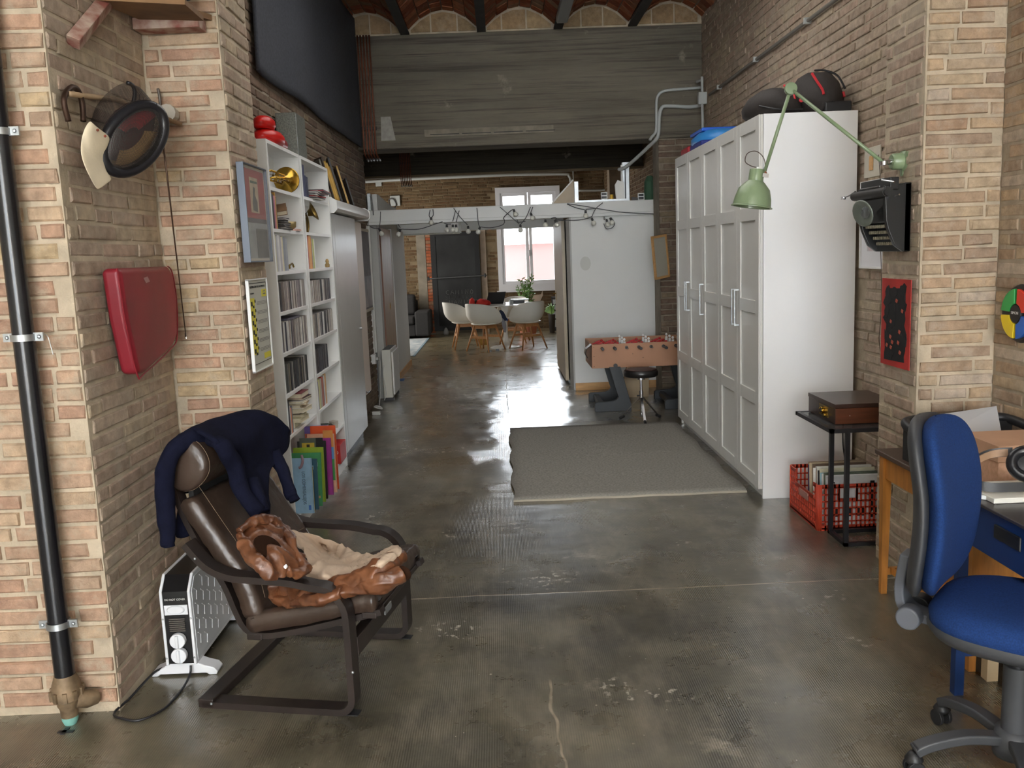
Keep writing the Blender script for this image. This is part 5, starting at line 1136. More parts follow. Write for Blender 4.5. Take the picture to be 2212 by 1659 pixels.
o = MB().lathe([(0, 0), (.055, 0), (.068, .06), (.06, .2), (.03, .26), (0, .26)], (1.70, 9.935, 2.101), seg=16).build('green_sack', mat('dark_green_cloth', (52, 84, 62), .8)); tag(o, 'dark green sack up on the right end of the partition', 'bag')
o = MB().prism([(1.5, 2.101), (1.58, 2.101), (1.57, 2.13), (1.5, 2.14)], 9.93, 9.98).build('dark_offcut', mat('dark_offcut', (80, 78, 76), .7)); tag(o, 'grey offcut lying beside the white clamp block', 'offcut')
# ---------------------------------------------------------------- festoon lights
cabm = mat('festoon_cable', (70, 72, 76), .6)
t = empty('string_lights', 'string of round lamp bulbs on grey cable looped over the white partition beam', 'string lights', (0, 9.8, 2))
def bp(px, py, Y=9.80): 
    p = at(px, py, Y=Y); return (p.x, p.y-9.8, p.z-2)
segs = [[(822, 457), (821, 480), (819, 492)], [(795, 488), (810, 494), (819, 493)], [(860, 484), (865, 493)], [(865, 495), (905, 495), (940, 484), (956, 479)], [(929, 453), (927, 466), (931, 470), (936, 464), (935, 452)], [(958, 481), (965, 484), (975, 484)], [(984, 455), (978, 478)], [(992, 455), (985, 480)], [(980, 450), (995, 470), (1010, 486)],
        [(1030, 449), (1033, 480), (1036, 490)], [(1036, 490), (1060, 492), (1085, 486), (1090, 477), (1088, 470), (1100, 458), (1108, 452)], [(1080, 447), (1100, 465), (1122, 484)], [(1146, 447), (1136, 470), (1124, 485)], [(1151, 447), (1146, 460)], [(1117, 474), (1120, 480), (1135, 478)],
        [(1225, 441), (1245, 449), (1263, 453)], [(1302, 438), (1286, 452), (1278, 470)], [(1225, 440), (1260, 445), (1300, 452), (1350, 459), (1418, 462)], [(1265, 452), (1290, 450)], [(1200, 475), (1240, 476), (1265, 473), (1278, 468)], [(1305, 468), (1305, 475), (1308, 472)], [(1320, 470), (1328, 482), (1322, 492), (1310, 494), (1304, 483)], [(1190, 472), (1200, 470), (1204, 480)]]
b = MB()
for s_ in segs: b.tube(crom([bp(*q) for q in s_], 5), .0042, 6)
b.build('cable', cabm, t, smooth=True)
bulbm = mat('frosted_bulb', (216, 216, 206), .25, spec=.6)
bulbs = [(819, 494, 1), (865, 495, -1), (931, 469, 0), (965, 485, 0), (978, 485, 0), (985, 485, 0), (1011, 488, 0), (1037, 490, -1), (1109, 452, 1), (1146, 460, 1), (1124, 485, 0), (1178, 474, 0), (1198, 475, 1), (1265, 454, 0), (1278, 471, 1), (1310, 473, .5), (1318, 470, 1)]
for px, py, tl in bulbs:
    p = bp(px, py, 9.79); q = MB()
    Mx = Matrix.Translation(p) @ rotm('Y', -tl*22 if tl else 0)
    s_ = MB().lathe([(0, .0), (.011, 0), (.013, -.025), (.012, -.032), (0, -.032)], seg=10).xf(Mx).build('lamp_holder', black, t, auto=50)
    MB().lathe([(.009, -.03), (.014, -.034), (.025, -.048), (.028, -.06), (.024, -.076), (.012, -.085), (0, -.087)], seg=14).xf(Mx).build('bulb', bulbm, s_, smooth=True)
# ---------------------------------------------------------------- conduits
cw = mat('white_conduit', (178, 182, 180), .5)
def conduit(name, label, pts, r, m_=cw, n=6, cat='conduit'):
    o = MB().tube(crom([tuple(p) for p in pts], n), r, 10).build(name, m_, smooth=True); tag(o, label, cat); return o
conduit('conduit', 'pale conduit running along the rear brick wall above the window', [at(786, 393, Y=17.9), at(870, 388, Y=17.9), at(1000, 382, Y=17.9), at(1100, 378, Y=17.9), at(1215, 376, Y=17.9), at(1229, 380, Y=17.9), at(1233, 392, Y=17.9), at(1234, 412, Y=17.9)], .028)
o = MB().box(-.06, .06, -.03, .0, -.06, .06).build('junction_box', cw, bev=.006); o.location = at(818, 396, Y=17.985); tag(o, 'square pale junction box on the rear conduit at the left', 'junction box')
conduit('conduit', 'thin vertical conduit dropping to the steel stud', [at(1238, 364, Y=17.9), at(1239, 405, Y=17.9)], .014, n=2)
conduit('conduit', 'pale conduit crossing low on the rear bricks toward the duct unit', [at(1249, 412, Y=17.9), at(1300, 411, Y=17.9), at(1316, 408, Y=17.9), at(1321, 403, Y=17.9)], .02)
o = MB().box(-.1, .1, -.05, 0, -.1, .1).build('socket_box', cw, bev=.008); o.location = at(854, 434, Y=17.985); tag(o, 'small pale box with black wires on the rear wall over the partition', 'socket')
MB().tube(crom([(-.1, -.06, -.12), (-.12, -.06, .02), (-.03, -.08, .03), (.02, -.07, -.08), (-.02, -.08, -.14)], 5), .012, 6).build('wire', black, o)
bmf = 9.36
conduit('conduit', 'upper pale conduit bending down the right end of the concrete beam', [at(1530, 188, Y=bmf), at(1480, 192, Y=bmf), at(1437, 196, Y=bmf), at(1422, 206, Y=bmf), at(1418, 225, Y=bmf), at(1418, 270, Y=bmf), at(1416, 286, Y=bmf), at(1407, 297, Y=bmf-.02), at(1404, 303, Y=bmf-.03)], .015)
conduit('conduit', 'lower thicker pale conduit bending down the concrete beam and sloping to the duct unit', [at(1520, 226, Y=bmf-.01), at(1490, 231, Y=bmf-.01), at(1440, 229, Y=bmf-.01), at(1428, 236, Y=bmf-.01), at(1424, 256, Y=bmf-.01), at(1423, 285, Y=bmf-.01), at(1418, 300, Y=bmf), at(1400, 318, Y=9.5), at(1370, 346, Y=9.75), at(1350, 362, Y=9.95), at(1337, 366, Y=10.05)], .019)
t = empty('junction_box', 'pale junction box with pipes in the corner above the wardrobe', 'junction box', (2.12, 9.2, 3.06)); 
MB().box(-.045, .045, -.03, .03, -.07, .05).build('box', cw, t, bev=.008)
MB().tube([(.0, 0, .05), (0, 0, .2)], .014, 8).build('pipe', cw, t); MB().tube([(.0, 0, -.07), (0.01, 0, -.75)], .014, 8).build('pipe', cw, t); MB().tube([(.0, 0, .17), (-.03, .1, .17)], .014, 8).build('pipe', cw, t)
o = MB().tube([(2.145, 2.5, 3.05), (2.145, 9.0, 3.05)], .013, 10).build('conduit', mat('grey_conduit', (112, 108, 100), .5)); tag(o, 'long straight grey conduit along the right brick wall', 'conduit')
for y in (5.0, 6.2, 7.4, 8.6): MB().box(2.12, 2.17, y-.012, y+.012, 3.03, 3.07).build('clip', cw, o)
# fluorescent batten
t = empty('ceiling_lamp', 'grey unlit strip lamp fixed under the third iron joist', 'ceiling light', (.695, 8.3, 3.815))
MB().box(-.055, .055, -.65, .55, -.075, 0).build('housing', mat('lamp_grey', (150, 152, 152), .45), t, bev=.015, seg=3); MB().box(-.045, .045, .55, .565, -.07, -.005).build('end_cap', white_p, t)
# ================================================================ far room
upvc = mat('white_window_frame', (224, 224, 228), .4)
wf = struct('window_1', MB().box(WX0, WX1, 17.93, 18.06, WZ0, WZ0+.13).box(WX0, WX1, 17.93, 18.06, WZ1-.11, WZ1).box(WX0, WX0+.09, 17.93, 18.06, WZ0+.13, WZ1-.11).box(WX1-.09, WX1, 17.93, 18.06, WZ0+.13, WZ1-.11), upvc)
wm = (WX0+WX1)/2
def sash(x0, x1, z0, z1):
    s_ = MB().box(x0, x1, 17.95, 18.02, z0, z0+.06).box(x0, x1, 17.95, 18.02, z1-.06, z1).box(x0, x0+.06, 17.95, 18.02, z0+.06, z1-.06).box(x1-.06, x1, 17.95, 18.02, z0+.06, z1-.06).build('sash', upvc, wf)
    MB().box(x0+.06, x1-.06, 17.98, 17.985, z0+.06, z1-.06).build('pane', panem, s_)
panem = bpy.data.materials.new('window_glass'); panem.use_nodes = True; nt = panem.node_tree; nt.nodes.remove(nt.nodes['Principled BSDF'])
tr_ = nt.nodes.new('ShaderNodeBsdfTransparent'); gl_ = nt.nodes.new('ShaderNodeBsdfGlossy'); mx_ = nt.nodes.new('ShaderNodeMixShader'); gl_.inputs['Roughness'].default_value = .12; mx_.inputs[0].default_value = .006
tr_.inputs[0].default_value = (.95, .95, .95, 1)
nt.links.new(tr_.outputs[0], mx_.inputs[1]); nt.links.new(gl_.outputs[0], mx_.inputs[2]); nt.links.new(mx_.outputs[0], nt.nodes['Material Output'].inputs[0])
for z0, z1 in ((WZ0+.13, 2.27), (2.33, WZ1-.11)):
    sash(WX0+.09, wm-.005, z0, z1); sash(wm+.005, WX1-.09, z0, z1)
MB().box(WX0+.09, WX1-.09, 17.94, 18.04, 2.27, 2.33).build('transom', upvc, wf)
MB().box(wm-.015, wm+.015, 17.925, 17.95, 1.5, 1.62).build('handle', upvc, wf, bev=.003)
MB().box(WX0-.04, WX1+.04, 17.9, 18.0, WZ0-.03, WZ0).build('sill', upvc, wf)
# building across the street
fac = mat('salmon_render', (100, 72, 68), .9, var=.04, vscale=1)
t = empty('building', 'blurred salmon pink building across the street, seen through the far window', 'building', (1, 25, -1))
MB().box(-9, 9, 0, 2, -2, 2.85).build('wall', fac, t); MB().box(-9, 9, -.15, 0, 2.8, 2.9).build('cornice', white_p, t)
for x in (-5.5, -2.6, 2.2, 5.0): 
    f = MB().box(x-.55, x+.55, -.06, 0, .7, 2.1).build('window', white_p, t); MB().box(x-.42, x+.42, -.08, -.06, .85, 1.95).build('pane', mat('far_pane', (190, 196, 204), .3), f)
# blackboard
t = empty('blackboard', 'tall blackboard door panel leaning on the far brick wall, with chalk words', 'blackboard', (-.87, 17.9, .06))
bb_ = mat('slate_black', (20, 21, 23), .75, col2=(44, 46, 47), vscale=1.8)
MB().box(-.49, .47, 0, .04, 0, 1.98).build('panel', bb_, t, bev=.003)
fb = MB().box(-.50, -.40, -.012, 0, 0, 1.98).box(.38, .48, -.012, 0, 0, 1.98).box(-.40, .38, -.012, 0, 0, .1).box(-.40, .38, -.012, 0, 1.9, 1.98); fb.build('frame', mat('black_board_edge', (15, 16, 17), .6), t)
chalk = mat('chalk', (112, 114, 112), .95); chalk2 = mat('faint_chalk', (78, 80, 80), .95)
GL = {'C': [[(1, .9), (.6, 1), (.1, .7), (.05, .3), (.5, 0), (1, .1)]], 'A': [[(0, 0), (.5, 1), (1, 0)], [(.2, .4), (.8, .4)]], 'M': [[(0, 0), (.1, 1), (.5, .3), (.9, 1), (1, 0)]], 'I': [[(.5, 0), (.5, 1)]],
      'N': [[(0, 0), (.05, 1), (.95, 0), (1, 1)]], 'O': [[(.5, 1), (.05, .6), (.2, .05), (.8, .05), (.95, .6), (.5, 1)]], 'S': [[(.9, .9), (.4, 1), (.1, .7), (.8, .35), (.6, 0), (.05, .1)]], 'V': [[(0, 1), (.5, 0), (1, 1)]], 'R': [[(0, 0), (0, 1), (.8, .9), (.8, .6), (.05, .5), (.9, 0)]]}
r = random.Random(4)
for wd_, x0, z0, step, hh, mm in (('CAMINO', -.235, .735, .098, .085, chalk), ('SMVMIRO', -.25, .64, .085, .07, chalk2), ('MANICA', -.17, .545, .092, .07, chalk), ('N', -.33, .56, .05, .05, chalk2)):
    for k, chh in enumerate(wd_):
        b = MB()
        for st_ in GL[chh]:
            b.tube([(x0+step*k+u*step*.62+r.uniform(-.003, .003), -.003, z0+v*hh+r.uniform(-.004, .004)) for u, v in st_], .0038, 5)
        b.build('chalk_letter', mm, t)
o = MB().tube([(-1.46, 17.86, 1.125), (-.26, 17.86, 1.15)], .014, 8).build('rail_bar', mat('grey_bar', (96, 98, 100), .5, metal=.5)); tag(o, 'dark horizontal bar fixed across the blackboard', 'bar')
MB().cyl((-1.44, 17.86, 1.09), .02, .08).cyl((-.3, 17.86, 1.11), .02, .08).build('bracket', black, o)
o = MB().lathe([(0, 0), (.02, 0), (.028, .02), (.02, .055), (0, .06)], (-.17, 17.97, 2.05), seg=10).build('red_ball', mat('bright_red', (210, 50, 36), .5), smooth=True); tag(o, 'small red ball hanging on the far wall right of the blackboard', 'ornament')
o = MB().lathe([(0, 0), (.05, 0), (.06, .05), (.04, .1), (.02, .14), (0, .145)], (-1.13, 17.7, 0), seg=14).build('glass_jug', mat('clear_glass_look', (190, 196, 196), .1, alpha=.6), smooth=True); tag(o, 'small glass jug on the floor under the blackboard', 'jug')
# sofa
sf_m = mat('charcoal_sofa', (40, 39, 39), .9, var=.12, vscale=40)
t = empty('sofa', 'charcoal grey fabric sofa at the far left against the brick wall', 'sofa', (-2.3, 17.35, 0))
MB().box(.62, .90, -.35, .5, .05, .53).build('arm', sf_m, t, bev=.04, seg=4)
MB().box(-1.5, .62, -.3, .5, .05, .28).build('base', sf_m, t, bev=.02)
MB().box(-.3, .61, -.36, .35, .285, .43).build('seat_cushion', sf_m, t, bev=.04, seg=4); MB().box(-1.25, -.31, -.36, .35, .285, .43).build('seat_cushion', sf_m, t, bev=.04, seg=4)
MB().box(-.26, .60, .2, .42, .43, .84).build('back_cushion', sf_m, t, bev=.07, seg=4); MB().box(-1.2, -.28, .2, .42, .43, .84).build('back_cushion', sf_m, t, bev=.07, seg=4)
MB().box(-1.5, .62, .4, .55, .28, .72).build('back_frame', sf_m, t, bev=.03)
t = empty('patterned_rug', 'pale blue grey patterned rug in front of the sofa', 'rug', (-2.35, 15.5, 0))
MB().box(-.85, .92, -1.45, 1.5, .001, .012).build('pile', mat('faded_rug', (190, 192, 190), .95, col2=(140, 152, 160), vscale=7, bump=.4, bscale=60), t); MB().box(.90, .935, -1.47, 1.52, .001, .013).build('border', mat('rug_border', (120, 140, 150), .9), t)
# dining table
wg = mat('gloss_white', (228, 228, 224), .25)
t = empty('pedestal_table', 'round white pedestal table among the shell chairs', 'table', (.06, 14.86, 0))
MB().lathe([(0, .705), (.5, .715), (.52, .725), (.52, .735), (0, .735)], seg=48).build('table_top', wg, t, auto=40)
MB().lathe([(0, .0), (.27, 0), (.27, .008), (.2, .02), (.1, .045), (.05, .1), (.036, .2), (.034, .4), (.04, .55), (.07, .67), (.1, .705), (0, .705)], seg=36).build('pedestal', wg, t, smooth=True)
# shell chairs
shell_w = mat('shell_white', (232, 229, 220), .45)
cm = mat('mustard', (176, 140, 70), .8)
def shell_chair(label, x, y, rz):
    t = empty('shell_chair', label, 'chair', (x, y, 0), rz, 'white shell chairs round the table')
    rows = []
    NU, NV = 16, 14
    for j in range(NV+1):
        v = j/NV; row_ = []
        for i in range(NU+1):
            a = -PI*.5+PI*i/NU          # -90..90 across: front left .. back .. front right
            # back shell: forward axis +x is the sitting direction
            hgt = .44+(.36*(max(0, math.cos(a))**.55) if True else 0)+.12*(1-max(0, math.cos(a)))
            r_ = .10+.155*math.sin(min(1, v*1.5)*PI/2)
            z = .43+(hgt-.43)*(v**1.5)
            bx = -.02-math.cos(a)*r_*1.15*(1+.22*v)+.17*abs(math.sin(a))**3*(1-.3*v)
            row_.append((bx, math.sin(a)*r_*1.10, z))
        rows.append(row_)
    sh_ = MB().grid(rows)
    # seat pan
    fl_ = [(.02+.20*math.cos(k*PI/12-PI/2)*1.0, .235*math.sin(k*PI/12-PI/2), .445) for k in range(13)]
    MBs = sh_.build('shell', shell_w, t, smooth=True, solid=.016, sub=1)
    MB().lathe([(0, .43), (.12, .425), (.20, .432), (.235, .45), (.22, .458), (.12, .445), (0, .44)], (0, 0, 0), seg=28, sx=1.0, sy=1.0).build('seat', shell_w, t, smooth=True)
    for sx in (-1, 1):
        for sy in (-1, 1):
            MB().tube([(sx*.12, sy*.12, .415), (sx*.22, sy*.235, 0)], [.021, .012], 10).build('leg', oak, t, smooth=True)
    for s_ in (-1, 1):
        MB().strip([(s_*.165, -.175, .23), (s_*.165, .175, .23)], (1, 0, 0), .016, .04).build('stretcher', oak, t)
        MB().strip([(-.12, s_*.125, .395), (.12, s_*.125, .395)], (0, 1, 0), .016, .05).build('apron', oak, t)
        MB().strip([(s_*.125, -.12, .395), (s_*.125, .12, .395)], (1, 0, 0), .016, .05).build('apron', oak, t)
    return t
shell_chair('white shell chair nearest the camera, left of the table pedestal, with clothes on it', -.28, 14.48, math.radians(52))
shell_chair('white shell chair at the left, side on before the blackboard', -.62, 14.98, math.radians(8))
shell_chair('white shell chair at the right of the table, its back to the camera', .42, 14.52, math.radians(118))
shell_chair('white shell chair beyond the table, under the window', .22, 15.66, math.radians(-100))
# on the table and chairs
t = empty('laptop', 'open laptop with its black lid toward the camera on the round table', 'laptop', (-.10, 14.92, .7355), math.radians(0))
MB().box(-.16, .14, .03, .24, 0, .014).build('base', mat('laptop_grey', (170, 170, 172), .4, metal=.4), t, bev=.003)
MB().poly([(-.16, .03, .0), (.14, .03, .0), (.19, -.03, .2), (-.10, -.03, .2), (-.16, .038, .0), (.14, .038, .0), (.19, -.022, .2), (-.10, -.022, .2)], [(3,2,1,0),(4,5,6,7),(0,1,5,4),(1,2,6,5),(2,3,7,6),(3,0,4,7)]).build('lid', mat('laptop_lid', (14, 14, 15), .4), t)
o = MB().lathe([(0, 0), (.035, 0), (.04, .08), (.036, .08), (.032, .006), (0, .006)], (.17, 14.62, .7355), seg=18).build('tumbler', mat('clear_glass_look', (1, 1, 1)), smooth=True); tag(o, 'clear glass tumbler on the round table right of the laptop', 'glass')
o = MB().lathe([(0, 0), (.018, 0), (.014, .03), (.01, .06), (0, .062)], (.06, 14.6, .7355), seg=10).build('salt_shaker', white_l, smooth=True); tag(o, 'tiny white shaker in front of the laptop', 'shaker')
t = empty('stacked_boxes', 'flat white box on a black box at the far side of the round table', 'box', (.30, 14.98, .7355))
MB().box(-.13, .10, -.07, .10, 0, .045).build('black_box', black, t); MB().box(-.13, .17, -.09, .14, .0455, .062).build('white_lid', white_l, t)
redc = mat('red_cloth', (206, 48, 40), .8)
t = empty('red_cap_bag', 'bright red cloth bag heaped between the left chairs at the table edge', 'bag', (-.36, 14.62, .7355))
o = MB().lathe([(0, 0), (.1, 0), (.13, .03), (.11, .08), (.05, .1), (0, .1)], (.06, .05, 0), seg=16).build('body', redc, t, smooth=True); rough(o, .02, 12)
o = MB().lathe([(0, 0), (.05, 0), (.04, .08), (0, .12)], (-.12, .03, .02), seg=10).build('flap', redc, t, smooth=True); rough(o, .012, 14)
o = MB().lathe([(0, 0), (.07, .02), (.06, .08), (0, .1)], (-.04, .08, .0), seg=12).build('dark_part', mat('dark_cloth2', (40, 36, 36), .8), t, smooth=True)
t = empty('draped_clothes', 'navy, blue and grey clothes hanging on the side of the nearest shell chair', 'clothes', (-.03, 14.5, .3))
for m_, pts in ((mat('navy_cloth', (34, 44, 66), .9), [[(-.03, 0, .37), (.06, 0, .36)], [(.0, -.05, .25), (.11, -.02, .24)], [(.05, -.06, .16), (.13, -.02, .18)]]), (mat('blue_cloth', (30, 60, 130), .9), [[(.06, -.02, .26), (.13, 0, .22)], [(.09, -.03, .18), (.145, 0, .16)]]), (mat('grey_cloth', (140, 140, 146), .9), [[(.0, -.07, .28), (.07, -.07, .2)], [(.03, -.1, .12), (.11, -.09, .14)], [(.05, -.1, -.02), (.10, -.1, -.03)]])):
    MB().grid(pts).build('cloth', m_, t, smooth=True, sub=2, solid=.015)
o = MB().box(-.16, -.08, -.035, .0, 0, .015).box(-.02, .04, -.0, .035, 0, .03).build('dark_shoe', black); o.location = (-.10, 14.36, 0); tag(o, 'small black things lying on the floor in front of the table foot', 'shoes')
o = MB().box(-.07, .07, -.1, .1, 0, .12).build('storage_tin', mat('mustard', (1, 1, 1)), bev=.005); o.location = (-.34, 15.5, 0); tag(o, 'mustard coloured box on the floor behind the table pedestal', 'box')
# plant in pot
leafm = mat('leaf_green', (92, 136, 74), .55, col2=(140, 176, 100), vscale=9)
t = empty('potted_plant', 'leafy green plant in a terracotta pot behind the right shell chair under the window', 'plant', (.50, 16.9, 0))
MB().lathe([(0, 0), (.15, 0), (.19, .26), (.21, .27), (.21, .32), (.18, .32), (.17, .28), (0, .27)], seg=28).build('pot', mat('terracotta', (176, 108, 80), .8), t, auto=40)
MB().cyl((0, 0, .26), .165, .02).build('soil', mat('soil', (60, 48, 38), .95), t)
r = random.Random(5); lf = MB(); stm = MB()
for k in range(15):
    a = r.uniform(0, 2*PI); sp_ = r.uniform(.05, .2); hgt = r.uniform(.55, 1.0)
    tip = Vector((math.cos(a)*sp_+(.0), math.sin(a)*sp_, .28+hgt*.85)); stm.tube(crom([(0, 0, .28), (tip.x*.4, tip.y*.4, .28+hgt*.4), tuple(tip)], 4), .006, 5)
    for j in range(22):
        f = r.uniform(.45, 1.02); p = Vector((tip.x*f, tip.y*f, .28+hgt*.85*f)); d = Vector((r.uniform(-1, 1), r.uniform(-1, 1), r.uniform(-.3, .8))).normalized(); s_ = d.orthogonal().normalized(); l = r.uniform(.05, .09)
        lf.poly([p, p+d*l*.5+s_*l*.22, p+d*l, p+d*l*.5-s_*l*.22], [(0, 1, 2, 3)])
stm.build('stems', mat('stem_green', (90, 104, 60), .7), t); lf.build('foliage', leafm, t)['kind'] = 'stuff'
sp2 = MB()
t2 = empty('small_plant', 'small spiky green plant at the right of the chairs by the brick wall', 'plant', (.98, 17.2, 0))
MB().lathe([(0, 0), (.05, 0), (.07, .36), (0, .36)], seg=16).build('stand', mat('dark_pot', (60, 54, 50), .7), t2, auto=40)
for k in range(22):
    a = r.uniform(0, 2*PI); e_ = Vector((math.cos(a)*.15, math.sin(a)*.15, .36+r.uniform(.05, .22))); m1 = Vector((math.cos(a)*.07, math.sin(a)*.07, .36+.16)); s_ = Vector((-math.sin(a), math.cos(a), 0))*.01
    sp2.poly([Vector((0, 0, .36))-s_, Vector((0, 0, .36))+s_, m1+s_, e_, m1-s_], [(0, 1, 2, 3, 4)])
sp2.build('foliage', leafm, t2)['kind'] = 'stuff'
t = empty('drawer_tower', 'black framed tower of four translucent plastic drawers by the far right wall', 'drawers', (1.17, 17.75, 0))
MB().box(-.15, .15, -.17, .17, 0, .06).box(-.15, -.14, -.17, .17, 0, .66).box(.14, .15, -.17, .17, 0, .66).box(-.15, .15, -.17, .17, .65, .67).build('frame', black, t)
z = .07
for h_ in (.17, .17, .11, .11): 
    MB().box(-.135, .135, -.175, .16, z, z+h_-.02).build('drawer', mat('frosty_plastic', (176, 180, 184), .3), t, bev=.006); z += h_+.006
# ================================================================ grey rug
rg = mat('grey_woven_rug', (146, 142, 134), .95, col2=(118, 115, 108), vscale=70, bump=.3, bscale=110, bdist=.0012)
rows = []; r = random.Random(2)
for i in range(25):
    y = 5.475+(7.81-5.475)*i/24; row_ = []
    for j in range(19):
        x = .028+(1.50)*j/18; 
        z = .010+.003*noise.noise(Vector((x*2, y*2, 0)))
        for k, (yc, x0, x1, a) in enumerate(((6.0, .3, 1.1, .008), (6.6, .5, 1.3, .007), (6.85, .3, .9, .006), (7.3, .6, 1.3, .006))):
            if x0 < x < x1: z += a*math.exp(-((y-yc-.04*x)/.05)**2)
        yy = y+(.02*(j/18) if i == 24 else 0)+(.006*math.sin(j*1.3) if i in (0, 24) else 0)
        row_.append((x+(.012*math.sin(i*.9) if j in (0, 18) else 0), yy, z))
    rows.append(row_)
t = empty('grey_rug', 'plain grey woven rug on the floor in front of the wardrobe doors', 'rug', (.8, 6.6, 0)); T = Matrix.Translation((-.8, -6.6, 0))
MB().grid(rows).xf(T).build('pile', rg, t, smooth=True, solid=.011)
MB().strip([(x, y-.004, .007) for x, y, z in rows[0]], (0, 0, 1), .012, .012).xf(T).build('hem', mat('pale_fringe', (176, 168, 152), .95, bump=.5, bscale=200), t)
# ================================================================ wardrobe
wd = mat('wardrobe_white', (214, 214, 210), .32, spec=.5); wside = mat('wardrobe_side', (243, 244, 245), .4)
t = empty('wardrobe', 'very large white wardrobe with five panelled doors along the right brick wall', 'wardrobe', (1.86, 6.55, 0)); T = Matrix.Translation((-1.86, -6.55, 0))
YN, YF = 5.31, 7.80
MB().box(1.585, 2.14, YN, YN+.02, 0, 2.33).xf(T).build('side_panel', wside, t, bev=.001)
MB().box(1.585, 2.14, YF-.02, YF, 0, 2.33).xf(T).build('side_panel', wside, t, bev=.001)
MB().box(1.60, 2.14, YN+.02, YF-.02, .06, 2.33).xf(T).build('carcass', wside, t)
MB().box(1.60, 1.62, YN+.02, YF-.02, 0, .06).xf(T).build('plinth', wside, t)
ed = [5.314, 5.80, 6.30, 6.80, 7.30, 7.798]
gapw = [.003, .03, .03, .003, .003]
for i in range(5):
    a, b = ed[i]+(.0 if i == 0 else .0015), ed[i+1]-.0015
    d = MB().box(1.567, 1.583, a, b, .062, 2.328)
    for y0_, y1_ in ((a, a+.075), (b-.075, b)): d.box(1.557, 1.567, y0_, y1_, .062, 2.328)
    zs = [(.062, .137)]+[(.062+.566*k-.04, .062+.566*k+.04) for k in (1, 2, 3)]+[(2.25, 2.328)]
    for z0, z1 in zs: d.box(1.557, 1.567, a+.075, b-.075, z0, z1)
    dd = d.xf(T).build('door', wd, t, bev=.0022)
    hy = {0: b-.03, 1: a+.03, 2: b-.03, 3: b-.03, 4: a+.03}[i]
    if i == 0: hy = b-.04
    h = MB().box(1.524, 1.532, hy-.006, hy+.006, 1.05, 1.29).box(1.53, 1.557, hy-.006, hy+.006, 1.05, 1.06).box(1.53, 1.557, hy-.006, hy+.006, 1.28, 1.29)
    h.xf(T).build('handle', steel, dd, bev=.001)
# bags on top
bagm = mat('dark_brown_nylon', (42, 36, 33), .75, var=.2, vscale=6, bump=.5, bscale=12, bdist=.01); strap = mat('red_strap', (196, 40, 48), .6)
t = empty('travel_bag', 'tall dark brown holdall with red trim on the wardrobe top, against the wall', 'bag', (1.985, 5.62, 2.331), 0)
o = MB().lathe([(0, 0), (.15, 0), (.185, .03), (.19, .10), (.165, .18), (.11, .245), (.05, .27), (0, .275)], seg=26, sx=.82, sy=1.5).build('body', bagm, t, smooth=True); rough(o, .012, 7)
MB().tube(crom([(-.08, -.2, .235), (-.065, -.245, .18), (-.045, -.275, .13), (-.04, -.285, .10)], 5), .008, 6).build('red_strap', strap, t)
MB().tube(crom([(.10, -.22, .12), (.105, -.225, .09)], 3), .008, 6).build('red_strap', strap, t)
MB().tube(crom([(-.03, -.1, .27), (.02, -.14, .26), (.08, -.18, .22), (.12, -.2, .14)], 6), .006, 6).build('zip', black, t)
MB().box(-.03, .13, -.285, -.26, .0, .06).build('mesh_pocket', black, t, bev=.01)
t = empty('travel_bag', 'low dark brown duffel bag with red strap beside the taller holdall on the wardrobe', 'bag', (1.72, 5.62, 2.331), 0)
o = MB().lathe([(0, 0), (.12, 0), (.155, .03), (.16, .08), (.13, .14), (.06, .175), (0, .18)], seg=26, sx=1.0, sy=1.9).build('body', bagm, t, smooth=True); rough(o, .014, 8, 5)
MB().tube(crom([(.03, -.16, .18), (.055, -.2, .15), (.06, -.25, .11), (.055, -.28, .08)], 5), .007, 6).build('red_strap', strap, t)
MB().lathe([(0, 0), (.012, 0), (.012, .01), (0, .012)], (.09, -.285, .07), rotm('X', 90).to_3x3(), 10).build('red_tab', strap, t)
MB().tube(crom([(-.13, -.2, .06), (-.07, -.28, .03), (.0, -.3, .02), (.1, -.29, .02)], 5), .005, 6).build('seam', black, t)
t = empty('blue_bag', 'bright blue plastic case and bags on the far end of the wardrobe top', 'bag', (1.80, 7.3, 2.331))
o = MB().lathe([(0, 0), (.14, 0), (.2, .04), (.2, .1), (.14, .15), (0, .16)], seg=20, sx=1, sy=1.6).build('shell', mat('mid_blue_plastic', (52, 128, 196), .35), t, smooth=True)
MB().box(-.2, .1, -.3, .1, 0, .06).build('dark_blue_case', mat('navy_case', (24, 40, 120), .5), t, bev=.015); MB().box(-.15, .16, -.12, .32, .145, .175).build('blue_lid', mat('strong_blue', (30, 90, 190), .45), t, bev=.01)
MB().box(-.22, -.1, .1, .38, 0, .06).build('red_bag', mat('dark_red_bag', (150, 24, 36), .6), t, bev=.02)
# ================================================================ foosball table
mdf = mat('orange_brown_board', (168, 122, 92), .55, var=.05, vscale=3)
t = empty('foosball_table', 'orange brown table football with slanted black legs behind the wardrobe end', 'football table', (1.46, 8.86, 0)); T = Matrix.Translation((-1.46, -8.86, 0))
X0, X1, Y0_, Y1_ = .865, 2.07, 8.52, 9.18
MB().box(X0, X1, Y0_, Y0_+.018, .43, .665).xf(T).build('long_side', mdf, t, bev=.001); MB().box(X0, X1, Y1_-.018, Y1_, .43, .665).xf(T).build('long_side', mdf, t, bev=.001)
MB().box(X0, X0+.018, Y0_+.018, Y1_-.018, .43, .655).box(X1-.018, X1, Y0_+.018, Y1_-.018, .43, .655).xf(T).build('end_panel', mdf, t)
MB().box(X0+.018, X1-.018, Y0_+.018, Y1_-.018, .55, .558).xf(T).build('pitch', mat('pitch_green', (70, 96, 74), .6), t)
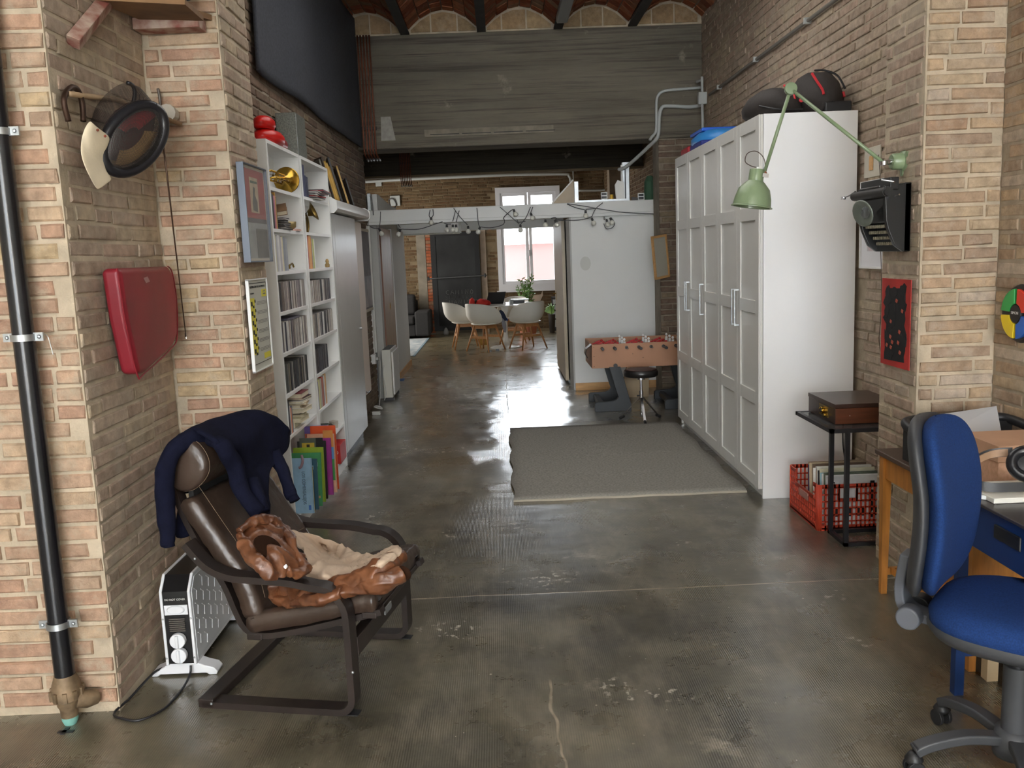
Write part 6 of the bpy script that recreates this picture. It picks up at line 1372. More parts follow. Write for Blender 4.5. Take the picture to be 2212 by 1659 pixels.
MB().box(X0+.018, X1-.018, Y0_+.018, Y1_-.018, .43, .44).xf(T).build('bottom', mdf, t)
ldark = mat('charcoal_board', (42, 46, 50), .5)
for xx in (.93, 1.62):
    for yy in (8.50, 9.1):
        lp = [(.0, .0), (.36, .0), (.36, .06), (.335, .15), (.26, .44), (.15, .44), (.215, .2), (.235, .14), (.215, .115), (.17, .1), (.02, .095), (0, .08)]
        MB().prism([(xx-.05+a, b) for a, b in lp], yy, yy+.045).xf(T).build('leg', ldark, t, bev=.003)
    MB().box(xx+.0, xx+.05, 8.54, 9.12, .03, .08).xf(T).build('leg_brace', ldark, t)
    MB().cyl((xx+.16, 8.50, .455), .02, .02, rotm('X', 90).to_3x3(), 16).xf(T).build('leg_bolt', black, t)
rods = [.965, 1.085, 1.205, 1.325, 1.445, 1.565, 1.685, 1.805]
kinds = ['r', 'r', 'w', 'r', 'w', 'r', 'w', 'w']
nearh = [.06, .06, .0, .12, .0, .14, .06, 0]
for i, x in enumerate(rods):
    ext = [.06, .07, .09, .12, .09, .15, .12, .08][i]
    rd = MB().tube([(x, 8.52-ext, .625), (x, 9.18+.1, .625)], .007, 8).xf(T).build('rod', chrome, t, smooth=True)
    MB().cyl((x, 8.52, .625), .016, .012, rotm('X', 90).to_3x3(), 14).xf(T).build('bush', black, rd)
    if nearh[i]: MB().cyl((x, 8.52-ext+.05, .625), .014, .075, rotm('X', 90).to_3x3(), 12).xf(T).build('grip', black, rd, bev=.003)
    MB().cyl((x, 9.27, .625), .015, .07, rotm('X', 90).to_3x3(), 12).xf(T).build('grip', black, rd, bev=.003)
    for k in range(3):
        y = 8.66+.17*k; pm = mat('player_red', (190, 26, 34), .4) if kinds[i] == 'r' else mat('player_white', (232, 232, 230), .4)
        a = 70 if kinds[i] == 'r' else 0
        MB().cbox((0, 0, .01), (.022, .02, .05)).cbox((0, 0, -.045), (.014, .014, .06)).cbox((0.004, 0, -.075), (.022, .014, .012)).lathe([(0, -.014), (.012, -.006), (.013, .004), (.008, .014), (0, .016)], (0, 0, .052), seg=10).xf(T @ Matrix.Translation((x, y, .635)) @ rotm('Y', a)).build('player', pm, rd)
MB().strip([(X0-.002, 8.56, .665), (X0-.05, 8.6, .62), (X0-.055, 8.66, .57), (X0-.03, 8.7, .52)], (0, 1, 0), .12, .008).xf(T).build('ball_return', mat('chromed_plastic', (150, 150, 154), .25, metal=.8), t)
sc = MB()
for q in ((.02, .45), (.02, .55), (.02, .64), (.4, .56), (.5, .52)): screw(sc, (X0+q[0], 8.52, q[1]), (0, -1, 0), .004)
sc.xf(T).build('screw', black, t)
MB().tube(crom([(1.77, 8.50, .47), (1.785, 8.49, .44), (1.80, 8.49, .42), (1.83, 8.5, .455)], 4), .003, 6).xf(T).build('wire_loop', brass, t)
# ---------------------------------------------------------------- stool
t = empty('drum_stool', 'round black padded stool on chrome tripod in front of the football table', 'stool', (1.255, 7.98, 0))
MB().lathe([(0, .415), (.14, .415), (.155, .425), (.158, .46), (.15, .475), (.12, .482), (0, .485)], seg=32).build('seat', mat('black_vinyl', (26, 24, 24), .35), t, smooth=True)
MB().lathe([(0, .4855), (.13, .4835), (.145, .479), (.11, .486), (0, .488)], seg=32).build('seat_top', mat('seat_top_brown', (70, 46, 40), .45), t, smooth=True)
MB().cyl((0, 0, .04), .012, .37).build('column', chrome, t, auto=40); MB().cyl((0, 0, .2), .018, .08).cyl((0, 0, .385), .035, .03).build('collar', chrome, t, auto=40)
MB().cyl((-.04, .0, .235), .008, .03, rotm('Y', 90).to_3x3()).build('wing_bolt', black, t)
for a in (-90, 28, 152):
    c_, s_ = math.cos(math.radians(a)), math.sin(math.radians(a)); e_ = .2
    l_ = MB().strip([(c_*.02, s_*.02, .215), (c_*e_, s_*e_, .02)], (-s_, c_, 0), .022, .007).build('leg', chrome, t)
    MB().strip([(c_*.015, s_*.015, .07), (c_*e_*.85, s_*e_*.85, .055)], (-s_, c_, 0), .014, .005).build('brace', chrome, l_)
    MB().tube([(c_*(e_-.03), s_*(e_-.03), .035), (c_*(e_+.015), s_*(e_+.015), .012)], .014, 8).build('rubber_foot', black, l_)
o = MB().prism([(1.235, 0), (1.39, 0), (1.54, 0), (1.55, .37), (1.36, .40), (1.30, .3)], 9.28, 9.33).build('chipboard_sheet', mat('chipboard', (182, 162, 132), .9, var=.06)); tag(o, 'beige cut board leaning on the wall behind the stool', 'board')
# mirror frame + frames on the right wall beyond the wardrobe
t = empty('tilted_frame', 'light wooden framed panel hung at an angle beside the white wall', 'frame', (1.72, 9.36, 1.25), 0); t.rotation_euler = (0, math.radians(-6), math.radians(36))
MB().box(-.11, .11, -.012, .012, 0, .025).box(-.11, .11, -.012, .012, .43, .455).box(-.11, -.09, -.012, .012, 0, .455).box(.09, .11, -.012, .012, 0, .455).build('frame', pine, t, bev=.002); MB().box(-.09, .09, -.002, .006, .02, .44).build('panel', mat('grey_cork', (176, 172, 158), .8), t)
for nm, lab, z0, z1, c in (('framed_print', 'red brown framed picture on the right wall, upper of two past the wardrobe', 1.36, 1.86, (130, 54, 30)), ('framed_print', 'dark brown framed picture on the right wall, lower of two past the wardrobe', .72, 1.26, (46, 28, 24))):
    t, dx = picture(nm, lab, 'picture', XR-.016, 8.55, 9.12, z0, z1, .03, bmat(c), .035, mat('pale_mount', (216, 218, 216), .6), side=-1)
    rect_yz(t, dx-.002, -.14, .14, .12, z1-z0-.12, mat('soft_print', (180, 178, 170), .6, var=.1), 'print')
# ================================================================ picture on the niche wall, bare wires
t, dx = picture('white_framed_print', 'white framed print with a faint pink drawing, between wardrobe and pilaster', 'picture', XR-.012, 4.80, 5.245, 1.41, 1.91, .025, white_l, .012, mat('white_mount', (226, 226, 230), .6), side=-1)
rect_yz(t, dx-.001, -.13, .13, .10, .40, mat('pink_wash', (206, 178, 184), .7, col2=(196, 196, 200), vscale=9), 'print'); 
pt = mat('plaster_patch_white', (196, 190, 176), .95, var=.08)
for q in ((5.03, 5.25, 1.93, 2.10), ): MB().box(XR-.014, XR-.004, q[0], q[1], q[2], q[3]).build('plaster_patch', pt, wr, bev=.004)
MB().box(XR-.018, XR-.01, 5.12, 5.17, 1.97, 2.05).build('wood_plug', pine, wr)
# ================================================================ wall lamp
gm = mat('sage_green_enamel', (132, 150, 116), .3, var=.03); 
t = empty('wall_lamp', 'sage green jointed wall lamp with a dome shade, arm reaching over the wardrobe side', 'lamp', (1.83, 4.03, 1.92)); T = Matrix.Translation((-1.83, -4.03, -1.92))
jb = Vector((1.745, 4.03, 1.915)); el = at(1708, 192, Y=4.35); sh_ = at(1650, 376, Y=4.40)
MB().lathe([(0, 0), (.05, 0), (.05, .006), (.038, .012), (.036, .05), (.03, .058), (0, .06)], (1.835, 4.03, 1.92), facing((-1, 0, 0)).to_3x3(), 28).xf(T).build('wall_base', gm, t, auto=40)
lg = MB()
for a in (30, 150, 270): lg.lathe([(0, 0), (.014, 0), (.014, .008), (0, .009)], (1.832, 4.03+.052*math.cos(math.radians(a)), 1.92+.052*math.sin(math.radians(a))), facing((-1, 0, 0)).to_3x3(), 12)
lg.xf(T).build('fixing_lug', gm, t)
MB().tube([(1.78, 4.03, 1.92), tuple(jb)], .012, 12).lathe([(0, 0), (.018, .004), (.018, .02), (0, .024)], jb-Vector((.0, 0, .012)), seg=14).xf(T).build('joint', chrome, t, auto=40)
MB().tube([jb, el], .0085, 12).xf(T).build('lower_arm', gm, t, smooth=True)
MB().lathe([(0, -.016), (.028, -.014), (.03, 0), (.028, .014), (0, .016)], el, facing((-.1, -1, .1)).to_3x3(), 20).xf(T).build('elbow_joint', gm, t, auto=40)
MB().tube([el, sh_], .0085, 12).xf(T).build('upper_arm', gm, t, smooth=True)
MB().lathe([(0, -.012), (.014, -.01), (.014, .01), (0, .012)], sh_, facing((0, -1, 0)).to_3x3(), 14).xf(T).build('shade_joint', mat('copper_brown', (150, 96, 72), .35, metal=.7), t)
stp = at(1636, 366, Y=4.40); Ms = Matrix.Translation(stp) @ rotm('Y', 9)
MB().lathe([(0, 0), (.034, 0), (.036, -.004), (.036, -.055), (.045, -.062), (.075, -.095), (.088, -.14), (.092, -.175), (.100, -.180), (.100, -.183), (.089, -.182), (.085, -.14), (.07, -.095), (.0, -.06)], seg=36).xf(T @ Ms).build('shade', gm, t, auto=50)
MB().box(.02, .05, -.038, -.030, -.036, -.018).xf(T @ Ms).build('silver_clip', chrome, t)
MB().cyl((0, 0, 0), .007, .012).xf(T @ Ms).build('cord_grip', white_l, t)
MB().tube(crom([(.0, 0, .01), (-.03, 0, .012), (-.065, 0, .03), (-.06, 0, .07), (-.02, 0, .085), (.02, 0, .06), (.035, 0, .02), (.03, 0, -.02)], 6), .0022, 6).xf(T @ Ms).build('cord', mat('brown_cord', (80, 64, 56), .7), t)
o = MB().tube(crom([tuple(at(a, b, Y=4.215+(.02 if i > 1 else 0))) for i, (a, b) in enumerate(((1898, 334), (1902, 400), (1901, 480), (1904, 600), (1903, 680), (1899, 730), (1903, 765)))], 5), .0018, 5).build('thin_cable', mat('brown_cord', (1, 1, 1)), smooth=True); tag(o, 'thin brown cable hanging down the pilaster edge from the lamp', 'cable')
# ================================================================ typewriter hung on the pilaster
t = empty('typewriter', 'old black typewriter hung upright on the side of the right brick pilaster', 'typewriter', (1.818, 4.06, 1.52)); 
bk_ = mat('black_japanned', (22, 22, 22), .35); 
# local: y across (towards +y = away), z up, -x out of the wall
MB().prism([(-.0, .0), (-.03, .0), (-.07, .03), (-.10, .10), (-.11, .14), (-.12, .29), (-.0, .30)], -.15, -.125).build('side_plate', bk_, t, bev=.004)
MB().prism([(-.0, .0), (-.03, .0), (-.07, .03), (-.10, .10), (-.11, .14), (-.12, .29), (-.0, .30)], .125, .15).build('side_plate', bk_, t, bev=.004)
MB().box(-.10, -.0, -.125, .125, .13, .29).build('body', bk_, t, bev=.006)
MB().box(-.03, -.0, -.15, .15, 0, .3).build('base_plate', bk_, t, bev=.004)
MB().lathe([(0, 0), (.03, .012), (.072, .026), (.078, .03), (.07, .034), (.03, .022), (0, .012)], (-.118, .02, .185), facing((-1, -.2, -.25)).to_3x3(), 24, sx=1, sy=.8).build('type_basket', mat('worn_grey_metal', (120, 126, 118), .4, metal=.3, var=.2), t, smooth=True)
b = MB()
for k in range(14):
    a = -.9+1.8*k/13; b.tube([(-.138, .02*a, .155), (-.145, .075*a, .215-.03*abs(a))], .002, 4)
b.build('type_bars', steel, t)
MB().cyl((-.115, -.17, .262), .022, .35, rotm('X', -90).to_3x3(), 20).build('platen', mat('dark_roller', (52, 50, 48), .5), t, auto=40)
for y in (-.185, .175): MB().cyl((-.115, y, .262), .02, .018, rotm('X', -90).to_3x3(), 16).build('platen_knob', bk_, t, auto=40)
MB().box(-.10, -.06, -.16, .16, .27, .325).build('paper_table', bk_, t, bev=.004)
b = MB().tube([(-.12, .17, .285), (-.13, .21, .27), (-.135, .27, .262)], .004, 6).cbox((-.135, .275, .262), (.012, .03, .014)); b.tube([(-.1, -.2, .30), (-.12, -.12, .315)], .004, 6).tube([(-.09, -.17, .24), (-.09, -.23, .245)], .004, 6).tube([(-.12, -.1, .29), (-.125, .1, .29)], .003, 6)
b.build('carriage_lever', chrome, t)
for q in range(4):
    kz, kx = .115-.026*q, -.085+.018*q
    kb = MB()
    for k in range(10): kb.cyl((kx, -.095+.021*k+.004*(q % 2), kz), .0075, .012, rotm('Y', -90).to_3x3(), 10)
    kb.build('key_row', mat('key_cream', (150, 144, 124), .4), t, bev=.001)
    MB().box(kx-.002, kx+.05, -.105, .115, kz-.004, kz+.004).build('key_lever', bk_, t)
# ================================================================ red and black painting, colour disc game
t = empty('red_black_painting', 'unframed red and black abstract sheet below the typewriter', 'painting', (1.8165, 4.03, .99)); 
MB().box(-.003, 0, -.148, .148, 0, .405).build('sheet', mat('red_sheet', (176, 50, 44), .6, var=.22, vscale=6), t)
r = random.Random(8); bm_ = MB(); 
pts = [(-.10+.03*noise.noise(Vector((k*.9, 0, 0))), .03+.028*k) for k in range(13)]+[(.10+.05*noise.noise(Vector((k*.9, 5, 0))), .36-.028*k) for k in range(13)]
bm_.prism(pts, -.0045, -.0032, axis='x')
for k in range(26):
    cy, cz = r.uniform(-.10, .10), r.uniform(.04, .37); n_ = 7
    pp_ = [(cy+math.cos(a*2*PI/n_)*r.uniform(.012, .035), cz+math.sin(a*2*PI/n_)*r.uniform(.015, .045)) for a in range(n_)]
    bm_.prism(pp_, -.0047-.00005*k, -.0032, axis='x')
bm_.build('black_paint', mat('black_paint', (26, 25, 26), .6), t)['kind'] = 'stuff'
b = MB()
for k in range(10):
    cy, cz = r.uniform(-.09, .09), r.uniform(.05, .13) if k < 6 else r.uniform(.15, .36); b.prism([(cy, cz), (cy+.016, cz+.006), (cy+.01, cz+.02), (cy-.008, cz+.014)], -.0066, -.0032, axis='x')
b.build('red_fleck', mat('red_fleck', (176, 84, 66), .6), t)['kind'] = 'stuff'
t = empty('colour_disc_game', 'round black game disc with green, red, yellow and blue quarters on the right wall', 'game', (XR-.004, 3.62, 1.25))
MB().lathe([(0, 0), (.118, 0), (.122, .012), (.112, .028), (0, .03)], (0, 0, 0), facing((-1, 0, 0)).to_3x3(), 44).build('case', black, t, auto=40)
Mf = facing((-1, 0, 0))
for k, (nm, c) in enumerate((('red', (222, 60, 44)), ('green', (50, 170, 84)), ('yellow', (240, 210, 40)), ('blue', (20, 98, 196)))):
    a0 = k*90+5; pts = [(math.cos(math.radians(a0+80*i/10))*.104, math.sin(math.radians(a0+80*i/10))*.104) for i in range(11)]+[(math.cos(math.radians(a0+4+72*i/6))*.042, math.sin(math.radians(a0+4+72*i/6))*.042) for i in range(6, -1, -1)]
    MB().prism(pts, .024, .040, axis='z').xf(Mf).build('colour_key', mat('game_'+nm, c, .35), t, bev=.003)['label'] = nm+' quarter key'
MB().cyl((0, 0, .02), .038, .02).xf(Mf).build('hub', black, t, bev=.003)
flatfont('SIMON', .017, 'lettering', white_p, t, Mf @ Matrix.Translation((0, .004, .0405)))
# ================================================================ side table, record player, crate
t = empty('side_table', 'small black metal side table with smoked glass top by the wardrobe, record player on it', 'side table', (1.84, 4.6, 0)); T = Matrix.Translation((-1.84, -4.6, 0))
q = MB(); Z = .625
q.box(1.655, 2.02, 4.385, 4.405, Z-.02, Z).box(1.655, 2.02, 4.90, 4.92, Z-.02, Z).box(1.655, 1.675, 4.385, 4.92, Z-.02, Z).box(2.0, 2.02, 4.385, 4.92, Z-.02, Z)
q.xf(T @ Matrix.Identity(4)).build('top_frame', blackm, t)
MB().box(1.675, 2.0, 4.405, 4.90, Z-.008, Z-.002).xf(T).build('glass_top', mat('smoked_glass', (70, 72, 74), .08, alpha=.75, spec=.8), t)
for y in (4.395, 4.61): MB().box(1.735, 1.757, y-.011, y+.011, .02, Z-.02).xf(T).build('upright', blackm, t)
MB().box(1.735, 2.10, 4.385, 4.405, 0, .02).box(1.735, 2.10, 4.60, 4.62, 0, .02).box(1.735, 1.757, 4.385, 4.62, 0, .02).box(2.08, 2.10, 4.385, 4.62, 0, .02).xf(T).build('base_frame', blackm, t)
wal = mat('walnut_veneer', (94, 52, 32), .35, var=.25, vscale=5, stretch=(1, 1, 9)); wal2 = mat('walnut_dark', (56, 36, 28), .3, var=.2, vscale=5, stretch=(1, 1, 9))
t = empty('record_player', 'brown wooden record player box with brass dial on the side table', 'record player', (1.88, 4.68, Z)); T = Matrix.Translation((-1.88, -4.68, -Z))
MB().box(1.725, 2.055, 4.505, 4.90, Z+.001, Z+.085).xf(T).build('case', wal, t, bev=.002)
MB().box(1.72, 2.06, 4.50, 4.905, Z+.086, Z+.108).xf(T).build('lid', wal2, t, bev=.002)
MB().box(1.7225, 1.726, 4.505, 4.90, Z+.004, Z+.085).xf(T).build('front_panel', wal2, t)
MB().box(1.719, 1.723, 4.60, 4.73, Z+.018, Z+.078).xf(T).build('dial_plate', brass_o, t, bev=.001)
MB().cyl((1.719, 4.665, Z+.05), .02, .014, rotm('Y', -90).to_3x3(), 20).cyl((1.719, 4.705, Z+.05), .008, .008, rotm('Y', -90).to_3x3(), 12).cyl((1.719, 4.625, Z+.03), .008, .012, rotm('Y', -90).to_3x3(), 12).xf(T).build('knob', brass, t, bev=.002)
MB().cyl((1.705, 4.665, Z+.05), .012, .004, rotm('Y', -90).to_3x3(), 16).xf(T).build('knob_centre', black, t)
MB().cyl((1.80, 4.5055, Z+.045), .0025, .004, rotm('X', 90).to_3x3(), 10).xf(T).build('screw', steel, t)
o = MB().tube(crom([(1.95, 4.94, Z-.02), (1.952, 4.98, Z-.1), (1.958, 4.99, .4), (1.975, 5.0, .3), (1.975, 5.0, .22)], 5), .004, 6).build('power_lead', black, smooth=True); tag(o, 'black lead hanging from the record player down into the crate', 'cable')
red_c = mat('orange_red_plastic', (188, 66, 42), .45)
t = empty('plastic_crate', 'orange red slatted plastic crate full of records under the side table', 'crate', (1.86, 4.89, 0)); T = Matrix.Translation((-1.86, -4.89, 0))
CX0, CX1, CY0, CY1, CH = 1.69, 2.12, 4.65, 5.13, .26
def grille(name, p, u, L, holes_x, z0, z1, top_cut=None, handle=None):
    """flat lattice wall starting at p running along u"""
    b = MB(); n = Vector((-u.y, u.x, 0)); th = .006
    def bar(a0, a1, za, zb_):
        P = [p+u*a0, p+u*a1]; 
        b.poly([(*(P[0]+n*o_)[:2], z) for o_ in (0, th) for z in (za, zb_)]+[(*(P[1]+n*o_)[:2], z) for o_ in (0, th) for z in (za, zb_)], [(0,1,3,2),(4,6,7,5),(0,4,5,1),(2,3,7,6),(0,2,6,4),(1,5,7,3)])
    topz = top_cut or (lambda a: z1)
    step = L/holes_x
    for i in range(holes_x+1):
        a = i*step; zt = topz(a)
        if handle and handle[0] < a < handle[1]: bar(a-.003, a+.003, z0, handle[2])
        else: bar(max(0, a-.0048), min(L, a+.0048), z0, zt)
    k = 0; zz = z0
    rowsz = [z0+.012+(z1-z0-.03)*i/6 for i in range(7)]
    for z in rowsz:
        for i in range(holes_x):
            a = (i+.5)*step
            if handle and handle[0]-.01 < a < handle[1]+.01 and z > handle[2]+.004 and z < handle[3]: continue
            if z < topz(a): bar(i*step, (i+1)*step, z-.004, z+.004)
    bar(0, L, z0, z0+.03)
    if handle: bar(handle[0]-.012, handle[0], handle[2]-.01, handle[3]+.01); bar(handle[1], handle[1]+.012, handle[2]-.01, handle[3]+.01); bar(handle[0], handle[1], handle[2]-.012, handle[2])
    nseg = 24
    for i in range(nseg): bar(L*i/nseg, L*(i+1)/nseg, topz(L*(i+.5)/nseg)-.018, topz(L*(i+.5)/nseg))
    b.xf(T).build(name, red_c, t)
cut = lambda a: CH-.075*(1 if .09 < a < CY1-CY0-.09 else 0)
grille('long_wall', Vector((CX0+.02, CY0, 0)), Vector((1, 0, 0)), CX1-CX0-.04, 16, 0, CH, None, (.1, .19, .18, .225))
grille('long_wall', Vector((CX1-.02, CY1, 0)), Vector((-1, 0, 0)), CX1-CX0-.04, 16, 0, CH, None, (.1, .19, .18, .225))
grille('short_wall', Vector((CX0, CY1-.02, 0)), Vector((0, -1, 0)), CY1-CY0-.04, 15, 0, CH, cut)
grille('short_wall', Vector((CX1, CY0+.02, 0)), Vector((0, 1, 0)), CY1-CY0-.04, 15, 0, CH, cut)
for x, y, s1, s2 in ((CX0, CY0, 1, 1), (CX0, CY1, 1, -1), (CX1, CY0, -1, 1), (CX1, CY1, -1, -1)):
    P = [(x+s1*.02*(1-math.cos(a*PI/12)), y+s2*.02*(1-math.sin(a*PI/12))) for a in range(7)]
    P2 = [(x+s1*.02, y)] ; q = [(x+s1*(.024-.024*math.cos(a*PI/12)), y+s2*(.024-.024*math.sin(a*PI/12))) for a in range(7)]
    b = MB()
    for (a0, b0), (a1, b1_) in zip(q, q[1:]):
        b.poly([(a0, b0, 0), (a1, b1_, 0), (a1, b1_, CH), (a0, b0, CH)], [(0, 1, 2, 3)])
    b.xf(T).build('corner_post', red_c, t, solid=.006, smooth=True)
MB().box(CX0+.01, CX1-.01, CY0+.01, CY1-.01, .006, .012).xf(T).build('bottom', red_c, t)
MB().box(CX0-.004, CX0, 4.80, 4.94, .13, .17).xf(T).build('label_plate', mat('grey_label', (168, 120, 110), .6), t)
recs = [(196, 198, 200), (222, 222, 222), (90, 98, 84), (110, 116, 96), (206, 200, 176), (236, 236, 234), (150, 190, 204), (222, 216, 190), (40, 40, 44), (232, 230, 220), (176, 130, 100), (206, 204, 200), (240, 238, 232), (120, 100, 84), (198, 180, 150), (30, 40, 96), (222, 220, 210), (160, 140, 120)]
y = CY0+.012
nm = ['nearest', 'second', 'third', 'fourth', 'fifth', 'sixth', 'seventh', 'eighth', 'ninth', 'tenth', 'eleventh', 'twelfth', 'thirteenth', 'fourteenth', 'fifteenth', 'sixteenth', 'seventeenth', 'last']
for i, c in enumerate(recs):
    h = .29+R.uniform(-.012, .012) if i not in (2, 3) else .30; x0 = CX0+.03+(.0 if i < 4 else R.uniform(0, .03))
    o = empty('record_sleeve', '%s record sleeve, %s from the front in the orange crate' % (colname(c), nm[i]), 'record', ((x0+2.08)/2, y, .013), 0, 'records in the orange crate'); o.rotation_euler = (math.radians(-3), 0, 0)
    MB().box(-.155, .155, 0, .0045 if i else .004, 0, h).build('sleeve', bmat(c), o)
    if i == 0:
        for x_ in (-.12, .10): MB().box(x_-.012, x_+.012, -.0006, 0, .05, h-.03).build('print', dark_ink, o)
        for k in range(6): MB().cbox((-.12 if k % 2 else .10, -.0012, .08+.033*k), (.012, .001, .014), rotm('Y', 30+40*k).to_3x3()).build('print', paper, o)
        flatfont('o  o', .03, 'lettering', dark_ink, o, facing((0, -1, 0), loc=(-.01, -.001, h-.03))) if 0 else None
        for k in range(4): MB().box(-.14+.075*k, -.09+.075*k, -.0006, 0, .06, .11).build('print', dark_ink, o)
    y += (.007, .02, .008, .02, .022, .02, .025, .02, .02, .02, .02, .02, .024, .02, .02, .02, .02, .02)[i]
# ================================================================ desks
wood_top = mat('dark_worn_desktop', (86, 68, 56), .4, var=.2, vscale=4, stretch=(1, .3, 1)); ow = mat('orange_wood', (178, 118, 52), .45, var=.18, vscale=6, stretch=(6, 6, 1))
t = empty('wooden_desk', 'old orange wood desk with dark top in the right corner by the pilaster', 'desk', (1.9, 3.4, 0)); T = Matrix.Translation((-1.9, -3.4, 0))
DZ = .655
MB().box(1.64, 2.145, 2.98, 3.82, DZ-.022, DZ).xf(T).build('desk_top', wood_top, t, bev=.006, seg=3)
for x, y in ((1.668, 3.765), (1.668, 3.02), (2.13, 3.765), (2.13, 3.02)): MB().poly([(x-.02, y-.02, DZ-.022), (x+.02, y-.02, DZ-.022), (x+.02, y+.02, DZ-.022), (x-.02, y+.02, DZ-.022), (x-.013, y-.013, 0), (x+.013, y-.013, 0), (x+.013, y+.013, 0), (x-.013, y+.013, 0)], [(0,1,2,3),(7,6,5,4),(0,4,5,1),(1,5,6,2),(2,6,7,3),(3,7,4,0)]).xf(T).build('leg', ow, t)
MB().box(1.66, 1.68, 3.03, 3.75, DZ-.12, DZ-.022).xf(T).build('apron', ow, t); MB().box(1.68, 2.12, 3.76, 3.775, DZ-.12, DZ-.022).xf(T).build('apron', ow, t)
MB().box(1.69, 1.70, 3.05, 3.74, .10, .13).xf(T).build('stretcher', ow, t); MB().box(1.68, 2.12, 3.75, 3.77, .09, .12).xf(T).build('stretcher', ow, t)
MB().box(1.70, 2.12, 3.06, 3.35, .12, DZ-.03).xf(T).build('drawer_box', ow, t)
MB().tube(crom([(1.70, 3.1, .40), (1.67, 3.1, .40), (1.655, 3.12, .385), (1.655, 3.16, .37)], 5), .006, 8).xf(T).build('brass_handle', brass, t)
blue_p = mat('deep_blue_paint', (22, 52, 104), .4)
t = empty('blue_desk', 'deep blue painted desk with dark top and a drawer, right foreground', 'desk', (1.9, 2.4, 0)); T = Matrix.Translation((-1.9, -2.4, 0))
BZ = .735
MB().box(1.50, 2.16, 1.75, 2.90, BZ-.012, BZ).xf(T).build('desk_top', mat('charcoal_top', (66, 60, 60), .35, var=.08), t, bev=.004)
MB().box(1.52, 1.54, 1.77, 2.88, BZ-.168, BZ-.012).xf(T).build('drawer_front', blue_p, t, bev=.003); MB().box(1.54, 2.14, 2.86, 2.88, BZ-.165, BZ-.012).xf(T).build('side_apron', blue_p, t)
MB().box(1.514, 1.522, 2.50, 2.64, BZ-.095, BZ-.05).xf(T).build('drawer_pull', black, t, bev=.008, seg=3)
for x, y in ((1.535, 2.86), (2.12, 2.86), (1.535, 1.80), (2.12, 1.80)): MB().box(x-.016, x+.016, y-.016, y+.016, 0, BZ-.012).xf(T).build('leg', blue_p, t)
MB().box(1.535, 2.12, 2.85, 2.87, .14, .165).xf(T).build('stretcher', blue_p, t)
o = MB().box(-.02, .02, -.02, .02, 0, .14).build('wood_block', mat('pale_wood', (200, 176, 140), .6)); o.location = (1.70, 2.95, 0); tag(o, 'short pale wooden foot standing under the blue desk', 'block')
# things on the desks
cork = mat('speckled_pink_card', (206, 160, 128), .7, col2=(222, 176, 146), vscale=70)
t = empty('card_box', 'pinkish brown speckled cardboard box with lid on the wooden desk', 'box', (1.90, 3.14, DZ)); 
MB().box(-.16, .2, -.12, .12, .0005, .155).build('box', cork, t, bev=.002); MB().box(-.166, .206, -.126, .126, .125, .185).build('lid', mat('orange_card', (196, 154, 124), .7, var=.06), t, bev=.002)
t = empty('letter_tray', 'black rounded tray of loose papers and cables behind the pink box', 'tray', (1.92, 3.50, DZ))
MB().tube(crom([(-.25, -.1, .13), (-.26, .06, .155), (-.2, .12, .165), (0, .13, .165), (.17, .12, .16), (.22, .0, .14), (.22, -.12, .12)], 6), .02, 12).build('rim', black, t, smooth=True)
MB().box(-.24, .2, -.1, .11, 0, .02).build('base', black, t, bev=.01); MB().box(-.24, .2, .09, .11, 0, .15).box(-.25, -.23, -.1, .11, 0, .14).build('wall', black, t)
MB().poly([(-.17, -.05, .13), (.07, -.06, .13), (.13, .09, .215), (-.17, .1, .18)], [(0, 1, 2, 3)]).build('paper_sheet', mat('grey_paper', (186, 186, 188), .6), t, solid=.002)
t = empty('paper_stack', 'low stack of white papers under the pink box on the wooden desk', 'papers', (1.84, 2.995, DZ)) if 0 else None
o = MB().box(-.13, .13, -.1, .1, 0, .018).build('white_notebook', mat('white_book', (228, 226, 216), .6), bev=.003); o.location = (1.665, 2.78, BZ+.0005); tag(o, 'white notebook lying on the blue desk under the headphones', 'notebook')
o = MB().box(-.12, .16, -.1, .08, 0, .02).build('paper_pile', paper, bev=.002); o.location = (1.97, 2.78, BZ+.0005); tag(o, 'pile of pale papers at the back of the blue desk', 'papers')
t = empty('headphones', 'black over ear headphones with tan lined band resting on the white notebook', 'headphones', (1.635, 2.80, BZ+.02))
MB().lathe([(.028, 0), (.05, .0), (.062, .014), (.06, .03), (.045, .038), (.03, .03), (.028, .012), (.028, 0)], (.06, -.02, .075), facing((-.35, -.8, .5)).to_3x3(), 32).build('ear_cushion', leather_b, t, smooth=True)
MB().lathe([(0, -.02), (.045, -.02), (.055, 0), (.03, .012), (0, .012)], (.06, -.02, .075), facing((-.35, -.8, .5)).to_3x3(), 28).build('ear_cup', black, t, smooth=True)
hb = crom([(.04, .03, .11), (-.03, .05, .10), (-.10, .03, .07), (-.125, -.02, .035), (-.09, -.06, .02), (.0, -.075, .02), (.1, -.08, .02)], 6)
MB().strip([(x, y, z) for x, y, z in [tuple(p) for p in hb]], (.1, .2, 1), .03, .008).build('headband', black, t, auto=40)
MB().strip([(p.x+.004, p.y-.006, p.z) for p in hb[2:20]], (.1, .2, 1), .024, .006).build('band_lining', mat('tan_lining2', (150, 118, 90), .6), t, auto=40)
MB().box(.03, .045, -.094, -.088, .01, .045).build('silver_mark', chrome, t)
MB().tube(crom([(-.06, .03, -.012), (-.075, .0, -.01), (-.14, -.03, -.008), (-.12, -.02, .0)], 4), .003, 6).build('lead', black, t)
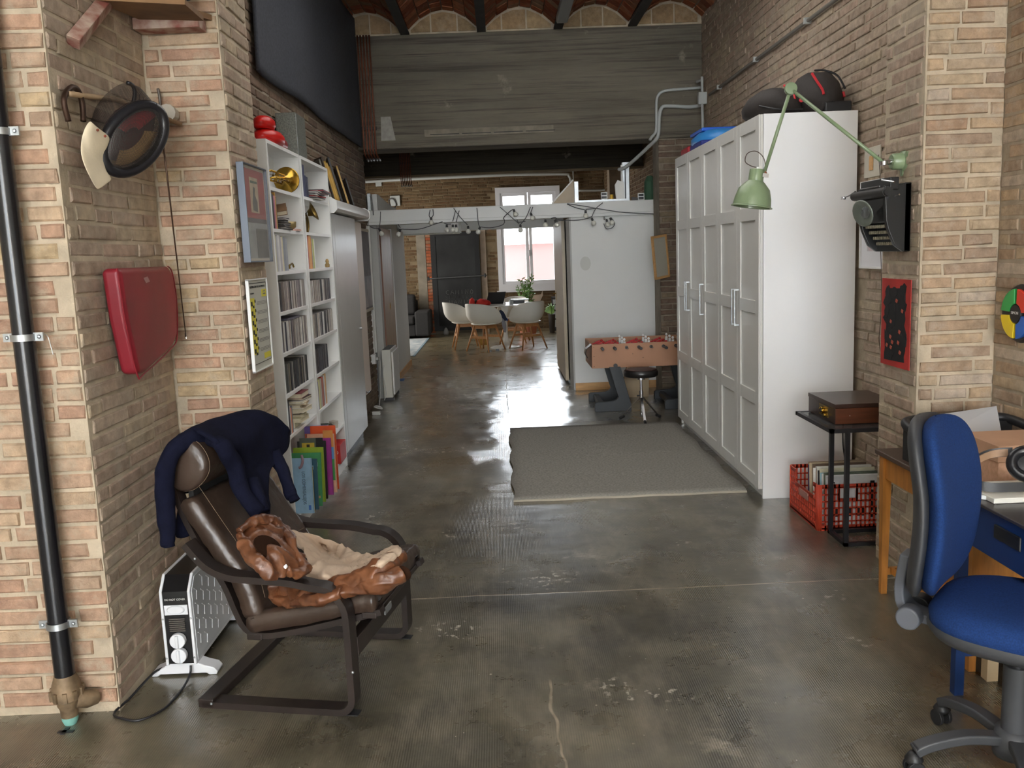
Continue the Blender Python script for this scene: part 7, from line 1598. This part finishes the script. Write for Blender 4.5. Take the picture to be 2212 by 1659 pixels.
for i, (x, y) in enumerate(((1.555, 2.85), (1.527, 2.74))):
    o = MB().box(-.022, .022, -.008, .008, 0, .014).build('white_plug', white_l, bev=.003); o.location = (x, y, BZ+.0005); o.rotation_euler = (0, 0, -.6); tag(o, ['small white plug at the left tip of the headphone lead', 'small white plug next to the white notebook corner'][i], 'plug')
# ================================================================ office chair
fab = mat('royal_blue_fabric', (25, 53, 104), .9, var=.2, vscale=220, bump=.35, bscale=420, bdist=.001, spec=.25)
gp = mat('dark_grey_plastic', (62, 63, 66), .5, bump=.15, bscale=300, bdist=.0005); 
OX, OY = 1.458, 2.39
t = empty('office_chair', 'royal blue fabric swivel office chair with black base, right foreground', 'chair', (OX, OY, 0), math.radians(-42))
MB().cyl((0, 0, .10), .036, .24, seg=28).build('gas_lift', gp, t, bev=.003); MB().cyl((0, 0, .34), .014, .09).build('piston', chrome, t, auto=40)
MB().lathe([(0, .06), (.055, .06), (.06, .09), (.05, .14), (0, .145)], seg=24).build('hub', gp, t, smooth=True)
for k, a in enumerate((104, 178, 250, 322, 34)):
    a += 42
    c_, s_ = math.cos(math.radians(a)), math.sin(math.radians(a)); P = crom([(c_*.03, s_*.03, .11), (c_*.14, s_*.14, .118), (c_*.24, s_*.24, .10), (c_*.29, s_*.29, .078)], 5)
    l_ = MB(); l_.strip([tuple(p) for p in P], (-s_, c_, 0), .046, .03); lo = l_.build('base_leg', gp, t, bev=.009, seg=3)
    w_ = Vector((-s_, c_, 0))
    for sg in (-1, 1): MB().cyl(Vector((c_*.29, s_*.29, .027))+w_*(.012*sg)-w_*(.008 if sg < 0 else 0), .026, .012, facing(w_*1).to_3x3(), 20).build('castor_wheel', black, lo, bev=.002)
    MB().lathe([(0, 0), (.022, 0), (.027, .012), (.014, .032), (0, .034)], (c_*.29, s_*.29, .042), seg=16).build('castor_hood', black, lo, smooth=True)
def superell(cx, cy, a, b, z, n=40, e=2.8, tilt=0):
    out = []
    for k in range(n+1):
        th = 2*PI*k/n; c_, s_ = math.cos(th), math.sin(th); x = a*math.copysign(abs(c_)**(2/e), c_)
        out.append((cx+x, cy+b*math.copysign(abs(s_)**(2/e), s_), z+x*tilt-.35*max(0, x-.16)**1.0*.5))
    return out
SZ = .455
MB().grid([superell(.02, 0, a, b, z) for a, b, z in ((.01, .01, SZ+.088), (.12, .12, SZ+.087), (.2, .19, SZ+.082), (.235, .225, SZ+.068), (.248, .238, SZ+.045), (.245, .235, SZ+.015), (.23, .22, SZ+.005))]).build('seat_cushion', fab, t, smooth=True)
MB().grid([superell(.02, 0, a, b, z) for a, b, z in ((.246, .236, SZ+.02), (.252, .242, SZ+.006), (.235, .225, SZ-.02), (.15, .14, SZ-.035), (.01, .01, SZ-.035))]).build('seat_shell', gp, t, smooth=True)
MB().box(-.1, .1, -.07, .07, SZ-.075, SZ-.03).build('mechanism', blackm, t, bev=.006)
def backpad(off, ht, wd_, thk, name, m_, z0, e=4.5):
    rows = []; NZ = 40
    for i in range(NZ+1):
        u = (1-math.cos(PI*i/NZ))/2; z = z0+ht*u; half = wd_*max(0, 1-abs(2*u-1)**e)**.42+.004
        cxx = -.262+off+.03*math.sin(u*PI)-.03*max(0, u-.6)
        th = thk*max(0, 1-abs(2*u-1)**7)**.5+.002
        rows.append([(cxx+th*math.cos(a)+.035*(math.sin(a)**2)*(half/wd_), half*math.copysign(abs(math.sin(a))**.8, math.sin(a)), z) for a in [2*PI*k/32 for k in range(33)]])
    return MB().grid(rows).build(name, m_, t, smooth=True)
backpad(.030, .53, .205, .036, 'back_cushion', fab, .525)
backpad(-.014, .545, .21, .028, 'back_shell', gp, .512)
mg = mat('mid_grey_plastic', (96, 99, 106), .5)
MB().strip([tuple(p) for p in crom([(-.05, 0, .43), (-.2, 0, .425), (-.30, 0, .44), (-.325, 0, .50), (-.31, 0, .62)], 5)], (0, 1, 0), .075, .03).build('back_arm', mg, t, bev=.006)
MB().cyl((0, 0, 0), .036, .05, seg=28).xf(Matrix.Translation((-.285, -.03, .435)) @ rotm('X', 90)).build('tension_knob', mg, t, bev=.006)
MB().cyl((0, 0, 0), .036, .05, seg=28).xf(Matrix.Translation((-.285, .08, .435)) @ rotm('X', 90)).build('tension_knob', black, t, bev=.006)
